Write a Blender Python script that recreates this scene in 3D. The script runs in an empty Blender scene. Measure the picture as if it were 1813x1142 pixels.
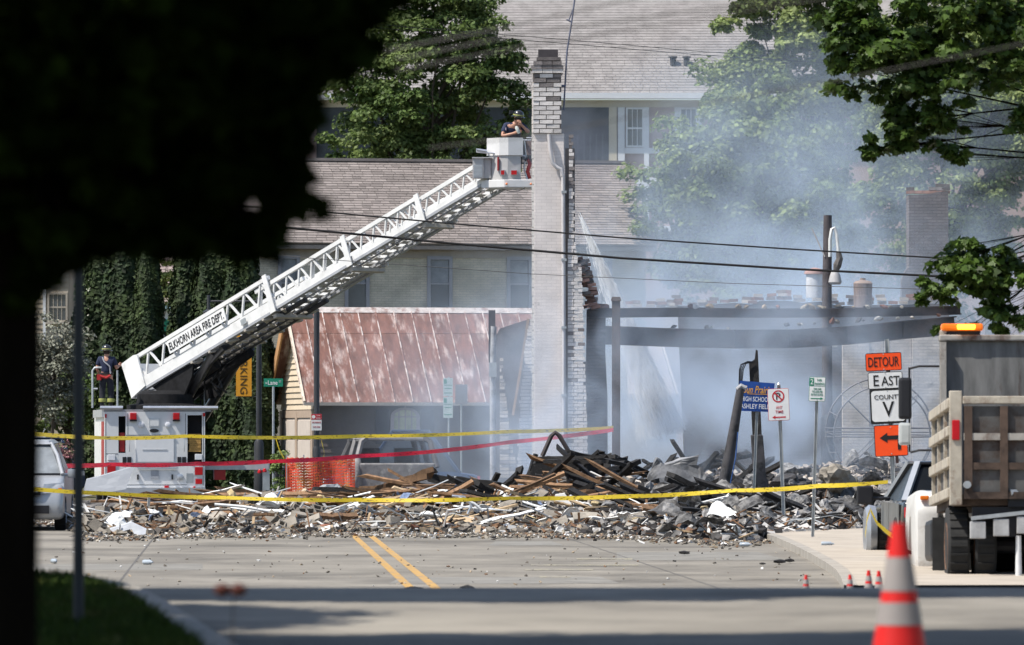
import bpy, bmesh, math, random
import numpy as np
from mathutils import Vector, Matrix, Euler
random.seed(7); rng = np.random.default_rng(7)
S = bpy.context.scene
COL = S.collection
PI = math.pi

# ------------------------------------------------------------------ camera
FPX = 10000.0; PW = 1813.0; CXP = 906.5; HY = 760.0; EYE = 2.0      # photo pixels: focal length, width, centre column, horizon row
cd = bpy.data.cameras.new('camera'); cam = bpy.data.objects.new('camera', cd); COL.objects.link(cam)
cam.location = (0, 0, EYE); cam.rotation_euler = (PI/2, 0, 0)
cd.sensor_width = 36; cd.lens = 36*FPX/PW; cd.shift_y = (HY-571)/PW
cd.clip_start = 0.5; cd.clip_end = 2000
cd.dof.use_dof = True; cd.dof.focus_distance = 122; cd.dof.aperture_fstop = 4.9
S.camera = cam
# ------------------------------------------------------------------ sky and sun
SUN_EL, SUN_AZ = 58, -112        # azimuth from +Y, negative = towards -X
w = bpy.data.worlds.new('World'); S.world = w; w.use_nodes = True
nt = w.node_tree; bg = nt.nodes['Background']
sk = nt.nodes.new('ShaderNodeTexSky'); sk.sky_type = 'NISHITA'; sk.sun_disc = False
sk.sun_elevation = math.radians(SUN_EL); sk.sun_rotation = math.radians(SUN_AZ)
nt.links.new(sk.outputs[0], bg.inputs[0]); bg.inputs[1].default_value = 0.115
ld = bpy.data.lights.new('sun', 'SUN'); sun = bpy.data.objects.new('sun', ld); COL.objects.link(sun)
ld.energy = 4.6; ld.angle = math.radians(0.5); ld.color = (1, .95, .87)
e, a = math.radians(SUN_EL), math.radians(SUN_AZ)
SDIR = Vector((math.sin(a)*math.cos(e), math.cos(a)*math.cos(e), math.sin(e)))
sun.rotation_euler = (-SDIR).to_track_quat('-Z', 'Y').to_euler()
S.view_settings.view_transform = 'Standard'; S.view_settings.look = 'None'
S.view_settings.exposure = 0.62; S.view_settings.gamma = 1
S.render.engine = 'CYCLES'
cy = S.cycles
cy.max_bounces = 7; cy.diffuse_bounces = 3; cy.glossy_bounces = 2; cy.transmission_bounces = 3; cy.transparent_max_bounces = 6
cy.volume_bounces = 5; cy.volume_step_rate = 4; cy.volume_max_steps = 64
cy.use_denoising = True; cy.use_adaptive_sampling = True; cy.adaptive_threshold = 0.02

# ------------------------------------------------------------------ helpers
def W(px, py, s):                       # photo pixel + scale (pixels per metre there) -> point
    return Vector(((px-CXP)/s, FPX/s, EYE+(HY-py)/s))
def G(px, py, z=0.0):                   # photo pixel on the level z -> point
    s = (py-HY)/(EYE-z)
    return Vector(((px-CXP)/s, FPX/s, z))
def lerp(a, b, t): return a+(b-a)*t
def gz(y):                              # street level: a rise near the viewer, then level
    if y < 41: return .85
    if y < 62: return .85*(62-y)/21
    return 0.0

def tag(o, label, cat, group=None, kind=None):
    if label: o['label'] = label
    if cat: o['category'] = cat
    if group: o['group'] = group
    if kind: o['kind'] = kind
    return o
def thing(name, label, cat, loc=(0,0,0), rotz=0, group=None, rot=None):
    o = bpy.data.objects.new(name, None); COL.objects.link(o)
    o.location = loc; o.rotation_euler = rot if rot else (0,0,rotz); o.empty_display_size = .2
    return tag(o, label, cat, group)
def adopt(o, parent, world=False):
    o.parent = parent
    if world: o.matrix_parent_inverse = parent.matrix_basis.inverted()
def mobj(name, mesh, parent=None, world=False):
    o = bpy.data.objects.new(name, mesh); COL.objects.link(o)
    if parent is not None: adopt(o, parent, world)
    return o
def copy_tree(o, parent=None):
    c = o.copy(); COL.objects.link(c); c.parent = parent
    for ch in list(o.children): copy_tree(ch, c)
    return c

class MB:
    def __init__(s): s.v = []; s.f = []; s.m = []
    def add(s, vs, fs, m=0):
        n = len(s.v); s.v += [tuple(p) for p in vs]; s.f += [tuple(i+n for i in f) for f in fs]; s.m += [m]*len(fs); return s
    def box(s, c, d, rot=None, m=0, top=1.0):
        c = Vector(c); vs = []
        for z in (-1, 1):
            k = top if z > 0 else 1
            for x, y in ((-1,-1),(1,-1),(1,1),(-1,1)):
                p = Vector((x*d[0]/2*k, y*d[1]/2*k, z*d[2]/2))
                if rot is not None: p = rot @ p
                vs.append(c+p)
        return s.add(vs, [(0,3,2,1),(4,5,6,7),(0,1,5,4),(1,2,6,5),(2,3,7,6),(3,0,4,7)], m)
    def bb(s, x0, x1, y0, y1, z0, z1, m=0):
        return s.box(((x0+x1)/2,(y0+y1)/2,(z0+z1)/2), (abs(x1-x0),abs(y1-y0),abs(z1-z0)), None, m)
    def bar(s, a, b, w, h, up=(0,0,1), m=0):
        a, b = Vector(a), Vector(b); d = (b-a); L = d.length
        if L < 1e-6: return s
        d /= L; up = Vector(up)
        if abs(d.dot(up)) > .98: up = Vector((0,1,0))
        x = d.cross(up).normalized(); z = x.cross(d)
        return s.box((a+b)/2, (w, L, h), Matrix((x, d, z)).transposed(), m)
    def tube(s, pts, r, n=8, m=0, cap=True):
        pts = [Vector(p) for p in pts]; N = len(pts)
        rs = r if isinstance(r, (list, tuple)) else [r]*N
        vs = []; fs = []; px = None
        for i, p in enumerate(pts):
            d = (pts[min(i+1,N-1)]-pts[max(i-1,0)]).normalized()
            if px is None:
                u = Vector((0,0,1)) if abs(d.z) < .9 else Vector((1,0,0)); px = d.cross(u).normalized()
            else: px = (px-d*px.dot(d)).normalized()
            py = d.cross(px)
            for k in range(n):
                t = 2*PI*k/n; vs.append(p+(px*math.cos(t)+py*math.sin(t))*rs[i])
        for i in range(N-1):
            for k in range(n):
                k2 = (k+1) % n; fs.append((i*n+k, i*n+k2, (i+1)*n+k2, (i+1)*n+k))
        if cap: fs += [tuple(reversed(range(n))), tuple((N-1)*n+k for k in range(n))]
        return s.add(vs, fs, m)
    def lathe(s, prof, c=(0,0,0), n=16, m=0, mat=None):
        c = Vector(c); vs = []; fs = []
        for r, z in prof:
            for k in range(n):
                t = 2*PI*k/n; p = Vector((r*math.cos(t), r*math.sin(t), z))
                if mat is not None: p = mat @ p
                vs.append(c+p)
        for i in range(len(prof)-1):
            for k in range(n):
                k2 = (k+1) % n; fs.append((i*n+k, i*n+k2, (i+1)*n+k2, (i+1)*n+k))
        fs += [tuple(reversed(range(n))), tuple((len(prof)-1)*n+k for k in range(n))]
        return s.add(vs, fs, m)
    def prism(s, loop, off, m=0):       # closed polygon pushed along a vector
        loop = [Vector(p) for p in loop]; off = Vector(off); n = len(loop)
        return s.add(loop+[p+off for p in loop], [tuple(range(n)), tuple(reversed(range(n, 2*n)))]+[(i, i+n, (i+1) % n+n, (i+1) % n) for i in range(n)], m)
    def quad(s, a, b, c, d, m=0): return s.add([a,b,c,d], [(0,1,2,3)], m)
    def mesh(s, name, mats, smooth=False, bevel=0, bseg=2):
        me = bpy.data.meshes.new(name); me.from_pydata(s.v, [], s.f)
        for mt in (mats if isinstance(mats, (list, tuple)) else [mats]): me.materials.append(mt)
        me.polygons.foreach_set('material_index', s.m)
        bm = bmesh.new(); bm.from_mesh(me)
        if bevel:
            bmesh.ops.remove_doubles(bm, verts=bm.verts, dist=1e-4)
            ed = [q for q in bm.edges if len(q.link_faces) == 2 and q.calc_face_angle(0) > .5]
            bmesh.ops.bevel(bm, geom=ed, offset=bevel, segments=bseg, profile=.6, affect='EDGES', clamp_overlap=True)
        bmesh.ops.recalc_face_normals(bm, faces=bm.faces)
        bm.to_mesh(me); bm.free()
        if smooth:
            me.polygons.foreach_set('use_smooth', [True]*len(me.polygons))
            if smooth != 'all': me.set_sharp_from_angle(angle=.7)
        me.update(); return me
    def build(s, name, mats, parent=None, world=False, smooth=False, bevel=0, bseg=2):
        return mobj(name, s.mesh(name, mats, smooth, bevel, bseg), parent, world)

def rgb(h):                             # sRGB 0-255 -> linear rgba
    f = lambda c: c/12.92 if c <= .04045 else ((c+.055)/1.055)**2.4
    return tuple(f(c/255) for c in h)+(1,)
_MC = {}
def M(name, col, rough=.75, metal=0, var=.18, scale=4, bump=0, bscale=None, col2=None, mixlo=.45, mixhi=.6, island=0, orand=0, spec=.35, stretch=None, emit=0, transl=0, dirt=0):
    """principled material: colour broken up by noise, optional second colour in patches, relief, and tone per piece / per object"""
    if name in _MC: return _MC[name]
    m = bpy.data.materials.new(name); m.use_nodes = True; _MC[name] = m
    nt = m.node_tree; N = nt.nodes; L = nt.links; b = N['Principled BSDF']
    tc = N.new('ShaderNodeTexCoord'); mp = N.new('ShaderNodeMapping'); L.new(tc.outputs['Object'], mp.inputs[0])
    if stretch: mp.inputs['Scale'].default_value = stretch
    n1 = N.new('ShaderNodeTexNoise'); n1.inputs['Scale'].default_value = scale; n1.inputs['Detail'].default_value = 5; n1.inputs['Roughness'].default_value = .65
    L.new(mp.outputs[0], n1.inputs['Vector'])
    hsv = N.new('ShaderNodeHueSaturation')
    c4 = tuple(col[:3])+(1,)
    if col2:
        rp = N.new('ShaderNodeValToRGB'); rp.color_ramp.elements[0].position = mixlo; rp.color_ramp.elements[1].position = mixhi
        rp.color_ramp.elements[0].color = c4; rp.color_ramp.elements[1].color = tuple(col2[:3])+(1,)
        n3 = N.new('ShaderNodeTexNoise'); n3.inputs['Scale'].default_value = scale*.7; n3.inputs['Detail'].default_value = 7; n3.inputs['Roughness'].default_value = .7
        L.new(mp.outputs[0], n3.inputs['Vector']); L.new(n3.outputs['Fac'], rp.inputs[0]); L.new(rp.outputs[0], hsv.inputs['Color'])
    else: hsv.inputs['Color'].default_value = c4
    # brightness = 1 + noise + island + object
    mr = N.new('ShaderNodeMapRange'); mr.inputs[1].default_value = .3; mr.inputs[2].default_value = .7
    mr.inputs[3].default_value = 1-var; mr.inputs[4].default_value = 1+var; L.new(n1.outputs['Fac'], mr.inputs[0]); val = mr.outputs[0]
    def mul(a, src, amt):
        r = N.new('ShaderNodeMapRange'); r.inputs[3].default_value = 1-amt; r.inputs[4].default_value = 1+amt; L.new(src, r.inputs[0])
        k = N.new('ShaderNodeMath'); k.operation = 'MULTIPLY'; L.new(a, k.inputs[0]); L.new(r.outputs[0], k.inputs[1]); return k.outputs[0]
    if island: g = N.new('ShaderNodeNewGeometry'); val = mul(val, g.outputs['Random Per Island'], island)
    if orand: oi = N.new('ShaderNodeObjectInfo'); val = mul(val, oi.outputs['Random'], orand)
    L.new(val, hsv.inputs['Value']); L.new(hsv.outputs[0], b.inputs['Base Color'])
    b.inputs['Roughness'].default_value = rough; b.inputs['Metallic'].default_value = metal; b.inputs['Specular IOR Level'].default_value = spec
    if bump:
        n2 = N.new('ShaderNodeTexNoise'); n2.inputs['Scale'].default_value = bscale or scale*6; n2.inputs['Detail'].default_value = 4
        L.new(mp.outputs[0], n2.inputs['Vector'])
        bp = N.new('ShaderNodeBump'); bp.inputs['Strength'].default_value = bump; bp.inputs['Distance'].default_value = .03
        L.new(n2.outputs['Fac'], bp.inputs['Height']); L.new(bp.outputs[0], b.inputs['Normal'])
    if emit: b.inputs['Emission Color'].default_value = c4; b.inputs['Emission Strength'].default_value = emit
    if transl:
        tr = N.new('ShaderNodeBsdfTranslucent'); L.new(hsv.outputs[0], tr.inputs[0])
        mx = N.new('ShaderNodeMixShader'); mx.inputs[0].default_value = transl
        out = N['Material Output']; L.new(b.outputs[0], mx.inputs[1]); L.new(tr.outputs[0], mx.inputs[2]); L.new(mx.outputs[0], out.inputs['Surface'])
    return m
def brickmat(name, c1, c2, mortar, scale, bw=.24, bh=.08, bump=.4, rough=.85, axis='xz', var=.2, soot=None, msize=.008):
    if name in _MC: return _MC[name]
    m = bpy.data.materials.new(name); m.use_nodes = True; _MC[name] = m
    nt = m.node_tree; N = nt.nodes; L = nt.links; b = N['Principled BSDF']
    tc = N.new('ShaderNodeTexCoord'); sp = N.new('ShaderNodeSeparateXYZ'); cb = N.new('ShaderNodeCombineXYZ')
    L.new(tc.outputs['Object'], sp.inputs[0]); L.new(sp.outputs['X' if axis[0] == 'x' else 'Y'], cb.inputs[0]); L.new(sp.outputs['Z'], cb.inputs[1])
    br = N.new('ShaderNodeTexBrick'); L.new(cb.outputs[0], br.inputs['Vector'])
    br.inputs['Color1'].default_value = tuple(c1[:3])+(1,); br.inputs['Color2'].default_value = tuple(c2[:3])+(1,); br.inputs['Mortar'].default_value = tuple(mortar[:3])+(1,)
    br.inputs['Scale'].default_value = 1; br.inputs['Brick Width'].default_value = bw; br.inputs['Row Height'].default_value = bh; br.inputs['Mortar Size'].default_value = msize
    nz = N.new('ShaderNodeTexNoise'); nz.inputs['Scale'].default_value = scale; nz.inputs['Detail'].default_value = 6; L.new(tc.outputs['Object'], nz.inputs['Vector'])
    mr = N.new('ShaderNodeMapRange'); mr.inputs[1].default_value = .3; mr.inputs[2].default_value = .7; mr.inputs[3].default_value = 1-var; mr.inputs[4].default_value = 1+var
    L.new(nz.outputs['Fac'], mr.inputs[0])
    h = N.new('ShaderNodeHueSaturation'); L.new(br.outputs['Color'], h.inputs['Color']); L.new(mr.outputs[0], h.inputs['Value'])
    colr = h.outputs[0]
    if soot:
        n2 = N.new('ShaderNodeTexNoise'); n2.inputs['Scale'].default_value = soot[1]; n2.inputs['Detail'].default_value = 8; n2.inputs['Roughness'].default_value = .7; L.new(tc.outputs['Object'], n2.inputs['Vector'])
        r2 = N.new('ShaderNodeMapRange'); r2.inputs[1].default_value = soot[2]; r2.inputs[2].default_value = soot[2]+.1; L.new(n2.outputs['Fac'], r2.inputs[0])
        mx = N.new('ShaderNodeMix'); mx.data_type = 'RGBA'; L.new(r2.outputs[0], mx.inputs[0]); L.new(colr, mx.inputs[6]); mx.inputs[7].default_value = tuple(soot[0][:3])+(1,)
        colr = mx.outputs[2]
    L.new(colr, b.inputs['Base Color'])
    b.inputs['Roughness'].default_value = rough; b.inputs['Specular IOR Level'].default_value = .2
    bp = N.new('ShaderNodeBump'); bp.inputs['Strength'].default_value = bump; bp.inputs['Distance'].default_value = .02; bp.invert = True
    L.new(br.outputs['Fac'], bp.inputs['Height']); L.new(bp.outputs[0], b.inputs['Normal'])
    return m
def text(name, body, center, width, height, mat, parent=None, world=True, basis=None, thick=.0, ext=.002):
    """flat lettering fitted to width x height, in the plane of the given (right, up) vectors"""
    cu = bpy.data.curves.new(name, 'FONT'); cu.body = body; cu.align_x = 'CENTER'; cu.align_y = 'CENTER'; cu.extrude = ext; cu.offset = thick; cu.resolution_u = 3
    cu.materials.append(mat)
    o = bpy.data.objects.new(name, cu); COL.objects.link(o); bpy.context.view_layer.update()
    bbx = [Vector(c) for c in o.bound_box]; x0, x1 = min(c.x for c in bbx), max(c.x for c in bbx); y0, y1 = min(c.y for c in bbx), max(c.y for c in bbx)
    r, u = basis or (Vector((1,0,0)), Vector((0,0,1))); r = Vector(r).normalized(); u = Vector(u).normalized(); n = r.cross(u)
    sx = width/max(x1-x0, 1e-3); sy = height/max(y1-y0, 1e-3)
    c = Vector(center)-r*((x0+x1)/2*sx)-u*((y0+y1)/2*sy)
    mw = Matrix(((r.x*sx, u.x*sy, n.x, c.x), (r.y*sx, u.y*sy, n.y, c.y), (r.z*sx, u.z*sy, n.z, c.z), (0,0,0,1)))
    me = bpy.data.meshes.new_from_object(o.evaluated_get(bpy.context.evaluated_depsgraph_get())); bpy.data.objects.remove(o); bpy.data.curves.remove(cu)
    me.transform(mw if world or parent is None else mw)
    o = bpy.data.objects.new(name, me); COL.objects.link(o)
    if parent is not None:
        o.parent = parent
        if world and parent.parent is None: o.matrix_parent_inverse = parent.matrix_basis.inverted()
    return o

# leaves ------------------------------------------------------------
KITE = np.array([(0,-.5),(.32,0),(0,.5),(-.32,0)])
MAPLE = np.array([(0,-.5),(.12,-.22),(.42,-.28),(.34,-.05),(.5,.12),(.24,.14),(.2,.3),(0,.55),(-.2,.3),(-.24,.14),(-.5,.12),(-.34,-.05),(-.42,-.28),(-.12,-.22)])
def leafmesh(name, P, Nn, size, mat, tpl=KITE, curl=.25):
    n = len(P); k = len(tpl)
    Nn = Nn/np.maximum(np.linalg.norm(Nn, axis=1, keepdims=True), 1e-6)
    r = rng.normal(size=(n,3)); T = np.cross(Nn, r); T /= np.maximum(np.linalg.norm(T, axis=1, keepdims=True), 1e-6); B = np.cross(Nn, T)
    x = tpl[None,:,0,None]; y = tpl[None,:,1,None]; sz = size[:,None,None]
    V = P[:,None,:]+(T[:,None,:]*x+B[:,None,:]*y-Nn[:,None,:]*curl*(x*x+y*y))*sz
    me = bpy.data.meshes.new(name); me.vertices.add(n*k); me.vertices.foreach_set('co', V.reshape(-1).astype(np.float32))
    me.loops.add(n*k); me.loops.foreach_set('vertex_index', np.arange(n*k, dtype=np.int32))
    me.polygons.add(n); me.polygons.foreach_set('loop_start', np.arange(0, n*k, k, dtype=np.int32))
    me.materials.append(mat); me.update(calc_edges=True); me.validate(); return me
def crown_points(clumps, per, rad, flat=.75):
    """leaf spots on the upper and outer skin of many clumps"""
    C = np.repeat(clumps, per, axis=0); R = np.repeat(rad, per)
    d = rng.normal(size=(len(C),3)); d /= np.linalg.norm(d, axis=1, keepdims=True)
    d[:,2] = np.where(d[:,2] < -.35, -d[:,2]*.6, d[:,2])
    rr = R*(.55+.5*rng.random(len(C)))
    P = C+d*rr[:,None]*np.array([1,1,flat])
    Nn = d*.8+np.array([0,0,.55])+rng.normal(size=d.shape)*.5
    return P, Nn
def ellipsoid_clumps(n, c, r, inner=.35, low=-1, lumpy=.25):
    d = rng.normal(size=(n*3,3)); d /= np.linalg.norm(d, axis=1, keepdims=True); d = d[d[:,2] > low][:n]
    t = (inner+(1-inner)*rng.random(len(d))**.6)*(1+lumpy*(rng.random(len(d))-.5))
    return np.array(c)+d*t[:,None]*np.array(r)
# ------------------------------------------------------------------ materials
concrete = M('road_concrete', (.205,.187,.158), .9, var=.3, scale=.6, bump=.3, bscale=40, col2=(.125,.114,.098), mixlo=.46, mixhi=.64, stretch=(.6,.5,1), spec=.2)
walkcon = M('walk_concrete', (.36,.315,.26), .9, var=.15, scale=1.2, bump=.2, bscale=50, spec=.2)
kerbcon = M('kerb_concrete', (.29,.265,.23), .9, var=.2, scale=2, bump=.2, spec=.2)
dirt = M('dirt', (.13,.11,.08), .95, var=.3, scale=1.5, bump=.4, col2=(.06,.085,.025), spec=.1)
yellowpaint = M('yellow_paint', (.40,.235,.065), .85, var=.25, scale=5, col2=(.24,.20,.15), mixlo=.50, mixhi=.62)
faintpaint = M('worn_yellow_paint', (.34,.31,.20), .85, var=.25, scale=6, col2=(.21,.19,.16), mixlo=.40, mixhi=.52)
white = M('white_paint', (.72,.73,.74), .45, var=.06, scale=3)
truckwhite = M('truck_white', (.66,.66,.65), .35, var=.07, scale=2.5, col2=(.5,.49,.46), mixlo=.58, mixhi=.8)
laddergrey = M('ladder_white', (.62,.62,.61), .4, var=.1, scale=3, col2=(.45,.44,.42), mixlo=.56, mixhi=.8)
railgrey = M('rail_grey', (.30,.31,.33), .45, var=.15, scale=3)
alu = M('aluminium', (.55,.56,.58), .38, metal=.75, var=.12, scale=4)
galv = M('galvanised', (.36,.38,.39), .5, metal=.5, var=.15, scale=8)
black = M('black_paint', (.015,.015,.018), .5, var=.2)
blackrub = M('rubber', (.02,.02,.02), .85, var=.3, scale=8)
darkgrey = M('dark_grey_paint', (.035,.037,.042), .5, var=.2, scale=3)
redlens = M('red_lens', (.42,.01,.015), .2, var=.1)
redpaint = M('red_paint', (.33,.02,.02), .4, var=.15)
clear = M('clear_lens', (.7,.7,.72), .15, var=.05)
hosey = M('yellow_hose', (.42,.25,.08), .9, var=.3, scale=8)
glass = M('dark_glass', (.02,.025,.03), .06, var=.1, spec=.6)
bglass = M('window_glass', (.055,.065,.075), .08, var=.25, scale=1.2, spec=.6)
steel = M('burnt_steel', (.10,.068,.058), .8, var=.3, scale=2.5, bump=.2, col2=(.055,.048,.047), mixlo=.4, mixhi=.6)
char = M('charred_wood', (.012,.011,.011), .75, var=.5, scale=8, bump=.6, bscale=25, orand=.4, col2=(.045,.04,.037), mixlo=.55, mixhi=.7, stretch=(3,.6,3))
brown = M('raw_timber', (.20,.115,.06), .85, var=.35, scale=5, bump=.3, orand=.45, col2=(.09,.05,.03), mixlo=.5, mixhi=.68, stretch=(3,.4,3))
pale = M('pale_timber', (.42,.31,.19), .85, var=.25, scale=5, bump=.2, orand=.25, stretch=(3,.5,3))
blockgrey = M('concrete_block', (.235,.21,.178), .95, var=.2, scale=5, bump=.5, bscale=45, orand=.3, spec=.1)
chunkgrey = M('broken_concrete', (.25,.225,.19), .95, var=.35, scale=4, bump=.6, bscale=22, orand=.55, spec=.1)
tanstone = M('tan_stone', (.40,.32,.23), .95, var=.25, scale=5, bump=.5, orand=.35, spec=.1)
sheet = M('scorched_sheet', (.20,.195,.19), .65, metal=.15, var=.4, scale=4, col2=(.035,.033,.032), mixlo=.42, mixhi=.62, orand=.6, bump=.4, bscale=16)
whitetrim = M('white_trim', (.68,.68,.66), .6, var=.12, scale=5, orand=.12)
orange = M('sign_orange', (.85,.075,.01), .45, var=.05)
signwhite = M('sign_white', (.68,.68,.67), .45, var=.06, scale=6)
signblack = M('sign_black', (.012,.012,.012), .5, var=.05)
signgreen = M('sign_green', (.01,.19,.11), .45, var=.08)
signred = M('sign_red', (.45,.02,.03), .45, var=.08)
signblue = M('sign_blue', (.012,.06,.26), .5, var=.25, scale=6)
signgold = M('sign_gold', (.62,.30,.03), .5, var=.1)
conered = M('cone_red', (.55,.012,.010), .5, var=.08)
conewhite = M('cone_band', (.27,.245,.235), .5, var=.06)  # white bands greyed, shade put into their colour

# ------------------------------------------------------------------ ground, street, kerbs
def strip(name, mat, xl, xr, ys, dz, label=None, kind='structure'):
    b = MB(); n = 0
    for y in ys: b.v += [(xl(y), y, gz(y)+dz), (xr(y), y, gz(y)+dz)]
    for i in range(len(ys)-1): b.f.append((2*i, 2*i+1, 2*i+3, 2*i+2)); b.m.append(0)
    o = b.build(name, mat); o['kind'] = kind
    return o
ys0 = [-60, 0, 20, 30, 36, 39, 41, 43, 46, 50, 54, 58, 60, 62, 66, 72, 80, 100, 140, 200, 400, 900]
strip('ground', dirt, lambda y: -500, lambda y: 500, ys0, -.02)
ysr = [-40, 0, 10, 20, 30, 36, 39, 41, 43, 46, 50, 54, 58, 60, 62, 66, 72, 80, 90, 100, 110, 120, 138]
strip('road', concrete, lambda y: -24, lambda y: 24, ysr, 0)
def linex(y): return 2.33-.0485*y
road_line = []
for k, off in enumerate((-.16, .16)):
    strip('road_marking' if k == 0 else 'road_marking.001', yellowpaint, lambda y, o=off: linex(y)+o-.06, lambda y, o=off: linex(y)+o+.06, [44,46,50,54,58,60,62,66,72,80,90,100,110], .004)
for k, (x0, x1, py) in enumerate(((940,1130,1001),(930,1050,1009),(1020,1120,990),(955,1010,1022))):      # worn cross marks
    a, b2 = G(x0, py), G(x1, py); bm_ = MB()
    bm_.quad((a.x, a.y-.35, .005), (b2.x, b2.y-.35, .005), (b2.x, b2.y+.3, .005), (a.x, a.y+.3, .005))
    bm_.build('road_marking', faintpaint)['kind'] = 'structure'
# corner pavement with rounded kerb
kp = [(1340,940),(1372,950),(1400,962),(1432,978),(1462,995),(1480,1008),(1488,1020),(1494,1036)]
kerb = [G(x, y, .12) for x, y in kp]
outer = [p+Vector((.0,0,0)) for p in kerb]
inner = [p+Vector((.17,.10,0)) for p in kerb]
b = MB(); n = len(kerb)
for i in range(n-1):
    a0, a1, c0, c1 = outer[i], outer[i+1], inner[i], inner[i+1]
    dn = Vector((0,0,-.13))
    b.quad(a0, a1, c1, c0); b.quad(a0+dn, a1+dn, a1, a0)
b.build('kerb', kerbcon)['kind'] = 'structure'
b = MB(); lift = Vector((0,0,-.004))
for i in range(n-1):
    a0, a1 = inner[i]+lift, inner[i+1]+lift
    b.quad(a0, a1, Vector((14, a1.y+.8, .116)), Vector((14, a0.y+.8, .116)))
b.quad(inner[0]+lift, Vector((14, inner[0].y+.8, .116)), Vector((14, 127, .116)), Vector((4.6, 127, .116)))
b.build('pavement', walkcon)['kind'] = 'structure'
# slab joints cut across the road
b = MB()
for y in (66, 71.5, 77, 83, 89.5, 96, 102):
    b.quad((-16, y, .003), (5, y+.6, .003), (5, y+.625, .003), (-16, y+.025, .003))
for xo in (-3.9, 3.7):
    b.quad((linex(62)+xo, 62, .003), (linex(62)+xo+.03, 62, .003), (linex(108)+xo+.03, 108, .003), (linex(108)+xo, 108, .003))
b.build('road_joint', M('joint_tar', (.10,.093,.085), .9))['kind'] = 'structure'

random.seed(5); b = MB()
for (px, py, n_) in ((180,1000,9),(300,985,7),(520,1010,8),(700,985,6),(860,1020,9),(1000,1030,8),(1150,1012,7),(1260,1000,6),(420,1025,8)):   # hairline cracks
    p = G(px, py); prev = (p.x, p.y)
    for k in range(n_):
        nx_ = (prev[0]+random.uniform(.15,.5), prev[1]+random.uniform(-1.1,1.1)); w_ = random.uniform(.012,.03)
        b.quad((prev[0],prev[1]-w_,.0032), (nx_[0],nx_[1]-w_,.0032), (nx_[0],nx_[1]+w_,.0032), (prev[0],prev[1]+w_,.0032)); prev = nx_
b.build('road_crack', _MC['joint_tar'])['kind'] = 'structure'
b = MB()
for (x0, x1, y0, y1) in ((-1.6,1.4,73,76.5),(1.6,4.2,86,92),(-7.2,-4.4,80,84),(-.4,.9,97,101)):     # repaired patches
    b.quad((x0,y0,.0022), (x1,y0+.3,.0022), (x1-.2,y1,.0022), (x0+.1,y1-.2,.0022))
b.build('road_patch', M('patch_concrete', (.19,.18,.16), .9, var=.25, scale=1.2, bump=.2, spec=.2))['kind'] = 'structure'
# verge with kerb on the near corner
zt = .95
vk = [G(*p, zt) for p in ((-60,1018),(60,1017),(150,1020),(215,1030),(262,1046),(292,1062),(330,1085),(372,1112),(420,1142))]
last = vk[-1]; vk += [Vector((last.x+.45, last.y-5, zt)), Vector((last.x+.9, last.y-12, zt)), Vector((last.x+1.2, last.y-22, zt))]
b = MB(); k2 = MB()
for i in range(len(vk)-1):
    a0, a1 = vk[i], vk[i+1]; d = (a1-a0).normalized(); nrm = Vector((d.y, -d.x, 0)); nrm = nrm if nrm.y < 0 or nrm.x < 0 else -nrm
    i0, i1 = a0+Vector((-.16,-.06,0)), a1+Vector((-.16,-.06,0))
    k2.quad(a0, a1, i1, i0); k2.quad(a0-Vector((0,0,.3)), a1-Vector((0,0,.3)), a1, a0)
    b.quad(i0+lift, i1+lift, Vector((-30, a1.y, zt-.004)), Vector((-30, a0.y, zt-.004)))
k2.build('kerb', kerbcon)['kind'] = 'structure'
b.build('verge', M('soil', (.05,.055,.025), .95, var=.3, scale=3))['kind'] = 'structure'
# grass blades
def vx(y):
    for i in range(len(vk)-1):
        if (vk[i].y-y)*(vk[i+1].y-y) <= 0 and vk[i].y != vk[i+1].y: return lerp(vk[i].x, vk[i+1].x, (y-vk[i].y)/(vk[i+1].y-vk[i].y))
    return vk[0].x
nb = 26000; gv = np.zeros((nb,3,3)); yy = 26+rng.random(nb)*14.6; xm = np.array([vx(y) for y in yy])-.2
xx = xm-rng.random(nb)**1.3*3.2; hh = .03+.045*rng.random(nb); an = rng.random(nb)*PI; ww = .006+.006*rng.random(nb)
gv[:,0] = np.stack([xx-ww*np.cos(an), yy-ww*np.sin(an), np.full(nb, zt-.01)], 1); gv[:,1] = np.stack([xx+ww*np.cos(an), yy+ww*np.sin(an), np.full(nb, zt-.01)], 1)
gv[:,2] = np.stack([xx+rng.normal(size=nb)*.04, yy+rng.normal(size=nb)*.04, zt+hh], 1)
me = bpy.data.meshes.new('grass'); me.from_pydata(gv.reshape(-1,3).tolist(), [], np.arange(nb*3).reshape(-1,3).tolist())
me.materials.append(M('grass_blade', (.03,.052,.009), .8, var=.35, scale=2, island=.4, col2=(.10,.095,.03), mixlo=.55, mixhi=.7, transl=.25, spec=.1))
tag(mobj('grass', me), 'short green lawn grass on the verge behind the kerb', 'grass', kind='stuff')
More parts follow.
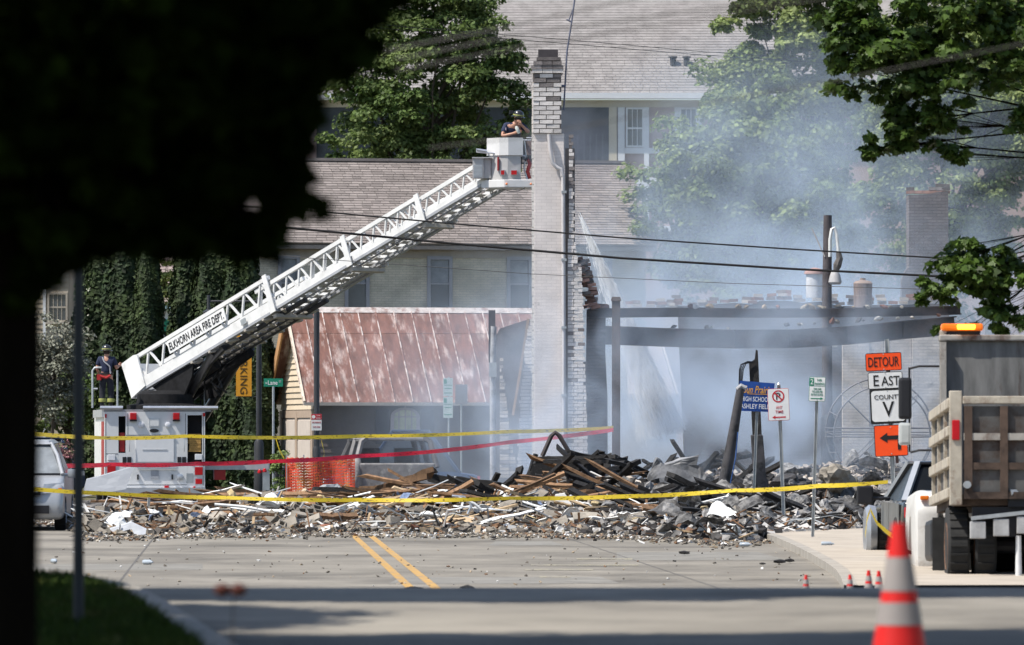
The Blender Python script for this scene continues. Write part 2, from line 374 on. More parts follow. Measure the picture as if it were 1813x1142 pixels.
# ------------------------------------------------------------------ buildings
ROT = math.radians(11)
class Frame:                            # building axes: a along the front, b away from the street
    def __init__(s, o, ang): s.o = Vector(o); s.a = Vector((math.cos(ang), math.sin(ang), 0)); s.b = Vector((-math.sin(ang), math.cos(ang), 0)); s.ang = ang
    def __call__(s, a, b, z): return s.o+s.a*a+s.b*b+Vector((0,0,z))
def fbox(mb, a0, a1, b0, b1, z0, z1, m=0): return mb.bb(a0, a1, b0, b1, z0, z1, m)
shingle = M('asphalt_shingle', (.215,.188,.175), .95, var=.12, scale=3, island=.22, bump=.3, bscale=60, spec=.1)
shingle_far = M('asphalt_shingle_grey', (.25,.235,.228), .95, var=.14, scale=2.2, island=.07, col2=(.215,.20,.195), mixlo=.45, mixhi=.6, spec=.1)
def shingle_roof(name, root, a0, a1, eave, ridge, exposure, tab, mat):
    """stepped courses of single tabs from eave (b,z) to ridge (b,z), local axes"""
    (b0, z0), (b1, z1) = eave, ridge; L = math.hypot(b1-b0, z1-z0); d = Vector((0, (b1-b0)/L, (z1-z0)/L)); nn = Vector((0, -d.z, d.y))
    if nn.z < 0: nn = -nn
    mb = MB(); rows = int(L/exposure)+1
    for r in range(rows):
        t = r*exposure; e0 = Vector((0, b0, z0))+d*t; e1 = Vector((0, b0, z0))+d*min(t+exposure*1.25, L+.03); lift0, lift1 = nn*.028, nn*.006
        x = a0-random.random()*tab
        while x < a1:
            w_ = tab*random.uniform(.75, 1.25); xa, xb = max(x, a0), min(x+w_-.012, a1); x += w_
            if xb-xa < .03: continue
            A = [Vector((xa,0,0))+e0+nn*.002, Vector((xb,0,0))+e0+nn*.002, Vector((xb,0,0))+e0+lift0, Vector((xa,0,0))+e0+lift0, Vector((xb,0,0))+e1+lift1, Vector((xa,0,0))+e1+lift1]
            mb.add(A, [(0,1,2,3),(3,2,4,5)])
    o = mb.build(name, mat, root); o['kind'] = 'stuff'; return o
def window(root, a0, a1, z0, z1, b, frame, gl, depth=.1, rail=.5, fw=.09, sill=True, grid=None, name='window'):
    """sash window standing proud of a wall whose outer face lies at b (outside is towards -b)"""
    mb = MB(); f = fw
    fbox(mb, a0, a1, b-depth, b+.02, z1-f, z1); fbox(mb, a0, a1, b-depth, b+.02, z0, z0+f)
    fbox(mb, a0, a0+f, b-depth, b+.02, z0+f, z1-f); fbox(mb, a1-f, a1, b-depth, b+.02, z0+f, z1-f)
    o = mb.build(name, frame, root)
    if rail:
        mb = MB(); zr = lerp(z0, z1, rail); fbox(mb, a0+f, a1-f, b-depth*.6, b+.01, zr-.03, zr+.03)
        if grid:
            for i in range(1, grid[0]): x = lerp(a0+f, a1-f, i/grid[0]); fbox(mb, x-.012, x+.012, b-depth*.5, b, z0+f, z1-f)
        mb.build('sash_bar', frame, o)
    mb = MB(); fbox(mb, a0+f, a1-f, b-.025, b-.012, z0+f, z1-f); mb.build('pane', gl, o)
    if name == 'window' and frame.name == 'grey_sash': mb = MB(); fbox(mb, a0+f+.02, a1-f-.02, b-.032, b-.027, lerp(z0,z1,rail)+.04, z1-f-.01); mb.build('sash_reflection', M('reflection_pale', (.20,.21,.22), .5, var=.3, scale=2.5), o)  # pale panel paints the reflection on the upper sash
    if sill: mb = MB(); fbox(mb, a0-.06, a1+.06, b-depth-.08, b, z0-.08, z0-.003); mb.build('sill', frame, o)
    return o

# --- far apartment house ------------------------------------------------
s = 45.0; Y = FPX/s
root = thing('apartment_building', 'large pale apartment building with steep grey shingle roof and white gutter', 'building', (0, Y, 0))
fx = lambda px: (px-CXP)/s
fzz = lambda py: EYE+(HY-py)/s
cream = M('cream_siding', (.55,.49,.38), .8, var=.08, scale=1)
pink = M('pink_brick', (.40,.29,.26), .9, var=.12, scale=2, bump=.2)
btrim = M('building_trim', (.66,.67,.69), .6, var=.06)
mb = MB(); mb.bb(fx(430), fx(1840), 0, 11, 0, fzz(177)); mb.build('wall', pink, root)
mb = MB(); mb.bb(fx(430), fx(1840), -.06, -.002, fzz(190), fzz(177)-.002); mb.build('frieze', cream, root)
mb = MB(); mb.bb(fx(425), fx(1845), -.62, -.40, fzz(176), fzz(166)); mb.bb(fx(425), fx(1845), -.395, -.003, fzz(176)-.0, fzz(174)+.02); mb.build('gutter', btrim, root)
zr0, zr1 = fzz(166)-.02, fzz(166)+8.6
mb = MB(); mb.prism([(fx(425), -.5, zr0-.02), (fx(425), 10.5, zr1), (fx(425), 10.5, zr1-.3), (fx(425), -.2, zr0-.2)], (fx(1845)-fx(425), 0, 0)); mb.build('roof', shingle_far, root)
shingle_roof('shingles', root, fx(560), fx(1500), (-.5, zr0), (9.8, zr0+8.0), .19, .36, shingle_far)
for px in (1193, 1217):
    p = 2.55/8.6*11; mb = MB(); mb.lathe([(.12,0),(.12,.28),(.17,.30),(.17,.36)], (fx(px), 1.05, zr0+1.2), 10); mb.build('roof_vent', darkgrey, root)
# porch recess as a flat dark sheet with shade in its colour, corner boards, panels
mb = MB(); mb.bb(fx(560), fx(1078), -.05, -.003, fzz(285), fzz(190)-.003)
mb.build('porch_shade', M('porch_dark', (.05,.055,.06), .5, var=.2, scale=2), root)
for px in range(990, 1078, 11):
    mb = MB(); mb.bb(fx(px)-.03, fx(px)+.03, -.09, -.053, fzz(285), fzz(238)); mb.build('baluster', M('porch_rail', (.10,.105,.11), .6), root)
for x0, x1 in ((1078,1092),(1094,1106),(1140,1149),(1194,1203),(1235,1243),(1290,1299),(1330,1340)):
    mb = MB(); mb.bb(fx(x0), fx(x1), -.12, -.006, fzz(430), fzz(190)-.005); mb.build('corner_board', btrim if x0 != 1078 else cream, root)
for y0, y1 in ((262,272),(314,326),(400,410)):
    mb = MB(); mb.bb(fx(1106.3), fx(1400), -.115, -.004, fzz(y1), fzz(y0)); mb.build('band_board', btrim, root)
for x0, x1 in ((1108,1140),(1203,1235),(1302,1330)):
    window(root, fx(x0), fx(x1), fzz(261), fzz(190.5), -.02, btrim, bglass, .1, .48, .07, False, (3,))
    window(root, fx(x0), fx(x1), fzz(399), fzz(327), -.02, btrim, bglass, .1, .48, .07, False, (3,))

# --- cream brick house behind the garage --------------------------------
s = 55.0; o0 = W(1143, 545, s); L2 = 12.9
F = Frame((o0.x, FPX/s, 0), ROT)
root = thing('brick_house', 'two storey cream brick house with brown shingle gable roof and grey sash windows', 'house', F.o, ROT)
ez, rz = EYE+(HY-436)/s, EYE+(HY-290)/(s-1.2)
cbrick = brickmat('cream_brick', (.52,.46,.36), (.44,.40,.31), (.36,.33,.27), 1.5, .23, .078, .35, soot=((.16,.14,.12), 3, .68))
mb = MB(); mb.bb(-L2, 0, 0, 8, 0, ez-.1)
mb.add([(-L2,0,ez-.1),(-L2,8,ez-.1),(-L2,4,rz-.15)], [(0,1,2)]); mb.add([(0,0,ez-.1),(0,8,ez-.1),(0,4,rz-.15)], [(0,2,1)])
mb.build('wall', cbrick, root)
browntrim = M('brown_trim', (.26,.22,.19), .7, var=.12)
mb = MB(); mb.bb(-L2-.3, .3, -.36, -.30, ez-.16, ez+.06); mb.bb(-L2-.3, .3, -.297, -.004, ez-.16, ez-.11); mb.build('fascia', browntrim, root)
mb = MB(); mb.bb(-L2-.01, .01, -.05, -.003, ez-.42, ez-.165); mb.build('frieze', M('frieze_brown', (.30,.26,.215), .7, var=.1), root)
mb = MB()
for sgn in (0, 1):
    b0 = -.36 if sgn == 0 else 8.36; mb.prism([(-L2-.3, b0, ez+.0), (-L2-.3, 4, rz), (-L2-.3, 4, rz-.14), (-L2-.3, b0, ez-.14+.1)], (L2+.6, 0, 0))
mb.build('roof', M('roof_deck', (.12,.10,.09), .9), root)
shingle_roof('shingles', root, -L2-.32, .32, (-.4, ez+.02), (4, rz+.02), .155, .33, shingle)
mb = MB(); mb.bb(-L2-.32, .32, 3.85, 4.15, rz+.0, rz+.09); mb.build('ridge_cap', shingle, root)
gsash = M('grey_sash', (.27,.265,.28), .6, var=.08)
for x0, x1 in ((613,656),(757,801),(897,941),(1040,1083),(497,535)):
    a0, a1 = (x0-1143)/s/math.cos(ROT), (x1-1143)/s/math.cos(ROT)
    window(root, a0, a1, EYE+(HY-556)/s, EYE+(HY-456)/s, 0, gsash, bglass, .1, .52, .11)
    mb = MB(); mb.bb(a0-.08, a1+.08, -.035, -.002, EYE+(HY-455)/s, EYE+(HY-446)/s); mb.build('lintel', M('red_lintel', (.30,.22,.18), .85, var=.15), root)

# --- garage with rusted roof ---------------------------------------------
s = 64.0; o0 = W(557, 760, s); F = Frame((o0.x, FPX/s, 0), ROT)
root = thing('garage', 'small garage with rusted standing seam metal roof and beige clapboard gable', 'garage', F.o, ROT)
ez, rz, D, L = EYE+(HY-697)/s, EYE+(HY-547)/62.8, 6.0, 6.75
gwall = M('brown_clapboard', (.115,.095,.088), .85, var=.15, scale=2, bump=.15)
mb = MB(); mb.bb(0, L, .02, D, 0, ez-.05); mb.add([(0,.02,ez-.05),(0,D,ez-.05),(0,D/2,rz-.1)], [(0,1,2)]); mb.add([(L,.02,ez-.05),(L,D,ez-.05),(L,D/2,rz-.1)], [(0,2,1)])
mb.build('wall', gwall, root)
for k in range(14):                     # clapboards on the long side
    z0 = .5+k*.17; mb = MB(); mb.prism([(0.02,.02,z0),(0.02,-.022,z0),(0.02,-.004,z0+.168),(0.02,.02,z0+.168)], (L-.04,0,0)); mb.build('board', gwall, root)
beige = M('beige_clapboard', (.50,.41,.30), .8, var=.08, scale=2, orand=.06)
k = 0; z0 = 2.55
while z0 < rz-.25:                      # clapboards on the gable, cut to the slope
    h = .165; f0 = lambda z: max(0, (z-ez)/(rz-ez))*D/2
    lo0, lo1 = max(0.02, f0(z0)), D-max(0.02, f0(z0)); hi0, hi1 = max(0.02, f0(z0+h)), D-max(0.02, f0(z0+h))
    if hi1-hi0 > .1:
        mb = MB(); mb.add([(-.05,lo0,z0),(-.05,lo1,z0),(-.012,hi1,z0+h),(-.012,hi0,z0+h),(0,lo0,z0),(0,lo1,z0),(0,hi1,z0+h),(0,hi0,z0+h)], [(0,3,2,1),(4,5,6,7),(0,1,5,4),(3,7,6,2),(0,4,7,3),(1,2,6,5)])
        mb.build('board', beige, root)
    z0 += h
gdoor = M('garage_door', (.46,.40,.35), .7, var=.08)
for y0, y1 in ((.35,2.75),(3.15,5.55)):
    mb = MB(); mb.bb(-.035, .0, y0, y1, 0, 2.3); d = mb.build('garage_door', gdoor, root)
    for r in range(4):
        mb = MB(); mb.bb(-.06, -.036, y0+.06, y1-.06, .06+r*.56, .56+r*.56); mb.build('door_panel', gdoor, d)
mb = MB(); mb.bb(-.07, 0, .0, .3, 0, 2.53); mb.bb(-.07, 0, 2.78, 3.12, 0, 2.53); mb.bb(-.07,0,5.6,D,0,2.53); mb.bb(-.065,-.001,.3,5.6,2.32,2.53); mb.build('door_trim', M('tan_trim', (.33,.25,.19), .8, var=.1), root)
# bargeboards
rakeo = M('orange_rake', (.40,.22,.10), .75, var=.1); rakew = M('pale_rake', (.55,.47,.38), .75, var=.1)
mb = MB(); mb.bar((-.34,-.32,ez-.26), (-.34,D/2,rz-.02), .05, .16); mb.build('bargeboard', rakew, root)
mb = MB(); mb.bar((-.36,D+.3,ez-.28), (-.36,D/2,rz-.06), .05, .34); mb.build('bargeboard', rakeo, root)
mb = MB(); mb.bar((-.17,D+.3,ez-.2), (-.17,D/2,rz-.03), .3, .02); mb.build('soffit', rakeo, root)
# rusted roof: pans and standing seams
rust = M('rusted_metal', (.155,.072,.054), .78, metal=.0, var=.38, scale=2.4, col2=(.46,.38,.35), mixlo=.51, mixhi=.70, stretch=(2.4,.6,.6), orand=.12, bump=.12, bscale=30)
seamw = M('worn_seam', (.50,.43,.40), .7, var=.3, scale=4, col2=(.19,.095,.075), mixlo=.46, mixhi=.58)
np_ = 14; a0 = -.36; wp = (L+.36+.05)/np_
sl = Vector((0, D/2+.32, rz-ez+.24)); e0 = Vector((0, -.32, ez-.24)); Ls = sl.length; sd = sl/Ls; nn = Vector((0, -sd.z, sd.y))
for k in range(np_):
    x0 = a0+k*wp
    for (t0, t1, lf) in ((0,.74,0),(.735,1,.008)):
        mb = MB(); p = [Vector((x0,0,0))+e0+sl*t0+nn*lf, Vector((x0+wp-.004,0,0))+e0+sl*t0+nn*lf, Vector((x0+wp-.004,0,0))+e0+sl*t1+nn*lf, Vector((x0,0,0))+e0+sl*t1+nn*lf]
        mb.prism(p, -nn*.03); mb.build('roof_panel', rust, root)
    mb = MB(); mb.bar(Vector((x0,0,0))+e0+nn*.022, Vector((x0,0,0))+e0+sl+nn*.016, .026, .034, nn); mb.build('seam', seamw, root)
mb = MB(); mb.prism([(a0, D+.32, ez-.24),(a0, D/2, rz),(a0, D/2, rz-.04),(a0, D+.32, ez-.28)], (L+.41,0,0)); mb.build('roof_panel', rust, root)
mb = MB(); mb.prism([(a0, D/2-.17, rz-.10),(a0, D/2, rz+.055),(a0, D/2+.17, rz-.10),(a0,D/2,rz+.02)], (L+.41,0,0)); mb.build('ridge_cap', M('ridge_white', (.42,.38,.36), .7, var=.3, scale=5, col2=(.22,.13,.11), mixlo=.5, mixhi=.65), root)
mb = MB(); mb.bb(-.36, L+.05, -.43, -.33, ez-.33, ez-.24); mb.build('gutter', M('gutter_tan', (.36,.32,.28), .6, var=.12), root)
mb = MB(); mb.bb(-.3, L, -.33, .0, ez-.28, ez-.262); mb.build('soffit', M('soffit_dark', (.13,.11,.1), .8), root)
# arched window with shutters
wx0 = (690-557)/s/math.cos(ROT); wx1 = (742-557)/s/math.cos(ROT); zc = EYE+(HY-738)/s; zb = zc-.75; cx = (wx0+wx1)/2; R = (wx1-wx0)/2
def arch(r, y): return [(cx-r, y, zb), (cx+r, y, zb)]+[(cx+r*math.cos(t), y, zc+.62*r*math.sin(t)) for t in [PI*i/12 for i in range(0, 13)]]
frm = M('arch_frame', (.35,.30,.32), .7, var=.1)
mb = MB(); mb.prism(arch(R, -.03), (0,-.05,0)); wo = mb.build('window', frm, root)
mb = MB(); mb.prism(arch(R-.1, -.078), (0,-.008,0)); mb.build('pane', M('arch_glass', (.42,.42,.30), .15, var=.35, scale=3), wo)
mb = MB()
for i in (-1, 0, 1): mb.bb(cx+i*.18-.015, cx+i*.18+.015, -.10, -.087, zb, zc+.3-.06*abs(i))
for z in (zb+.3, zc): mb.bb(cx-R+.08, cx+R-.08, -.104, -.088, z-.015, z+.015)
mb.build('muntin', frm, wo)
for sgn in (-1, 1):
    x = cx+sgn*(R+.22); mb = MB(); mb.bb(x-.19, x+.19, -.07, -.024, zb, zc+.2); so = mb.build('shutter', M('shutter_dark', (.04,.04,.048), .7), root)
    for k in range(8): mb = MB(); mb.bb(x-.15, x+.15, -.085, -.071, zb+.06+k*.11, zb+.13+k*.11); mb.build('louvre', _MC['shutter_dark'], so)

# --- house and shed seen past the evergreens --------------------------------
s = 48.0
root = thing('cream_house', 'cream sided house with one grid window beside tall evergreens', 'house', (0, FPX/s, 0))
q = lambda px: (px-CXP)/s; qz = lambda py: EYE+(HY-py)/s
mb = MB(); mb.bb(q(-260), q(122), 0, 8, 0, qz(395)); mb.build('wall', M('house_siding', (.42,.36,.28), .8, var=.08), root)
for k in range(22): mb = MB(); z0 = qz(600)+k*.19; mb.prism([(q(-100),.0,z0),(q(-100),-.03,z0),(q(-100),-.005,z0+.185),(q(-100),.0,z0+.185)], (q(121)-q(-100),0,0)); mb.build('board', _MC['house_siding'], root)
window(root, q(84), q(120), qz(570), qz(518), -.03, M('win_tan', (.33,.29,.24), .7), bglass, .08, .5, .07, True, (4,))
mb = MB(); mb.bb(q(76), q(81), -.1, 0, 0, qz(395)); mb.build('corner_board', white, root)
mb = MB(); mb.prism([(q(-280),-.6,qz(398)),(q(-280),4,qz(398)+3),(q(-280),8.6,qz(398))], (q(140)-q(-280),0,0)); mb.build('roof', shingle, root)
s = 52.0; q = lambda px: (px-CXP)/s; qz = lambda py: EYE+(HY-py)/s
root = thing('white_shed', 'white walled outbuilding with teal eave and pinkish shingle roof between evergreens', 'shed', (0, FPX/s, 0))
mb = MB(); mb.bb(q(190), q(380), 0, 5, 0, qz(548)); mb.build('wall', M('shed_white', (.62,.63,.64), .7, var=.2, scale=1.5), root)
mb = MB(); mb.bb(q(185), q(385), -.3, -.02, qz(548), qz(538)); mb.build('fascia', M('teal_fascia', (.25,.38,.40), .6, var=.1), root)
mb = MB(); mb.prism([(q(185),-.3,qz(537)),(q(185),4.4,qz(537)+4.2),(q(185),4.4,qz(537)+4.0),(q(185),-.2,qz(537)-.1)], (q(385)-q(185),0,0)); mb.build('roof', shingle, root)
shingle_roof('shingles', root, q(185), q(385), (-.32, qz(537)+.01), (4.4, qz(537)+4.2), .16, .33, M('pink_shingle', (.36,.29,.27), .95, var=.12, island=.2))
mb = MB(); mb.bb(q(288), q(300), -.04, -.003, qz(590), qz(565)); mb.build('green_sign', signgreen, root)
s = 60.0; q = lambda px: (px-CXP)/s; qz = lambda py: EYE+(HY-py)/s
root = thing('tan_outbuilding', 'low outbuilding with tan roof seen through the spray under the steel beams', 'shed', (0, FPX/s, 0))
tanr = M('tan_roof', (.42,.32,.26), .9, var=.1, scale=1.5)
mb = MB(); mb.bb(q(1085), q(1198), .3, 4, 0, qz(697)); mb.build('wall', M('tan_wall', (.33,.31,.31), .9, var=.1), root)
mb = MB(); mb.add([(q(1112),.0,qz(697)),(q(1196),.0,qz(697)),(q(1172),3,qz(600)),(q(1112),3,qz(600)),(q(1112),.0,qz(705)),(q(1196),.0,qz(705)),(q(1172),3,qz(608)),(q(1112),3,qz(608))], [(0,1,2,3),(4,7,6,5),(0,4,5,1),(1,5,6,2),(2,6,7,3),(3,7,4,0)]); mb.build('roof', tanr, root)
mb = MB(); mb.bar((q(1200),-.03,qz(700)), (q(1175),3,qz(602)), .06, .12); mb.build('bargeboard', M('rake_tan', (.5,.4,.33), .8), root)
# ------------------------------------------------------------------ burnt building: chimney, walls, beams
wbrick = M('white_brick', (.60,.56,.535), .85, var=.2, scale=6, col2=(.30,.26,.245), mixlo=.60, mixhi=.74, orand=.12, bump=.4, bscale=40, spec=.15)
sbrick = M('sooty_brick', (.19,.17,.165), .9, var=.3, scale=5, orand=.4, bump=.4, spec=.1)
redbrick = M('burnt_brick', (.24,.15,.125), .9, var=.3, scale=5, orand=.4, bump=.4, spec=.1)
lbrick = M('light_brick', (.44,.40,.36), .9, var=.25, scale=5, orand=.3, bump=.4, col2=(.22,.19,.17), mixlo=.58, mixhi=.7, spec=.1)
mort = M('mortar_dark', (.19,.165,.155), .95, var=.3)
_bm = {}
def brickmesh(mat, w_, d_, h_):
    k = (mat.name, round(w_,3), round(d_,3), round(h_,3))
    if k not in _bm:
        mb = MB(); mb.box((0,0,0), (w_, d_, h_)); _bm[k] = mb.mesh('brick', mat)
    return _bm[k]
def put_brick(root, p, mat, w_=.225, d_=.11, h_=.075, rz=0, tilt=0):
    o = mobj('brick', brickmesh(mat, w_, d_, h_)); o.parent = root
    o.location = p; o.rotation_euler = (random.uniform(-1,1)*tilt, random.uniform(-1,1)*tilt, rz+random.uniform(-1,1)*tilt*.5); return o
s = 76.0; Yc = FPX/s
X = lambda px: (px-CXP)/s
Z = lambda py: EYE+(HY-py)/s
root = thing('brick_chimney', 'tall white painted brick chimney with black cap left standing over the ruin', 'chimney', (0, Yc, 0))
stucco = brickmat('painted_brick', (.69,.63,.595), (.64,.585,.555), (.57,.515,.49), 1.2, .23, .075, .25, soot=((.17,.14,.13), 2.6, .66), var=.16, msize=.006)
mb = MB(); mb.bb(X(945), X(999), .03, .78, 0, Z(236)); mb.build('stack', stucco, root, bevel=.012, bseg=1)
mb = MB(); mb.bb(X(946), X(993.5), .05, .70, Z(236)+.001, Z(110)); mb.build('stack_core', mort, root)
edge = M('bright_edge', (.62,.58,.54), .85, var=.2, scale=5, bump=.3)
for k in range(int((Z(150)-.3)/.20)):                       # toothed corner bricks on the sunlit arris
    z = .4+k*.20; mb = MB(); mb.box((0,0,0), (.055,.2,.19)); o = mobj('corner_brick', brickmesh(edge, .05, .24, .187)); o.parent = root; o.location = (X(943.5)+random.uniform(-.006,.006), .155, z)
rows = int((Z(130)-Z(236))/.101); bh = (Z(130)-Z(236))/rows
for r in range(rows):                   # single bricks of the exposed top part, front and left faces
    z = Z(236)+bh*(r+.5); off = 0 if r % 2 else .16
    x = X(943)-off
    while x < X(994)-.02:
        xa, xb = max(x, X(943)), min(x+.32, X(994.5)); x += .32
        if xb-xa < .06: continue
        mt = sbrick if (r > rows-3 and random.random() < .6) or random.random() < .06 else wbrick
        put_brick(root, ((xa+xb)/2, .03+random.uniform(-.008,.008), z), mt, xb-xa-.016, .09, bh-.018)
    for y in (.2,.5): put_brick(root, (X(943)+.03, y+(.1 if r%2 else 0), z), wbrick, .07, .27, bh-.018)
for r, (x0, x1, py) in enumerate(((942,997,126),(940,998,119),(944,995,112))):   # corbelled courses
    n_ = 3; ww = (X(x1)-X(x0))/n_
    for k in range(n_): put_brick(root, (X(x0)+ww*(k+.5), .35-.012*r, Z(py)), sbrick if r > 0 else wbrick, ww-.012, .80, .088)
mb = MB(); mb.bb(X(950), X(993), .0, .72, Z(107), Z(101)); mb.build('cap', sbrick, root)
mb = MB(); mb.bb(X(953), X(988), .08, .62, Z(101)+.001, Z(87)); mb.build('flue', M('flue_dark', (.055,.048,.052), .8, var=.2), root)
mb = MB(); mb.tube([(X(998),.1,Z(195)), (X(1004),.1,Z(90)), (X(1012),.1,Z(40)), (X(1019),.1,Z(-12))], .022, 6)
mb.tube([(X(1016.5),.1,Z(10)), (X(1007),.1,Z(36))], .014, 5); mb.tube([(X(1003),.1,Z(34)), (X(1011),.1,Z(38))], .018, 5); mb.tube([(X(994),.08,Z(152)), (X(1001),.1,Z(152))], .03, 5)
mb.build('mast', M('mast_blue', (.10,.11,.16), .5), root)
# rainwater pipe
root = thing('drain_pipe', 'pale rainwater pipe bending down along the white chimney', 'pipe', (0, Yc, 0))
mb = MB(); mb.tube([(X(972),-.03,Z(238)), (X(974),-.06,Z(262)), (X(978),-.06,Z(288)), (X(986),-.05,Z(297)), (X(993),-.05,Z(300)), (X(996),-.05,Z(312))], .048, 8); mb.tube([(X(997),-.05,Z(310)), (X(998),-.05,Z(560)), (X(998.5),-.05,Z(815))], .045, 8)
mb.build('pipe', M('pipe_pale', (.48,.46,.46), .6, var=.12, scale=3), root, smooth=True)
for py in (340, 460, 580, 700): mb = MB(); mb.bb(X(994), X(1003), -.11, .03, Z(py)-.03, Z(py)+.03); mb.build('bracket', galv, root)
# white brick pier
root = thing('brick_pier', 'ragged pier of white brick beside the chimney with broken edge', 'wall remnant', (0, Yc, 0))
mb = MB(); mb.bb(X(1001), X(1018), .14, .5, 0, Z(262)); mb.build('wall_core', M('sooty_plaster', (.20,.185,.18), .95, var=.35, scale=2), root)
py = 838
while py > 238:
    lft = 1005 if py > 420 else 1007
    rgt = np.interp(py, [238, 300, 440, 470, 530, 620, 838], [1014, 1016, 1019, 1030, 1034, 1036, 1042])+random.uniform(-3, 2.0)*(1 if py < 560 else .35)
    x = X(lft)-(.1 if int(py/6.2) % 2 else 0)
    while x < X(rgt)-.04:
        xa, xb = max(x, X(lft)), min(x+.235, X(rgt)); x += .235
        if xb-xa > .05: put_brick(root, ((xa+xb)/2, .06+random.uniform(-.01,.01)+(0 if py > 330 else .05), Z(py)), sbrick if (py < 330 and random.random() < .75) or random.random() < .05 else wbrick, xb-xa-.01, .15, .074, tilt=.0 if py > 470 else .03)
    py -= 6.35
mb = MB(); mb.bb(X(1018.2), X(1040), .3, .42, 0, Z(640)); mb.build('wall_core', _MC['sooty_plaster'], root)
for k in range(60):                     # loose broken bricks down the torn edge
    py = random.uniform(455, 545); put_brick(root, (X(np.interp(py, [455,545],[1030,1052]))+random.uniform(-.1,.08), random.uniform(.15,.5), Z(py)), redbrick if random.random() < .5 else sbrick, .2, .1, .07, tilt=.25)
# dark burnt wall left standing
burnt = brickmat('burnt_wall', (.105,.085,.08), (.075,.066,.064), (.06,.055,.052), 1.5, .23, .078, .5, soot=((.03,.028,.028), 2, .58), var=.3)
root = thing('burnt_wall', 'dark scorched brick wall end behind the broken column', 'wall', (0, Yc+1.2, 0))
mb = MB(); mb.prism([(X(1036),0,0),(X(1078),0,0),(X(1077),0,Z(700)),(X(1073),0,Z(620)),(X(1074),0,Z(549)),(X(1040),0,Z(546))], (0,.35,0)); mb.build('wall', burnt, root)
for k in range(16): put_brick(root, (X(random.uniform(1040,1073)), .15, Z(546)+.035+random.random()*.08), redbrick, .21, .1, .07, tilt=.3)
# torn wall to the west of the chimney
root = thing('torn_wall', 'torn brick wall with dark burnt room showing between chimney and garage', 'wall', (0, Yc+3, 0))
mb = MB(); mb.prism([(X(876),2,0),(X(952),2,0),(X(952),2,Z(556)),(X(930),2,Z(560)),(X(905),2,Z(568)),(X(884),2,Z(575)),(X(876),2,Z(590))], (0,.3,0)); mb.build('back_wall', M('burnt_plaster', (.12,.105,.105), .95, var=.3, scale=1.5, col2=(.06,.055,.055)), root)
for py in np.arange(845, 628, -6.4):    # stepped left remnant
    r0 = 884; r1 = np.interp(py, [628, 700, 760, 845], [888, 898, 906, 914])+random.uniform(-4,3)
    x = X(r0)
    while x < X(r1):
        xb = min(x+.23, X(r1)); 
        if xb-x > .04: put_brick(root, ((x+xb)/2, .1+random.uniform(-.02,.02), Z(py)), lbrick if random.random() < .8 else sbrick, xb-x-.01, .12, .07, tilt=.04)
        x += .23
for py in np.arange(845, 560, -6.4):    # plastered right remnant against the chimney
    r1 = 943; r0 = np.interp(py, [560, 610, 700, 780, 845], [939, 930, 921, 918, 914])+random.uniform(-2,2)
    x = X(r0)
    while x < X(r1):
        xb = min(x+.23, X(r1))
        if xb-x > .04: put_brick(root, ((x+xb)/2, -.6+random.uniform(-.015,.015), Z(py)), wbrick, xb-x-.008, .12, .074)
        x += .23
mb = MB(); mb.bar((X(936),-.2,Z(560)), (X(922),-.2,Z(650)), .06, .06); mb.bar((X(922),-.2,Z(650)), (X(908),-.3,Z(735)), .06, .06); mb.build('hanging_batten', M('hang_wood', (.33,.25,.2), .8), root)
# weathered post with conduit
root = thing('utility_post', 'pale steel post with torn conduit in front of the garage roof', 'post', (X(872), Yc+2, 0))
mb = MB(); mb.tube([(0,0,0), (.0,0,Z(800)), (0,0,Z(640)), (.02,0,Z(575))], .075, 10); mb.build('pole', M('post_grey', (.34,.34,.35), .7, var=.3, scale=3, col2=(.12,.11,.11), mixlo=.5, mixhi=.65), root, smooth=True)
mb = MB(); mb.bb(-.1,.06,-.03,.05,Z(640),Z(546)); mb.build('broken_top', M('post_dark', (.06,.06,.07), .8), root)
mb = MB(); mb.bb(-.09,.09,-.12,-.08,Z(666),Z(640)); mb.build('meter_box', galv, root)

# --- steel: column, beams
root = thing('steel_column', 'burnt steel column carrying the ends of the barrier tapes', 'column', (X(1090), Yc-.5, 0))
mb = MB()
mb.bb(-.095,.095,-.10,-.07,0,Z(532)); mb.bb(-.095,.095,.07,.10,0,Z(532)); mb.bb(-.012,.012,-.07,.07,0,Z(532)); mb.build('flange', steel, root)
mb = MB(); mb.box((0,0,Z(530)), (.24,.26,.09), top=.8); mb.build('cap_plate', steel, root)
def ibeam(name, label, pts, hgt, wid, root=None):
    root = thing(name, label, 'beam', pts[0]); mb = MB()
    for i in range(len(pts)-1):
        a0, b0 = Vector(pts[i]), Vector(pts[i+1])
        for zo, ww, hh in ((0,wid,.03),(hgt-.03,wid,.03)): mb.bar(a0+Vector((0,0,zo-hgt/2+.015)), b0+Vector((0,0,zo-hgt/2+.015)), ww, hh)
    mb.build('flange', steel, root, True)
    mb = MB()
    for i in range(len(pts)-1): mb.bar(pts[i], pts[i+1], .02, hgt-.06)
    mb.build('web', steel, root, True)
    mb = MB()
    for i in range(1, len(pts)-1): mb.bar(Vector(pts[i])-Vector((0,wid*.25,hgt/2-.05)), Vector(pts[i])-Vector((0,wid*.25,-hgt/2+.05)), .015, wid*.42)
    mb.build('stiffener', steel, root, True)
    return root
sb = 75.0
ub = [W(1042,554.5,sb+.4), W(1200,553,sb), W(1330,554.5,sb-.3), W(1470,554,sb-.6), W(1600,552,sb-1), W(1700,549,sb-1.3)]
lb = [W(1060,593,sb), W(1180,597.5,sb), W(1300,600.5,sb), W(1400,600,sb-.3), W(1500,594,sb-.6), W(1600,584,sb-1), W(1690,576,sb-1.3)]
ibeam('steel_beam', 'long slim burnt steel beam, upper of the two over the ruin', ub, .22, .16)
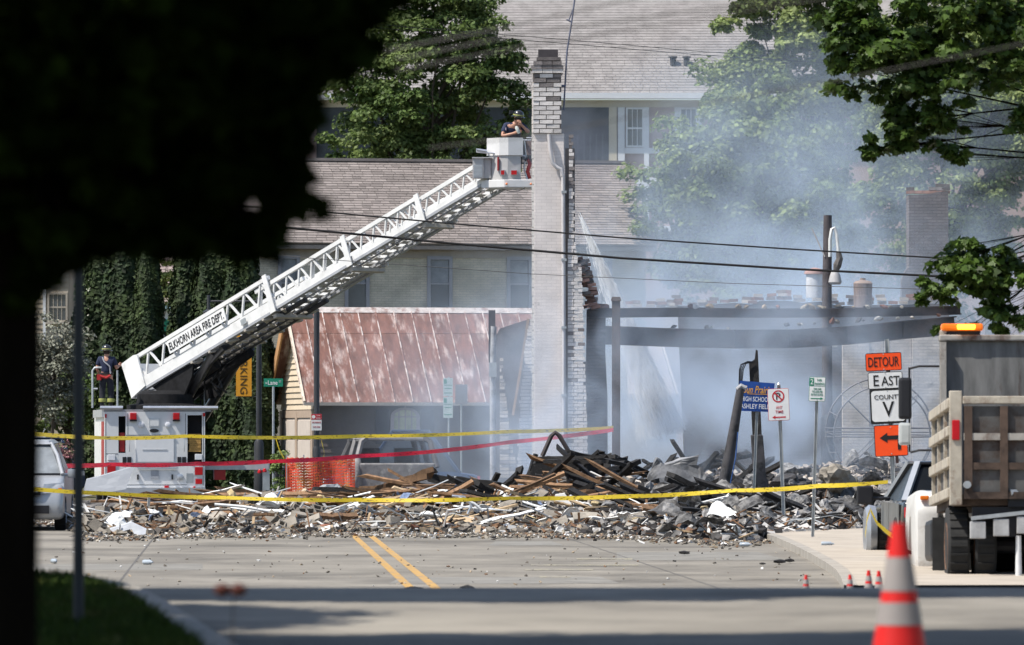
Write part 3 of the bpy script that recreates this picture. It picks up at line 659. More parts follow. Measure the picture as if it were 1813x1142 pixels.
ibeam('steel_beam', 'deep sagging burnt steel beam, lower of the two over the ruin', lb, .44, .22)
# --- back wall of the ruin with ragged top; dark lower part stands in for interior shadow
s2 = 70.0; Y2 = FPX/s2
X2 = lambda px: (px-CXP)/s2
Z2 = lambda py: EYE+(HY-py)/s2
root = thing('ruined_wall', 'long ragged brick wall behind the steel beams, dark lower part standing in for interior shadow', 'wall', (0, Y2, 0))
top = [(1095,538),(1130,534),(1170,537),(1200,531),(1245,533),(1262,529),(1300,526),(1330,529),(1345,523),(1392,522),(1420,526),(1452,524),(1490,532),(1540,530),(1580,530),(1680,527)]
mb = MB(); mb.prism([(X2(1215),0,0),(X2(1690),0,0)]+[(X2(x),0,Z2(y+10)) for x, y in reversed(top) if x >= 1200], (0,.32,0)); mb.build('wall', burnt, root)
mb = MB(); mb.prism([(X2(1092),.4,Z2(560)),(X2(1230),.4,Z2(560))]+[(X2(x),.4,Z2(y+8)) for x, y in reversed(top) if x <= 1230], (0,.3,0)); mb.build('parapet', M('parapet_pale', (.30,.28,.28), .9, var=.3, scale=2), root)
for i in range(len(top)-1):
    (x0, y0), (x1, y1) = top[i], top[i+1]; x = x0
    while x < x1:
        yy_ = lerp(y0, y1, (x-x0)/(x1-x0))
        for r in range(random.choice((1,2,2,3))):
            put_brick(root, (X2(x)+random.uniform(-.04,.04), random.uniform(.0,.2), Z2(yy_+9)+.045+r*.085), random.choice((redbrick, sbrick, lbrick)), .23, .12, .075, tilt=.08)
        x += random.uniform(15, 26)
# light brick piers between ruin and wheel
root = thing('light_brick_piers', 'pale brick wall with broad piers behind the big iron wheel', 'wall', (0, Y2-2, 0))
lwall = brickmat('pale_brick_wall', (.46,.41,.36), (.38,.34,.30), (.30,.27,.25), 2, .23, .078, .5, soot=((.15,.14,.14), 2.5, .60), var=.25)
mb = MB()
for x0, x1, y0, pr in ((1484,1530,606,0),(1531,1556,604,.25),(1557,1604,600,0),(1605,1655,596,-.2)):
    mb.bb(X2(x0), X2(x1), pr, .4, 0, Z2(y0))
mb.build('wall', lwall, root)
# brick stub further off
root = thing('brick_stub', 'grey brick chimney stub with broken top rising over the beams', 'chimney', (0, FPX/66, 0))
q = lambda px: (px-CXP)/66; qz = lambda py: EYE+(HY-py)/66
gbr = brickmat('grey_brick', (.17,.15,.15), (.135,.12,.123), (.09,.085,.085), 2, .24, .082, .5, var=.25, soot=((.09,.085,.09), 2, .62))
mb = MB(); mb.prism([(q(1609),0,0),(q(1679),0,0),(q(1679),0,qz(338)),(q(1660),0,qz(340)),(q(1640),0,qz(344)),(q(1609),0,qz(345))], (0,1,0)); mb.build('stack', gbr, root)
for k, px in enumerate((1612,1626,1640,1652,1664,1675)):
    for r in range((2,1,1,2,3,3)[k]): put_brick(root, (q(px), .12, qz(340)+.0+r*.09), sbrick if r else redbrick, .21, .12, .08, tilt=.08)
mb = MB(); mb.prism([(q(1592),.1,0),(q(1612),.1,0),(q(1612),.1,qz(470)),(q(1604),.1,qz(478)),(q(1597),.1,qz(495))], (0,.5,0)); mb.build('buttress', gbr, root)
# rooftop ventilators lying on the ruin
root = thing('roof_ventilator', 'white sheet metal ventilator with rusty dome standing on the ruined wall', 'ventilator', (X2(1441), Y2-.4, Z2(528)))
mb = MB(); mb.lathe([(.22,0),(.22,.62)], (0,0,0), 16); mb.build('drum', M('vent_white', (.52,.52,.53), .6, var=.2, scale=4, col2=(.2,.17,.16), mixlo=.58, mixhi=.7), root, smooth=True)
mb = MB(); mb.lathe([(.27,.60),(.26,.66),(.16,.73),(.04,.76)], (0,0,0), 16); mb.build('dome', M('vent_rust', (.36,.22,.19), .8, var=.2), root, smooth=True)
root = thing('roof_ventilator', 'rusty brown drum ventilator with small cap on the ruined wall', 'ventilator', (X2(1526), Y2-.4, Z2(545)))
mb = MB(); mb.lathe([(.23,0),(.24,.3),(.23,.31),(.24,.6)], (0,0,0), 16); mb.build('drum', M('vent_brown', (.20,.15,.13), .8, var=.35, scale=5, stretch=(3,3,.5)), root, smooth=True)
mb = MB(); mb.lathe([(.25,.6),(.2,.66),(.07,.69),(.07,.74)], (0,0,0), 12); mb.build('cap', M('vent_brown2', (.26,.2,.17), .8), root, smooth=True)
# utility pole with lamp
root = thing('utility_pole', 'dark scorched utility pole with a melted white lamp arm', 'pole', (X(1479), FPX/74, 0))
q = lambda px: (px-1479)/74; qz = lambda py: EYE+(HY-py)/74
mb = MB(); mb.tube([(.02,0,0),(.01,0,qz(745)),(0,0,qz(560)),(0.02,0,qz(381))], [.135,.13,.118,.10], 12); mb.build('pole', M('pole_dark', (.075,.065,.068), .85, var=.3, scale=3, bump=.3), root, smooth=True)
mb = MB(); mb.tube([(.02,0,0),(.02,0,qz(742)),(.01,0,qz(735))], [.17,.17,.13], 12); mb.build('base_sleeve', darkgrey, root, smooth=True)
mb = MB(); mb.tube([(q(1484),-.12,qz(455)), (q(1484),-.14,qz(425)), (q(1487),-.15,qz(406)), (q(1492),-.15,qz(403)), (q(1496),-.15,qz(415)), (q(1499),-.15,qz(447))], .04, 8); mb.build('lamp_arm', M('arm_white', (.62,.62,.6), .5, var=.15), root, smooth=True)
mb = MB(); mb.tube([(q(1499),-.15,qz(446)), (q(1501),-.15,qz(458)), (q(1497),-.15,qz(470)), (q(1494),-.15,qz(480))], [.06,.08,.10,.06], 8); mb.build('melted_joint', M('melt', (.10,.09,.085), .8, var=.5, scale=20), root)
mb = MB(); mb.lathe([(.09,qz(481)),(.13,qz(489)),(.16,qz(500)),(.12,qz(504))], (q(1493),-.15,0), 12); mb.build('lamp_head', M('lamp_grey', (.36,.35,.35), .6, var=.2), root, smooth=True)
mb = MB(); mb.tube([(q(1452),-.1,qz(404)), (q(1475),-.1,qz(455))], .016, 6); mb.build('bent_rod', M('rod_pale', (.45,.42,.4), .6), root)
mb = MB(); mb.tube([(q(1488),-.1,qz(613)), (q(1497),-.1,qz(614))], .03, 6); mb.build('peg', galv, root)
# big iron wheel
root = thing('iron_wheel', 'huge double rimmed iron wheel with spokes standing in the smoke', 'wheel', W(1558, 765, 76))
iron = M('wheel_iron', (.16,.16,.17), .6, metal=.3, var=.2)
def ring(c, r, rr): return [(c[0]+r*math.cos(2*PI*i/48), c[1], c[2]+r*math.sin(2*PI*i/48)) for i in range(49)]
for (cx_, cz_, r, y) in ((0,0,1.25,.25),(.03,-.06,1.12,-.25)):
    mb = MB(); mb.tube(ring((cx_,y,cz_), r, .03), .022, 6, cap=False); rim = mb.build('rim', iron, root, smooth=True)
    for k in range(8):
        t = 2*PI*k/8+.78; mb = MB(); mb.tube([(cx_+.12*math.cos(t), y, cz_+.12*math.sin(t)), (cx_+r*math.cos(t), y, cz_+r*math.sin(t))], .017, 6); mb.build('spoke', iron, root)
mb = MB(); mb.tube([(0,-.45,0),(0,.45,0)], .13, 12); mb.build('hub', iron, root)
for dz in (.09,-.11): mb = MB(); mb.tube([(-1.28,0,dz),(1.28,0,dz)], .022, 6); mb.build('cross_bar', iron, root)
for k in range(16):
    t = 2*PI*k/16; mb = MB(); mb.tube([(1.25*math.cos(t),.25,1.25*math.sin(t)), (.03+1.12*math.cos(t),-.25,-.06+1.12*math.sin(t))], .015, 5); mb.build('rim_strut', iron, root)
# ------------------------------------------------------------------ ladder truck
ST = 69.0
TR = math.radians(6.3)
tx0 = (274-CXP)/ST
truck = thing('fire_truck', 'white aerial ladder fire truck seen from the rear with ladder raised', 'fire truck', (tx0, FPX/ST, 0), TR)
tx = lambda px: (px-274)/ST
tz = lambda py: EYE+(HY-py)/ST
H0, H1 = .50, tz(729)
mb = MB(); mb.bb(-1.28, 1.28, .30, 6.6, H0, H1-.01); mb.build('body', truckwhite, truck)
panels = [(-1.29, tx(210), H0, H1), (tx(210), tx(222.5), H0, tz(802)), (tx(210), tx(222.5), tz(737), H1), (tx(222.5), tx(332), H0, H1), (tx(332), tx(358), H0, tz(824)), (tx(332), tx(358), tz(735), H1), (tx(358), 1.29, H0, H1)]
for i, (x0, x1, z0, z1) in enumerate(panels):
    mb = MB(); mb.bb(x0+.001, x1-.001, 0, .298, z0, z1); mb.build('rear_panel', truckwhite, truck)
lk = M('locker_dark', (.012,.012,.013), .9)
for x0, x1, y0, y1 in ((210,222.5,737,802),(332,358,735,824)):
    mb = MB(); mb.bb(tx(x0)+.004, tx(x1)-.004, .27, .297, tz(y1)+.002, tz(y0)-.002); mb.build('locker', lk, truck)
mb = MB(); mb.bb(tx(212), tx(221), .08, .25, tz(800), tz(766)); mb.build('red_tool', redpaint, truck)
for k in range(9):
    mb = MB(); z = tz(800)+k*.052; mb.bb(tx(334)+random.uniform(0,.03), tx(356.5)-random.uniform(0,.02), .04+random.uniform(0,.03), .25, z, z+.044); mb.build('folded_hose', hosey, truck)
mb = MB(); mb.bb(tx(240), tx(308), -.022, -.002, tz(818), tz(776)); mb.build('rear_door', M('door_white', (.70,.70,.70), .35, var=.04), truck, bevel=.008)
mb = MB()
for x0, x1, y0, y1 in ((238,310,774,775.5),(238,310,818.5,820)): mb.bb(tx(x0), tx(x1), -.026, -.001, tz(y1), tz(y0))
mb.build('door_trim', alu, truck)
mb = MB(); mb.bb(tx(244), tx(312), -.05, -.01, tz(831), tz(828)); mb.build('grab_rail', alu, truck)
for px in (236, 312):
    mb = MB(); mb.bb(tx(px)-.085, tx(px)+.085, -.09, -.002, tz(743), tz(731)); l = mb.build('warning_light', redlens, truck, bevel=.015)
    mb = MB(); mb.bb(tx(px)-.09, tx(px)+.09, -.075, -.001, tz(746), tz(743)-.002); mb.build('light_base', black, l)
for px in (250, 297):
    mb = MB(); mb.lathe([(.075,0),(.075,.04),(.05,.05)], (tx(px),0,tz(752)), 14, mat=Matrix.Rotation(PI/2,3,'X')); mb.build('scene_light', clear, truck, smooth=True)
mb = MB(); mb.bb(tx(264), tx(283), -.02, -.002, tz(756), tz(740)); vv = mb.build('vent', alu, truck)
mb = MB(); mb.bb(tx(266), tx(281), -.026, -.0205, tz(754), tz(742)); mb.build('vent_plate', truckwhite, vv)
mb = MB(); mb.lathe([(.12,0),(.12,.02)], (tx(273),0,tz(762.5)), 14, mat=Matrix.Rotation(PI/2,3,'X') @ Matrix.Diagonal((1,.4,1))); mb.build('step_slot', black, truck)
for px in (217, 225.5, 314, 322.5):
    mb = MB(); mb.bb(tx(px), tx(px+7), -.015, -.001, tz(819), tz(809)); mb.build('grille', black, truck)
for x0, x1, y0, y1, mt in ((190,205,819,838,redlens),(191,204,805,815,clear),(345,359,827,841,redlens),(346,358,848,857,redlens),(345,358,804,814,clear),(342,346,861,865,redlens),(359,363,731,737,redlens),(186,189,733,740,redlens),(291,299,860,866,redlens)):
    mb = MB(); mb.bb(tx(x0), tx(x1), -.035, -.001, tz(y1), tz(y0)); mb.build('tail_light', mt, truck, bevel=.01)
    if mt is redlens and x1-x0 > 10: mb = MB(); mb.bb(tx(x0)-.02, tx(x1)+.02, -.012, -.0005, tz(y1)-.02, tz(y0)+.02); mb.build('light_bezel', alu, truck)
mb = MB(); mb.bb(tx(267), tx(281), -.02, -.002, tz(848), tz(833)); mb.build('licence_plate', M('plate_grey', (.33,.34,.36), .5), truck)
mb = MB(); mb.lathe([(.09,0),(.09,.05),(.03,.06)], (tx(319),0,tz(845)), 14, mat=Matrix.Rotation(PI/2,3,'X')); mb.build('intake_cap', alu, truck)
mb = MB(); mb.bb(tx(330), tx(342), -.012, -.002, tz(855), tz(838)); mb.build('gauge_plate', galv, truck)
mb = MB()
for px in (244, 305): mb.bb(tx(px)-.02, tx(px)+.02, -.05, -.002, tz(849), tz(840))
mb.build('hook', black, truck)
seam_m = M('seam_dark', (.05,.05,.05), .8)
for x0, x1, y0, y1 in ((188,209,803,804),(223,331,770,770.8),(223,331,823,823.8),(188,331,858,858.8),(226,226.8,732,769),(328,328.8,732,769),(359.5,360.3,732,860),(187,187.8,742,860)):
    mb = MB(); mb.bb(tx(x0), tx(x1), -.004, -.0005, tz(y1), tz(y0)); mb.build('panel_seam', seam_m, truck)
for px in (229, 326): mb = MB(); mb.tube([(tx(px),-.06,tz(800)),(tx(px),-.07,tz(790)),(tx(px),-.06,tz(776))], .014, 6); mb.build('grab_handle', alu, truck)
mb = MB(); mb.bb(tx(252), tx(296), -.03, -.002, tz(797), tz(795.5)); mb.build('door_handle', alu, truck)
for k in range(6): mb = MB(); mb.bb(tx(190)+k*.03, tx(190)+k*.03+.012, -.006, -.001, tz(856), tz(846)); mb.build('vent_slot', seam_m, truck)
mb = MB(); mb.bb(-1.29, 1.29, -.25, .29, .36, .495); mb.build('tailboard', alu, truck)
# near side lockers, rails, roof deck
for k in range(5):
    mb = MB(); mb.bb(-1.31, -1.281, .5+k*1.2, 1.6+k*1.2, .75, 2.2); mb.build('locker_door', redpaint if k in (0,) else truckwhite, truck)
mb = MB(); mb.bb(-1.35, -1.28, .1, 6.5, H1-.14, H1+.06); mb.build('side_rail', alu, truck)
mb = MB(); mb.bb(-1.3, 1.45, .0, 6.6, H1+.003, H1+.06); mb.build('deck', M('deck_plate', (.30,.30,.31), .6, metal=.3, var=.15, scale=10), truck)
for (x0, x1) in ((-1.4,-.82),(-.3,1.3),(1.3,1.62)):
    mb = MB(); mb.tube([(x0, -.03, H1+.10), (x1, -.03, H1+.10)], .05, 8); mb.build('deck_rail', alu, truck)
for y in (1.2, 5.6):
    for sgn in (-1, 1):
        mb = MB(); mb.lathe([(.28,-.15),(.5,-.15),(.53,-.1),(.53,.1),(.5,.15),(.28,.15)], (sgn*1.12, y+.5, .53), 24, mat=Matrix.Rotation(PI/2,3,'Y')); wl = mb.build('wheel', blackrub, truck, smooth=True)
        mb = MB(); mb.lathe([(.05,-.13),(.27,-.12),(.27,.12),(.05,.13)], (sgn*1.12, y+.5, .53), 16, mat=Matrix.Rotation(PI/2,3,'Y')); mb.build('rim', alu, wl, smooth=True)
mb = MB(); mb.bb(-1.2, 1.2, 6.7, 9.6, .6, 2.4); mb.build('cab', truckwhite, truck, bevel=.08)
mb = MB(); mb.bb(-1.0, 1.0, 6.66, 6.699, 1.5, 2.2); mb.build('cab_window', glass, truck)
# outrigger to the right
mb = MB(); mb.bb(1.3, 2.95, .35, .62, tz(832), tz(818)); mb.build('outrigger_beam', M('outrigger_grey', (.40,.41,.43), .5, var=.15), truck)
mb = MB(); mb.bb(2.8, 2.98, .38, .58, .05, tz(818)); mb.bb(2.55,3.2,.3,.7,.01,.05); mb.build('outrigger_leg', alu, truck)
for px, py in ((461,838),(470,836)): mb = MB(); mb.lathe([(.05,0),(.055,.05),(.02,.1)], (tx(px), .25, tz(py)), 10); mb.build('marker_light', redlens, truck, smooth=True)
mb = MB(); mb.bb(tx(381), tx(401), .4, .9, tz(850), tz(832)); mb.build('hose_reel', redpaint, truck)
# hand rail round the control stand
def rl(*pp): return [(tx(x), y, tz(z)) for x, y, z in pp]
mb = MB(); mb.tube(rl((167,1.2,722),(167,1.2,655),(171,1.2,650),(183,1.2,650)), .03, 6); mb.tube(rl((167,1.2,688),(176,1.2,688)), .03, 6); mb.tube(rl((211,1.1,722),(211,1.1,655)), .028, 6); mb.tube(rl((371,2.4,722),(371,2.4,686)), .018, 6)
mb.build('hand_rail', galv, truck, smooth=True)
# turntable and lift rams
grease = M('greasy_black', (.012,.012,.013), .85, var=.5, scale=6, spec=.15)
mb = MB(); mb.lathe([(1.0,0),(1.0,.12),(.75,.16),(.72,.4),(.6,.5)], (tx(300), 2.3, H1+.06), 24); mb.build('turntable', grease, truck, smooth=True)
A = W(245, 692, 67.6); B = W(852, 329, 71.8); u = (B-A); LL = u.length; u.normalize()
wv = Vector((-u.y, u.x, 0)).normalized(); wv = -wv if wv.x < 0 else wv
vv_ = wv.cross(u); vv_ = -vv_ if vv_.z < 0 else vv_; vv_.normalize()
C0 = A+wv*.66
def lp(t, side, h): return C0+u*t+wv*side+vv_*h
tt = lambda px: LL*(px-245)/(852-245)
mb = MB()
for sd in (-.5, .5):
    mb.tube([lp(-.1,sd,-.75)+Vector((.7,0,0)), lp(2.9,sd,-.1)], .13, 10); mb.tube([lp(.9,sd*.6,-.55), lp(3.3,sd,-.12)], .09, 10)
mb.build('lift_ram', M('ram_black', (.02,.02,.022), .3, var=.2, spec=.6), truck, True, smooth=True)
mb = MB()
for sd in (-.62, .62): mb.prism([lp(.5,sd,-.10), lp(2.2,sd,-.05), lp(2.0,sd,-.4), lp(1.5,sd,-.78), lp(.9,sd,-.6)], wv*.06)
mb.build('turntable_bracket', grease, truck, True)
mb = MB(); mb.tube([lp(-.3,-.2,-.42), lp(2.6,-.2,-.26)], .16, 12); mb.tube([lp(.4,.3,-.52), lp(3.4,.3,-.3)], .12, 12); mb.build('hydraulic_drum', grease, truck, True, smooth=True)
for k in range(8):
    q0 = lp(.3+k*.32, random.uniform(-.55,.5), -.28); mb = MB(); mb.tube([q0, q0+Vector((random.uniform(-.3,.3), random.uniform(-.2,.2), -.35)), q0+Vector((random.uniform(-.5,.5), 0, -.62))], .028, 6); mb.build('hydraulic_hose', blackrub, truck, True, smooth=True)
# the four telescoping sections
rung = M('rung_grey', (.42,.42,.42), .5, metal=.2, var=.2, scale=6)
def section(t0, t1, Wd, Hh, lift, botH, step, diag):
    o = thing_part('ladder_section', truck)
    for sd in (-1, 1):
        x = sd*Wd/2
        mb = MB(); mb.bar(lp(t0,x,lift+botH/2), lp(t1,x,lift+botH/2), .10, botH, vv_); mb.build('lower_rail', laddergrey, o, True)
        mb = MB(); mb.bar(lp(t0,x,lift-.035), lp(t1,x,lift-.035), .13, .066, vv_); mb.build('slide_rail', railgrey, o, True)
        mb = MB(); mb.bar(lp(t0,x,lift+Hh), lp(t1,x,lift+Hh), .085, .10, vv_); mb.build('hand_rail', laddergrey, o, True)
        n = max(2, int((t1-t0)/step)); mb = MB()
        for k in range(n):
            a0 = lerp(t0, t1, k/n); a1 = lerp(t0, t1, (k+1)/n); am = (a0+a1)/2
            mb.bar(lp(a0,x,lift+botH), lp(am,x,lift+Hh), diag, diag, wv); mb.bar(lp(am,x,lift+Hh), lp(a1,x,lift+botH), diag, diag, wv)
        mb.build('side_truss', laddergrey, o, True)
    mb = MB(); n = int((t1-t0)/.36)
    for k in range(n):
        t = t0+.1+k*.36; r_ = MB(); r_.tube([lp(t,-Wd/2,lift+.05), lp(t,Wd/2,lift+.05)], .03, 6); r_.build('rung', rung, o, True)
        for sd in (-.26, .26): mb.bar(lp(t+.1,sd*Wd-.16*Wd,lift+.03), lp(t+.1,sd*Wd+.16*Wd,lift+.03), .13, .012, vv_)
        mb.bar(lp(t-.08,-Wd/2+.05,lift+.02), lp(t+.26,-.06,lift+.02), .03, .03, vv_); mb.bar(lp(t-.08,Wd/2-.05,lift+.02), lp(t+.26,.06,lift+.02), .03, .03, vv_)
    mb.build('walkway_plate', M('plate_pale', (.50,.49,.46), .6, var=.15, scale=8), o, True)
    return o
def thing_part(name, parent):
    o = bpy.data.objects.new(name, None); COL.objects.link(o); o.parent = parent; o.matrix_parent_inverse = parent.matrix_basis.inverted(); o.empty_display_size = .1
    return o
def adoptw(o): pass
# parts of a section hang on an Empty whose world matrix is identity
_old = mobj
def mobj(name, mesh, parent=None, world=False):
    o = bpy.data.objects.new(name, mesh); COL.objects.link(o)
    if parent is not None:
        o.parent = parent
        if world and parent.parent is None: o.matrix_parent_inverse = parent.matrix_basis.inverted()
    return o
s1 = section(-.25, tt(498), 1.24, .86, .0, .27, .62, .05)
s2_ = section(tt(470), tt(626), 1.16, .66, .05, .16, .46, .042)
s3 = section(tt(560), tt(748), 1.02, .58, .09, .13, .44, .04)
s4 = section(tt(690), tt(856), .88, .50, .12, .11, .42, .036)
for sc, px, Wd, Hh, lift in ((s1,490,1.32,.86,0),(s2_,622,1.16,.66,.05),(s3,745,1.02,.58,.09)):
    t = tt(px)
    for sd in (-1, 1): mb = MB(); mb.prism([lp(t,sd*(Wd/2+.05),lift-.08), lp(t+.2,sd*(Wd/2+.05),lift-.08), lp(t+.2,sd*(Wd/2+.05),lift+Hh+.08), lp(t+.05,sd*(Wd/2+.05),lift+Hh+.08)], wv*sd*.03); mb.build('end_plate', laddergrey, sc, True)
    mb = MB(); mb.bar(lp(t+.05,-Wd/2,lift-.16), lp(t+.05,Wd/2,lift-.16), .12, .1, vv_); mb.build('cross_member', M('tan_steel', (.36,.33,.29), .6, var=.15), sc, True)
mb = MB(); mb.prism([lp(-.25,-.72,-.1), lp(.35,-.72,.0), lp(.35,-.72,.88), lp(.22,-.72,.92), lp(-.3,-.72,.88)], wv*.05); mb.prism([lp(-.28,-.7,-.1), lp(-.28,.7,-.1), lp(-.3,.7,.88), lp(-.3,-.7,.88)], u*.04); mb.build('tail_plate', truckwhite, s1, True)
mb = MB()
for k in range(5):
    t = 2.2+k*.72; mb.bar(lp(t,-.66,-.10), lp(t+.72,.66,-.10), .07, .05, vv_); mb.bar(lp(t,.66,-.10), lp(t+.72,-.66,-.10), .07, .05, vv_)
    mb.bar(lp(t,-.7,-.09), lp(t,.7,-.09), .08, .06, vv_)
mb.build('under_brace', _MC['tan_steel'], s1, True)
mb = MB()
for sd, r0 in ((-.35,.07),(.1,.06),(.42,.07)): mb.tube([lp(1.6,sd,-.10), lp(6.4,sd,-.08)], r0, 8)
mb.build('extension_ram', darkgrey, s1, True, smooth=True)
mb = MB(); mb.bar(lp(tt(470),.35,-.02), lp(tt(800),.22,.06), .05, .05, vv_); mb.bar(lp(tt(500),-.2,.0), lp(tt(830),-.15,.08), .035, .035, vv_); mb.build('waterway_pipe', railgrey, s2_, True)
# lettering board
t0, t1 = tt(316), tt(420)
mb = MB(); mb.prism([lp(t0,-.735,.40), lp(t1,-.735,.40), lp(t1,-.735,.74), lp(t0,-.735,.74)], -wv*.02); nb_ = mb.build('name_board', M('board_white', (.66,.66,.65), .45, var=.05), s1, True)
o = text('lettering', 'ELKHORN AREA FIRE DEPT.', lp((t0+t1)/2,-.765,.57), (t1-t0)*.95, .21, black, s1, basis=(u, vv_), thick=.012)
mb = MB(); mb.prism([lp(tt(440),-.722,.05), lp(tt(449),-.722,.05), lp(tt(449),-.722,.2), lp(tt(440),-.722,.2)], -wv*.01); mb.build('grey_patch', galv, s1, True)
# ------------------------------------------------------------------ bucket
SB = 71.6; YB = FPX/SB-.4
bx = lambda px: (px-CXP)/SB
bz = lambda py: EYE+(HY-py)/SB
bk = thing_part('bucket', truck)
bgrey = M('bucket_grey', (.40,.39,.385), .5, var=.07); blight = M('bucket_light', (.58,.575,.57), .5, var=.05)
def plan(pts, z0, z1): return [(x, y, z0) for x, y in pts], (0, 0, z1-z0)
base = [(bx(852),YB+.1),(bx(893),YB-.35),(bx(945),YB-.30),(bx(952),YB+.9),(bx(870),YB+1.0)]
lp_, off = plan(base, bz(334), bz(320)); mb = MB(); mb.prism(lp_, off); mb.build('floor_frame', blight, bk, True, bevel=.02)
low = [(bx(866),YB+.05),(bx(886),YB-.2),(bx(899),YB-.26),(bx(922),YB-.22),(bx(922),YB-.15),(bx(899),YB-.19),(bx(887),YB-.12),(bx(870),YB+.08)]
lp_, off = plan(low, bz(319.5), bz(277)); mb = MB(); mb.prism(lp_, off); mb.build('lower_panel', bgrey, bk, True)
up = [(bx(862),YB+.08),(bx(884),YB-.22),(bx(900),YB-.30),(bx(926),YB-.24),(bx(926),YB-.14),(bx(900),YB-.20),(bx(886),YB-.12),(bx(867),YB+.12)]
lp_, off = plan(up, bz(277), bz(246)); mb = MB(); mb.prism(lp_, off); mb.build('upper_panel', blight, bk, True)
mb = MB(); mb.bb(bx(837), bx(856), YB-.1, YB+.3, bz(317), bz(282)); mb.bb(bx(856)+.001, bx(869), YB-.04, YB+.28, bz(317), bz(283)); mb.bb(bx(836), bx(871), YB-.14, YB+.32, bz(282)+.001, bz(280)); mb.build('side_box', bgrey, bk, True)
for k in range(9): mb = MB(); mb.bb(bx(839), bx(854), YB-.108, YB-.101, bz(314)+k*.033, bz(314)+k*.033+.018); mb.build('louvre', alu, bk, True)
for x0, x1, y in ((887,893,-.29),(905,915,-.30)):
    mb = MB(); mb.bb(bx(x0)-.015, bx(x1)+.015, YB+y, YB+y+.06, bz(312.5), bz(303)); mb.build('light_bezel', alu, bk, True)
    mb = MB(); mb.bb(bx(x0), bx(x1), YB+y-.03, YB+y-.002, bz(311.5), bz(304)); mb.build('warning_light', redlens, bk, True)
mb = MB(); mb.bb(bx(880.5), bx(883), YB-.24, YB-.16, bz(304), bz(280)); mb.build('red_stripe', redpaint, bk, True)
amber = M('amber_lens', (.7,.16,.01), .3, var=.05)
for px in (897, 940): mb = MB(); mb.lathe([(.028,0),(.028,.04),(.015,.05)], (bx(px), YB-.36, bz(328)), 10, mat=Matrix.Rotation(PI/2,3,'X')); mb.build('marker_light', amber, bk, True)
mb = MB()
for pp in ([(928,248),(931,275),(928,300),(934,322)], [(932,246),(942,246)], [(926,250),(940,250)], [(843,266),(863,270)], [(862,272),(930,278)]): mb.tube([(bx(x), YB-.1, bz(y)) for x, y in pp], .022, 6)
mb.tube([(bx(844),YB-.05,bz(268)),(bx(862),YB+.0,bz(270))], .05, 8); mb.build('hand_rail', alu, bk, True, smooth=True)
mb = MB(); mb.bb(bx(931), bx(946), YB+.0, YB+.3, bz(275), bz(250)); mb.build('gate_panel', M('gate_brown', (.22,.17,.16), .6), bk, True)
mb = MB(); mb.tube([(bx(935),YB,bz(280)),(bx(938),YB-.1,bz(292)),(bx(934),YB-.1,bz(305)),(bx(937),YB,bz(316))], .05, 8); mb.build('hose', redpaint, bk, True, smooth=True)
mb = MB(); mb.tube([(bx(930),YB-.1,bz(285)),(bx(936),YB-.2,bz(279)),(bx(942),YB-.2,bz(288))], .035, 8); mb.tube([(bx(888),YB-.2,bz(336)),(bx(905),YB-.2,bz(341)),(bx(918),YB-.2,bz(340)),(bx(930),YB-.2,bz(334))], .008, 5); mb.build('cable', darkgrey, bk, True, smooth=True)

# ------------------------------------------------------------------ people
def skin_mesh(name, verts, edges, rad, mat, root=0, sub=2):
    me = bpy.data.meshes.new(name); me.from_pydata(verts, edges, []); o = bpy.data.objects.new(name, me); COL.objects.link(o)
    sk_ = o.modifiers.new('skin', 'SKIN'); sk_.use_smooth_shade = True
    for i, r in enumerate(rad):
        d = me.skin_vertices[0].data[i]; d.radius = r if isinstance(r, tuple) else (r, r); d.use_root = (i == root)
    sb_ = o.modifiers.new('sub', 'SUBSURF'); sb_.levels = sub; sb_.render_levels = sub
    dg = bpy.context.evaluated_depsgraph_get(); m2 = bpy.data.meshes.new_from_object(o.evaluated_get(dg)); m2.name = name
    bpy.data.objects.remove(o); m2.materials.clear(); m2.materials.append(mat)
    m2.polygons.foreach_set('use_smooth', [True]*len(m2.polygons)); return m2
skin = M('skin', (.42,.22,.15), .55, var=.08, scale=10)
navy = M('navy_cloth', (.018,.024,.055), .85, var=.25, scale=12, bump=.3, bscale=20)
pants = M('dark_trousers', (.016,.018,.026), .85, var=.25, scale=10, bump=.3, bscale=18)
helm = M('helmet_black', (.02,.02,.02), .25, var=.1, spec=.6)
lime = M('reflective_lime', (.30,.31,.09), .5, var=.15)
bootm = M('boot_black', (.015,.015,.015), .5)
def hand(wrist, d, up_, vs, es, rs, iw):
    """palm and five bent fingers appended to a skin skeleton"""
    d = Vector(d).normalized(); up_ = Vector(up_); up_ = (up_-d*up_.dot(d)).normalized(); sd = d.cross(up_)
    pi = len(vs); vs.append(Vector(wrist)+d*.08); es.append((iw, pi)); rs.append((.040,.022))
    for k, (o_, L_) in enumerate(((-.03,.055),(-.011,.066),(.009,.062),(.028,.048))):
        a0 = len(vs); vs.append(Vector(wrist)+d*.10+sd*o_); es.append((pi, a0)); rs.append(.0105)
        vs.append(vs[a0]+d*L_*.6-up_*.018); es.append((a0, a0+1)); rs.append(.0095); vs.append(vs[a0+1]+d*L_*.3-up_*L_*.55); es.append((a0+1, a0+2)); rs.append(.008)
    a0 = len(vs); vs.append(Vector(wrist)+d*.045+sd*-.045-up_*.01); es.append((iw, a0)); rs.append(.013); vs.append(vs[a0]+d*.035+sd*-.012-up_*.02); es.append((a0, a0+1)); rs.append(.0105)
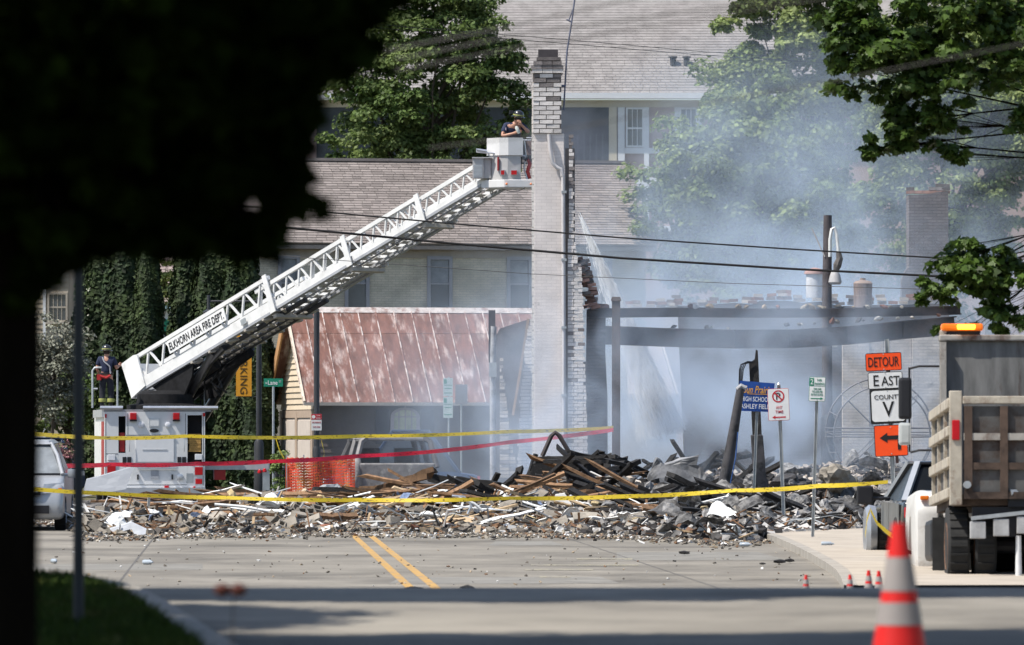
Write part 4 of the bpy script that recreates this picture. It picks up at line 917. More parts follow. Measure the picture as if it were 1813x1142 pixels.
def person(label, loc, rotz, J, mask=False):
    """J: joints in the person's own axes (looking towards -y), metres above the feet"""
    r = thing('person', label, 'person', loc, rotz)
    V = {k: Vector(v) for k, v in J.items()}
    names = ['pelvis','belly','chest','neck','head','crown','shl','ell','wrl','shr','elr','wrr','hipl','knl','anl','tol','hipr','knr','anr','tor']
    vs = [V[n] for n in names]; ix = {n: i for i, n in enumerate(names)}
    es = [(ix[a_], ix[b_]) for a_, b_ in (('pelvis','belly'),('belly','chest'),('chest','neck'),('neck','head'),('head','crown'),('chest','shl'),('shl','ell'),('ell','wrl'),('chest','shr'),('shr','elr'),('elr','wrr'),('pelvis','hipl'),('hipl','knl'),('knl','anl'),('anl','tol'),('pelvis','hipr'),('hipr','knr'),('knr','anr'),('anr','tor'))]
    rs = [(.15,.11),(.14,.105),(.165,.115),.06,(.088,.10),(.075,.085),.068,.047,.031,.068,.047,.031,.095,.062,.043,.035,.095,.062,.043,.035]
    for side in ('l', 'r'):
        d = V['wr'+side]-V['el'+side]; hand(V['wr'+side], V.get('hd'+side, d), V.get('hu'+side, Vector((0,-1,.2))), vs, es, rs, ix['wr'+side])
    # nose and ears
    f = V['face'] if 'face' in V else Vector((0,-1,0)); hd = V['head']*.55+V['crown']*.45
    body = mobj('body', skin_mesh('body', vs, es, rs, skin), r)
    hz = Vector((0,0,1)); sx = f.cross(hz).normalized()
    mb = MB(); mb.lathe([(.012,-.02),(.019,0),(.008,.03)], hd+f*.095, 8); mb.build('nose', skin, body, smooth=True)
    for sg in (-1, 1):
        mb = MB(); mb.lathe([(.004,-.03),(.016,-.01),(.019,.015),(.006,.035)], hd+sx*sg*.092, 8); mb.build('ear', skin, body, smooth=True)
        mb = MB(); mb.lathe([(.004,-.01),(.012,0),(.004,.01)], hd+f*.084+sx*sg*.034+hz*.025, 8); mb.build('eye', bootm, body, smooth=True)
    mb = MB(); mb.lathe([(.03,-.004),(.03,.004)], hd+f*.088-hz*.06, 8); mb.build('mouth', M('lips', (.32,.12,.1), .5), body)
    mb = MB(); mb.lathe([(.05,-.11),(.085,-.07),(.099,0),(.095,.06)], hd-f*.02, 14); mb.build('hair', M('hair_dark', (.03,.02,.015), .8), r, smooth=True)
    # shirt: torso with short sleeves
    e_l = V['shl'].lerp(V['ell'], .72); e_r = V['shr'].lerp(V['elr'], .72)
    sv = [V['pelvis']+Vector((0,0,.05)), V['belly'], V['chest'], V['neck']-(V['neck']-V['chest'])*.3, V['shl'], e_l, V['shr'], e_r]
    mobj('shirt', skin_mesh('shirt', sv, [(0,1),(1,2),(2,3),(2,4),(4,5),(2,6),(6,7)], [(.175,.135),(.165,.13),(.19,.14),.085,.09,.078,.09,.078], navy), r)
    pv = [V['pelvis']+Vector((0,0,.06)), V['pelvis'], V['hipl'], V['knl'], V['anl']+Vector((0,0,.06)), V['hipr'], V['knr'], V['anr']+Vector((0,0,.06))]
    tr_ = mobj('trousers', skin_mesh('trousers', pv, [(0,1),(1,2),(2,3),(3,4),(1,5),(5,6),(6,7)], [(.175,.13),(.175,.14),.118,.092,.088,.118,.092,.088], pants), r)
    for sg in ('l', 'r'):
        c = V['an'+sg]+Vector((0,0,.16)); mb = MB(); mb.lathe([(.098,-.05),(.1,-.04),(.1,.04),(.097,.05)], c, 14); mb.build('reflective_band', lime, tr_, smooth=True)
        mobj('boot', skin_mesh('boot', [V['an'+sg]+Vector((0,0,.12)), V['an'+sg], V['an'+sg]+Vector((0,0,-.04)), V['to'+sg]], [(0,1),(1,2),(2,3)], [.07,.062,.055,.05], bootm), r)
    mb = MB(); c = V['belly']*.25+V['pelvis']*.75+Vector((0,0,.03)); mb.lathe([(.185,-.03),(.19,0),(.185,.03)], c, 18, mat=Matrix.Diagonal((1,.78,1))); mb.build('belt', black, r, smooth=True)
    # helmet with brim
    up_ = (V['crown']-V['head']).normalized(); q_ = up_.to_track_quat('Z', 'Y').to_matrix()
    hc = V['head'].lerp(V['crown'], .62)
    mb = MB(); mb.lathe([(.175,-.03),(.178,-.02),(.135,.0),(.13,.05),(.11,.10),(.065,.135),(.01,.147)], hc, 20, mat=q_); h_ = mb.build('helmet', helm, r, smooth=True)
    mb = MB(); mb.lathe([(.136,.012),(.138,.03),(.134,.04)], hc, 20, mat=q_); mb.build('helmet_band', lime, h_, smooth=True)
    if mask:
        mb = MB(); mb.lathe([(.03,.06),(.075,.03),(.085,-.02),(.05,-.10)], hd+f*.045, 14); mb.build('face_mask', black, r, smooth=True)
        mb = MB(); mb.bb(-.05,.05,-.03,.03,-.04,.04); k = mb.build('camera_on_helmet', black, h_); k.location = hc+Vector((-.17,0,.10))
    return r
# on the deck, seen from behind
J1 = dict(pelvis=(0,0,.93), belly=(0,.0,1.10), chest=(0,-.02,1.32), neck=(0,-.03,1.48), head=(0,-.05,1.57), crown=(0,-.05,1.72), shl=(.19,-.02,1.41), ell=(.27,-.02,1.13), wrl=(.22,-.22,.98),
          shr=(-.19,-.02,1.41), elr=(-.28,-.06,1.14), wrr=(-.32,-.24,1.22), hipl=(.10,0,.86), knl=(.12,-.03,.48), anl=(.12,.02,.10), tol=(.14,-.17,.04), hipr=(-.10,0,.86), knr=(-.12,-.05,.49), anr=(-.12,.0,.10), tor=(-.14,-.19,.04))
pd = truck.matrix_basis @ Vector((tx(193), 1.6, H1+.062))
p1 = person('firefighter in navy shirt on the truck deck, back turned, one hand at the ladder', pd, PI+.0, J1)
p1.scale = (.93,)*3
mb = MB(); mb.tube([(-.12,.13,1.0),(-.1,.15,1.2),(.06,.145,1.34),(.1,.12,1.45)], .02, 6); mb.build('strap', M('strap_grey', (.4,.4,.42), .7), p1, smooth=True)
mb = MB(); mb.box((.2,.1,.9), (.12,.1,.16)); mb.tube([(-.12,.15,.95),(.0,.17,.88),(.16,.15,.93)], .035, 8); mb.build('red_pouch', redpaint, p1)
# in the bucket, looking down into something held at the face
J2 = dict(pelvis=(0,0.02,.92), belly=(0,-.02,1.08), chest=(.0,-.08,1.28), neck=(.06,-.14,1.42), head=(.09,-.19,1.49), crown=(.11,-.21,1.64), face=(.45,-.85,-.3), shl=(.21,-.06,1.36), ell=(.36,-.24,1.18), wrl=(.17,-.34,1.35),
          shr=(-.20,-.10,1.35), elr=(-.30,-.22,1.08), wrr=(.02,-.36,1.16), hdr=(.9,-.15,.3), hdl=(-.5,-.3,.8), hul=(.4,-.9,0), hipl=(.10,0,.86), knl=(.12,-.05,.48), anl=(.12,.02,.10), tol=(.14,-.17,.04), hipr=(-.10,0,.86), knr=(-.12,-.05,.49), anr=(-.12,.0,.10), tor=(-.14,-.19,.04))
p2 = person('firefighter in black helmet and mask standing in the raised bucket, arms up', (bx(909), YB+.30, bz(320)), .1, J2, True)
mb = MB(); mb.lathe([(.03,0),(.045,.05),(.045,.16),(.02,.2)], (.10,-.42,1.14), 10, mat=Matrix.Rotation(-.4,3,'Y')); mb.build('air_hose_fitting', M('fitting', (.5,.52,.48), .4), p2, smooth=True)
mb = MB(); mb.box((-.21,-.21,1.26), (.012,.07,.07)); mb.build('sleeve_patch', M('patch', (.55,.45,.5), .8), p2)
# ------------------------------------------------------------------ signs
def rrect(c, w_, h_, rad, y):           # rounded rectangle outline in x-z
    pts = []
    for (sx, sz, a0) in ((1,1,0),(-1,1,PI/2),(-1,-1,PI),(1,-1,3*PI/2)):
        for k in range(4): t = a0+PI/2*k/3; pts.append((c[0]+sx*(w_/2-rad)+rad*math.cos(t), y, c[1]+sz*(h_/2-rad)+rad*math.sin(t)))
    return pts
def plate(root, c, w_, h_, y, face, border=None, bw=.012, name='plate', rad=.03, back=galv):
    mb = MB(); mb.prism(rrect(c, w_, h_, rad, y), (0,.006,0)); o = mb.build(name, back if border is None else border, root)
    k = 0 if border is None else bw
    mb = MB(); mb.prism(rrect(c, w_-2*k, h_-2*k, max(rad-k,.004), y-.003), (0,.0028,0)); mb.build('sign_face', face, o)
    for dz in (.42, -.42): mb = MB(); mb.lathe([(.012,0),(.008,.006)], (c[0], y-.003, c[1]+dz*h_), 8, mat=Matrix.Rotation(PI/2,3,'X')); mb.build('bolt', galv, o)
    return o
def upost(root, x, z0, z1, wd=.055, y=.03, lean=0):
    mb = MB(); mb.prism([(x-wd/2,y,z0),(x-wd/4,y+.03,z0),(x+wd/4,y+.03,z0),(x+wd/2,y,z0),(x+wd/2-.006,y-.004,z0),(x+wd/4-.004,y+.022,z0),(x-wd/4+.004,y+.022,z0),(x-wd/2+.006,y-.004,z0)], (lean,0,z1-z0)); return mb.build('post', galv, root)
def arrow(root, pts, y, mat, name='arrow'): mb = MB(); mb.prism([(x, y, z) for x, z in pts], (0,.0025,0)); return mb.build(name, mat, root)
# detour assembly
s = 105.0; O = Vector(((1584-CXP)/s, FPX/s, 0))
root = thing('detour_sign', 'stacked detour sign with orange and white plates on one steel post', 'road sign', O, rot=(0, math.radians(-2.6), 0))
zz = lambda py: EYE+(HY-py)/s
upost(root, .03, .0, zz(600), .075)
k = 0
yq = -.01
p = plate(root, (-.045, zz(640)), .61, .305, yq, orange, signblack, .012); text('lettering', 'DETOUR', (-.045, yq-.006, zz(640)), .52, .165, signblack, root, False, thick=.008)
p = plate(root, (-.03, zz(673)), .585, .285, yq, signwhite, signblack, .012); text('lettering', 'E', (-.185, yq-.006, zz(673)), .09, .185, signblack, root, False, thick=.008); text('lettering', 'AST', (.055, yq-.006, zz(674)), .31, .16, signblack, root, False, thick=.008)
p = plate(root, (-.005, zz(718.5)), .60, .60, yq, signblack, signblack, .0); p2_ = MB(); p2_.prism(rrect((.0, zz(718.5)), .56, .52, .05, yq-.0055), (0,.002,0)); p2_.build('sign_face', signwhite, p)
text('lettering', 'COUNTY', (.0, yq-.009, zz(702.5)), .46, .075, signblack, root, False, thick=.004); text('lettering', 'V', (.0, yq-.009, zz(724)), .20, .255, signblack, root, False, thick=.012)
p = plate(root, (.02, zz(780)), .56, .53, yq, orange, signblack, .012)
c = (.02, zz(780)); arrow(root, [(c[0]+.05+.06,c[1]-.16),(c[0]+.05+.13-.015,c[1]-.16),(c[0]+.165,c[1]+.085),(c[0]-.06,c[1]+.085),(c[0]-.06,c[1]+.135),(c[0]-.19,c[1]+.05),(c[0]-.06,c[1]-.035),(c[0]-.06,c[1]+.015),(c[0]+.11,c[1]+.015)], yq-.008, signblack)
mb = MB(); mb.box((.0,.03,zz(806)), (.06,.05,.05)); mb.box((.11,.04,zz(812)), (.05,.05,.16)); mb.build('post_clamp', M('clamp_brown', (.09,.05,.045), .8), root)
# no parking sign
s = 92.5; O = Vector(((1389-CXP)/s, FPX/s, 0)); zz = lambda py: EYE+(HY-py)/s
root = thing('no_parking_sign', 'white no parking any time sign with red border on thin steel post', 'road sign', O, rot=(0, math.radians(-2.2), 0))
upost(root, .0, 0, zz(682), .07)
c = (-.02, zz(716)); p = plate(root, c, .41, .615, -.01, signwhite, signred, .008, rad=.03)
mb = MB()
for i in range(28):
    t0, t1 = 2*PI*i/28, 2*PI*(i+1)/28; q0 = lambda t, r: (c[0]+r*math.cos(t), -.0165, zz(701.5)+r*math.sin(t)); mb.quad(q0(t0,.092), q0(t1,.092), q0(t1,.118), q0(t0,.118))
mb.build('symbol_ring', signred, root)
text('lettering', 'P', (c[0], -.0155, zz(701.5)), .085, .13, signblack, root, False, thick=.012)
mb = MB(); mb.bar((c[0]-.072,-.018,zz(701.5)+.072), (c[0]+.072,-.018,zz(701.5)-.072), .003, .024); mb.build('symbol_bar', signred, root)
text('lettering', 'ANY', (c[0]+.01, -.0155, zz(721)), .12, .055, signred, root, False, thick=.002); text('lettering', 'TIME', (c[0]+.01, -.0155, zz(729)), .15, .055, signred, root, False, thick=.002)
za = zz(738.5); arrow(root, [(c[0]+.13,za-.012),(c[0]+.13,za+.012),(c[0]-.07,za+.012),(c[0]-.07,za+.035),(c[0]-.13,za),(c[0]-.07,za-.035),(c[0]-.07,za-.012)], -.016, signred)
mb = MB(); mb.lathe([(.02,0),(.03,.03),(.012,.06)], (.0,.03,zz(683)), 8); mb.build('post_cap', alu, root)
# two hour parking sign
s = 101.0; O = Vector(((1439-CXP)/s, FPX/s, .1)); zz = lambda py: EYE+(HY-py)/s-.1
root = thing('two_hour_parking_sign', 'small green and white two hour parking sign on leaning post', 'road sign', O, rot=(0, math.radians(1.7), 0))
upost(root, .0, 0, zz(672), .055)
c = (.0, zz(689)); p = plate(root, c, .285, .43, -.01, signwhite, signgreen, .007, rad=.02)
mb = MB(); mb.bb(c[0]-.136, c[0]-.06, -.016, -.0135, zz(683), zz(669.5)); mb.build('green_field', signgreen, root); text('lettering', '2', (c[0]-.098, -.0175, zz(676)), .05, .09, signwhite, root, False, thick=.008)
text('lettering', 'HR', (c[0]+.04, -.0155, zz(673)), .08, .04, signgreen, root, False, thick=.003); text('lettering', 'PARKING', (c[0]+.038, -.0155, zz(679.5)), .17, .038, signgreen, root, False, thick=.003)
mb = MB(); mb.bb(c[0]-.14, c[0]+.14, -.0155, -.0135, zz(683.6), zz(683.1)); mb.build('rule', signgreen, root)
for j, tx_ in enumerate(('7:00 AM', 'TO 6:00 PM', 'EX SUN & HOL')): text('lettering', tx_, (c[0], -.0155, zz(688.5+j*5.0)), (.13,.18,.21)[j], .036, signgreen, root, False, thick=.002)
za = zz(705.5); arrow(root, [(c[0]-.11,za-.008),(c[0]+.06,za-.008),(c[0]+.06,za-.025),(c[0]+.11,za),(c[0]+.06,za+.025),(c[0]+.06,za+.008),(c[0]-.11,za+.008)], -.016, signgreen)
# blue high school sign
s = 85.0; O = Vector(((1331-CXP)/s, FPX/s, 0)); zz = lambda py: EYE+(HY-py)/s
root = thing('school_sign', 'blue high school field sign with gold and white lettering behind charred poles', 'road sign', O, rot=(0, math.radians(2.2), 0))
upost(root, .02, 0, zz(722), .06, .03)
c = (0, zz(702)); mb = MB(); mb.prism([(-.37,-.01,c[1]-.31),(.31,-.01,c[1]-.31),(.36,-.01,c[1]+.2),(.365,-.03,c[1]+.29),(-.37,-.01,c[1]+.32)], (0,.006,0)); p = mb.build('plate', signblue, root)
text('lettering', 'Sun Prairie', (.02, -.034, c[1]+.145), .58, .16, signgold, root, False, basis=(Vector((1,0,0)), Vector((.18,0,1))), thick=.008)
mb = MB(); mb.bb(-.2, .3, -.035, -.03, c[1]+.045, c[1]+.055); mb.build('rule', signgold, root)
text('lettering', 'HIGH SCHOOL', (-.02, -.034, c[1]-.055), .60, .10, signwhite, root, False, thick=.005); text('lettering', 'ASHLEY FIELD', (-.02, -.034, c[1]-.205), .62, .10, signwhite, root, False, thick=.005)
# two charred poles
s = 87.0; q = lambda px: (px-CXP)/s; zz = lambda py: EYE+(HY-py)/s; Yq = FPX/s
root = thing('charred_pole', 'leaning hollow burnt lamp pole split at the top, wires hanging from it', 'pole', (q(1277), Yq, 0))
t0 = Vector((q(1274)-q(1277), 0, 0)); mb = MB(); mb.tube([(q(1272)-q(1277),0,0),(0,0,zz(882)),(q(1297)-q(1277),0,zz(775)),(q(1311)-q(1277),0,zz(688))], [.135,.13,.11,.085], 10)
burntsteel = M('pole_charred', (.055,.052,.055), .7, var=.35, scale=4, bump=.3, col2=(.02,.02,.02), mixlo=.5, mixhi=.62)
mb.build('pole', burntsteel, root, smooth=True)
mb = MB(); mb.tube([(q(1305)-q(1277),-.02,zz(690)),(q(1312)-q(1277),-.02,zz(683)),(q(1321)-q(1277),-.02,zz(688))], .05, 8); mb.build('broken_rim', M('rim_ash', (.3,.3,.31), .7), root)
mb = MB(); mb.tube([(q(1306)-q(1277),-.12,zz(765)),(q(1302)-q(1277),-.14,zz(810)),(q(1294)-q(1277),-.14,zz(850)),(q(1288)-q(1277),-.12,zz(880))], .013, 6); mb.build('blue_rag', M('rag_blue', (.02,.07,.22), .8, var=.4), root)
s = 83.5; Yq = FPX/s
root = thing('charred_pole', 'upright burnt pole on a thick square stump with jagged pointed top', 'pole', (q(1345), Yq-.1, 0))
z_ = lambda px: q(px)-q(1345)
mb = MB(); mb.prism([(z_(1335),-.14,0),(z_(1362),-.14,0),(z_(1360),-.14,zz(850)),(z_(1356),-.14,zz(846)),(z_(1350),-.14,zz(770)),(z_(1329),-.14,zz(770)),(z_(1334),-.14,zz(846)),(z_(1331),-.14,zz(850))], (0,.28,0)); mb.build('stump', burntsteel, root, bevel=.02)
mb = MB(); mb.prism([(z_(1332),-.09,zz(770)+.002),(z_(1348),-.09,zz(770)+.002),(z_(1342),-.09,zz(640)),(z_(1341),-.09,zz(621)),(z_(1338),-.09,zz(619)),(z_(1336),-.09,zz(636)),(z_(1326),-.09,zz(643))], (0,.18,0)); mb.build('shaft', char, root)
mb = MB()
for dx in (0, 4, 8, 11): mb.tube([(z_(1334),-.12,zz(641)),(z_(1322-dx),-.14,zz(640+dx*.5)),(z_(1315-dx*.6),-.16,zz(655)),(z_(1312-dx*.4),-.16,zz(686))], .012, 5)
mb.build('hanging_wire', black, root, smooth=True)
# lane street sign
s = 71.0; q = lambda px: (px-CXP)/s; zz = lambda py: EYE+(HY-py)/s
root = thing('street_name_sign', 'green W Lane street name sign on slim post beside the garage', 'street sign', (q(484), FPX/s, 0))
mb = MB(); mb.tube([(0,0,0),(0,0,zz(684))], .03, 8); mb.build('post', galv, root, smooth=True)
mb = MB(); mb.bb(q(467)-q(484), q(501)-q(484), -.015, .015, zz(684.5), zz(670)); mb.build('plate', signgreen, root)
text('lettering', 'W', (q(471.5)-q(484), -.018, zz(678.5)), .05, .05, signwhite, root, False); text('lettering', 'Lane', (q(483)-q(484), -.018, zz(677.5)), .24, .11, signwhite, root, False, thick=.005); text('lettering', 'ST', (q(496)-q(484), -.018, zz(675.5)), .06, .05, signwhite, root, False)
# lamp post with bracket arm, banner
s = 67.0
root = thing('lamp_post', 'dark street lamp post with bracket arm behind the ladder', 'lamp post', (q(454), FPX/s+1.5, 0))
mb = MB(); mb.tube([(0,0,0),(0,0,zz(780)),(0,0,zz(524))], [.085,.08,.075], 10); mb.build('pole', darkgrey, root, smooth=True)
mb = MB(); mb.tube([(0,0,0),(0,0,zz(785)),(0,0,zz(778))], [.14,.13,.085], 12); mb.build('base', darkgrey, root, smooth=True)
mb = MB(); mb.tube([(0,0,zz(531)),(q(364)-q(454),0,zz(531))], .03, 6); mb.tube([(q(364)-q(454),0,zz(520)),(q(364)-q(454),0,zz(545))], .045, 8); mb.build('arm', darkgrey, root, smooth=True)
mb = MB(); mb.lathe([(.05,0),(.14,.12),(.16,.2),(.05,.26)], (q(364)-q(454),0,zz(563)), 12); mb.build('lantern', darkgrey, root, smooth=True)
for pz in (702, 590): mb = MB(); mb.tube([(0,0,zz(pz)),(q(412)-q(454),0,zz(pz))], .015, 6); mb.build('banner_arm', darkgrey, root)
root = thing('parking_banner', 'yellow vertical PARKING banner hung from the lamp post', 'banner', (q(426.5), FPX/s+1.46, 0))
mb = MB(); mb.bb(q(413)-q(426.5), q(441)-q(426.5), -.005, .005, zz(701), zz(592)); mb.build('cloth', M('banner_yellow', (.60,.27,.02), .8, var=.06), root)
text('lettering', 'PARKING', (q(427)-q(426.5), -.009, zz(656)), (zz(615)-zz(697)), .19, M('banner_ink', (.06,.035,.01), .8), root, False, basis=(Vector((0,0,-1)), Vector((1,0,0))), thick=.004)
# dark post with small red and white sign
root = thing('street_post', 'black street lamp post with thick base in front of the rusty roof', 'lamp post', (q(562), FPX/s-.6, 0))
mb = MB(); mb.tube([(0,0,zz(795)),(0,0,zz(552))], .076, 12); mb.build('pole', darkgrey, root, smooth=True)
mb = MB(); mb.tube([(0,0,0),(0,0,zz(796)),(0,0,zz(790))], [.11,.105,.08], 12); mb.build('base', darkgrey, root, smooth=True)
root = thing('small_parking_sign', 'small red over white parking sign fixed to the black post', 'road sign', (q(562), FPX/s-.72, 0))
mb = MB(); mb.bb(-.135, .135, -.006, .006, zz(762), zz(733)); p = mb.build('plate', signwhite, root)
mb = MB(); mb.bb(-.135, .135, -.009, -.0065, zz(743), zz(733)); mb.build('red_field', signred, root)
mb = MB(); mb.lathe([(.045,0),(.045,.003)], (-.075,-.0092,zz(738)), 14, mat=Matrix.Rotation(PI/2,3,'X')); mb.build('symbol', signwhite, root)
text('lettering', 'TOW', (.05, -.0115, zz(736)), .10, .035, signwhite, root, False); text('lettering', 'ZONE', (.05, -.0115, zz(740.5)), .11, .035, signwhite, root, False)
text('lettering', 'NO PARKING', (0, -.0085, zz(748)), .23, .045, signred, root, False); text('lettering', 'THIS SIDE', (0, -.0085, zz(756)), .19, .04, signred, root, False)
# twin parking sign and grey sign back
root = thing('tall_parking_sign', 'tall green and white parking sign in smoke before the garage eave', 'road sign', (q(794), FPX/s-1, 0))
mb = MB(); mb.tube([(.02,.02,0),(.02,.02,zz(668))], .028, 8); mb.build('post', galv, root, smooth=True)
gp = M('sign_pale_green', (.42,.50,.47), .5, var=.1)
for y0, y1 in ((670,702),(703.5,740)):
    mb = MB(); mb.bb(-.125, .125, -.02, -.01, zz(y1), zz(y0)); o = mb.build('plate', gp, root)
    mb = MB(); mb.bb(-.11,-.03,-.023,-.0205,zz(y0+10),zz(y0+2)); mb.bb(-.11,.11,-.023,-.0205,zz(y0+13),zz(y0+12)); mb.bb(-.09,.09,-.023,-.0205,zz(y0+19),zz(y0+17.5)); mb.bb(-.1,.1,-.023,-.0205,zz(y1-5),zz(y1-6.5)); mb.build('green_print', signgreen, o)
root = thing('sign_back', 'grey back of a square sign on post in the smoke', 'road sign', (q(817), FPX/s-.3, 0))
mb = MB(); mb.tube([(0,.0,0),(0,.0,zz(680))], .025, 8); mb.build('post', galv, root, smooth=True)
mb = MB(); mb.bb(-.16, .16, -.035, -.027, zz(716), zz(681)); mb.build('plate', M('signback_grey', (.19,.19,.2), .6, var=.1), root)
# blurred pole on the verge
s = 330.0
root = thing('verge_pole', 'slim dark metal pole with yellow brown collar on the grass verge', 'pole', ((139-CXP)/s, FPX/s, .9))
mb = MB(); mb.tube([(0,0,0),(0,0,.6),(0,0,3.4)], [.03,.027,.024], 12); mb.build('pole', M('pole_blue_grey', (.035,.04,.045), .6, var=.2), root, smooth=True)
mb = MB(); mb.lathe([(.032,0),(.05,.03),(.055,.10),(.045,.7)], (-.01,0,EYE+(HY-90)/s-.9), 12); mb.build('collar', M('collar_brown', (.10,.065,.015), .7), root, smooth=True)

# ------------------------------------------------------------------ cones
def cone(label, loc, h, group=None):
    r = thing('traffic_cone', label, 'traffic cone', loc, 0, group); k = h/.71
    P_ = lambda z: (.142-.112*z/.71)*k
    zs = [.03,.275,.372,.42,.565,.71] if h > .5 else [.03,.3,.45,.5,.6,.71]
    for i, mt in enumerate((conered, conewhite, conered, conewhite, conered)):
        mb = MB(); z0, z1 = zs[i], zs[i+1]; e = .002 if mt is conewhite else 0; mb.lathe([(P_(z0)+e, z0*k), (P_(z1)+e, z1*k-.0005)], (0,0,0), 20); mb.build('body' if mt is conered else 'reflective_band', mt, r, smooth=True)
    mb = MB(); mb.box((0,0,.015*k), (.36*k,.36*k,.03*k)); mb.build('base', conered, r, bevel=.006)
    return r
Yc_ = FPX/400; cone('large red traffic cone with two shade-greyed white bands on the near street', ((1592-CXP)/400, Yc_, gz(Yc_)), .735)
for px, Yk, h in ((1427,55,.30),(1505,55.5,.31),(1538,56,.36),(1556,57,.37),(1574,57,.36)):
    cone('small red cone peeking over the crest of the street', ((px-CXP)*Yk/FPX, Yk, gz(Yk)), h, 'small cones beyond the crest')

# ------------------------------------------------------------------ vehicles
def wheel(root, x, y, r, wd, rimmat, outer):
    rot = Matrix.Rotation(PI/2, 3, 'Y')
    mb = MB(); mb.lathe([(r*.6,-wd/2),(r*.95,-wd/2),(r,-wd/2+.03),(r,wd/2-.03),(r*.95,wd/2),(r*.6,wd/2)], (x, y, r), 28, mat=rot); wl = mb.build('wheel', blackrub, root, smooth=True)
    mb = MB(); sg = 1 if outer > 0 else -1; mb.lathe([(r*.1,sg*wd*.1),(r*.3,sg*wd*.12),(r*.5,sg*wd*.3),(r*.6,sg*wd*.52),(r*.62,sg*wd*.4)], (x, y, r), 20, mat=rot); mb.build('rim', rimmat, wl, smooth=True)
    mb = MB()
    for k in range(26):
        t = 2*PI*k/26; mb.box((x, y+math.cos(t)*r, r+math.sin(t)*r), (wd*.8, .035, .03), Matrix.Rotation(-t+PI/2, 3, 'X') if False else Matrix.Rotation(t, 3, 'X'))
    mb.build('tread', blackrub, wl)
    return wl
def side_prism(mb, prof, x0, x1, m=0): mb.prism([(x0, y, z) for y, z in prof], (x1-x0, 0, 0), m)
carwhite = M('car_white', (.36,.37,.385), .28, metal=.25, var=.05, spec=.5)
# white minivan facing the viewer (front towards -y)
root = thing('minivan', 'silver minivan parked with its nose at the rubble', 'van', G(22, 940), math.radians(2))
mb = MB(); side_prism(mb, [(.05,.22),(0,.5),(.06,.72),(.14,.92),(.5,1.02),(1.05,1.12),(4.9,1.12),(5.0,.8),(4.95,.22)], -1.0, 1.0); mb.build('body', carwhite, root, smooth=True, bevel=.14, bseg=4)
mb = MB(); mb.add([(-.93,.95,1.09),(.93,.95,1.09),(.66,1.75,1.70),(-.66,1.75,1.70),(-.93,4.85,1.09),(.93,4.85,1.09),(.68,4.6,1.72),(-.68,4.6,1.72)], [(0,1,2,3),(4,7,6,5),(1,5,6,2),(0,3,7,4),(3,2,6,7)]); mb.build('windows', M('sky_reflection_glass', (.20,.215,.225), .12, var=.3, scale=2, spec=.6), root, smooth=True, bevel=.03)  # light grey glass, sky reflection put into its colour
mb = MB(); mb.add([(-.68,1.66,1.70),(.68,1.66,1.70),(.70,4.65,1.73),(-.70,4.65,1.73),(-.62,1.75,1.77),(.62,1.75,1.77),(.62,4.5,1.79),(-.62,4.5,1.79)], [(0,3,2,1),(4,5,6,7),(0,1,5,4),(1,2,6,5),(2,3,7,6),(3,0,4,7)]); mb.build('roof', carwhite, root, smooth=True)
for sg in (-1, 1):
    mb = MB(); mb.tube([(sg*.945,.90,1.10), (sg*.82,1.4,1.48), (sg*.68,1.76,1.72)], .038, 8); mb.build('pillar', carwhite, root, smooth=True)
    mb = MB(); mb.add([(sg*.58,.03,.74),(sg*.97,.22,.74),(sg*.98,.30,.94),(sg*.62,.10,.92),(sg*.58,-.01,.74),(sg*.99,.16,.74),(sg*1.0,.24,.95),(sg*.62,.05,.92)], [(4,5,6,7),(0,4,7,3),(1,2,6,5),(3,7,6,2),(0,1,5,4)]); h = mb.build('headlight', M('headlamp', (.45,.47,.5), .12, var=.25, scale=12, spec=.7), root)
    mb = MB(); mb.box((sg*.93,.13,.80), (.07,.05,.08)); mb.build('indicator', amber, h)
    mb = MB(); mb.box((sg*1.13,1.2,1.12), (.2,.12,.17)); mb.bar((sg*.95,1.2,1.08), (sg*1.05,1.2,1.1), .05, .05); mb.build('mirror', carwhite, root, smooth=True, bevel=.03)
    wheel(root, sg*.9, .95, .34, .22, alu, sg); wheel(root, sg*.9, 3.95, .34, .22, alu, sg)
mb = MB(); mb.bb(-.55,.55,-.02,.1,.70,.86); mb.build('grille', black, root); mb = MB(); mb.bb(-.72,.72,-.03,.08,.34,.5); mb.build('air_intake', black, root)
mb = MB(); mb.bb(-.5,.5,-.035,-.021,.76,.79); mb.build('grille_bar', alu, root)
mb = MB(); mb.bb(-.9,.9,.86,.90,1.08,1.13); mb.build('wiper_cowl', black, root)
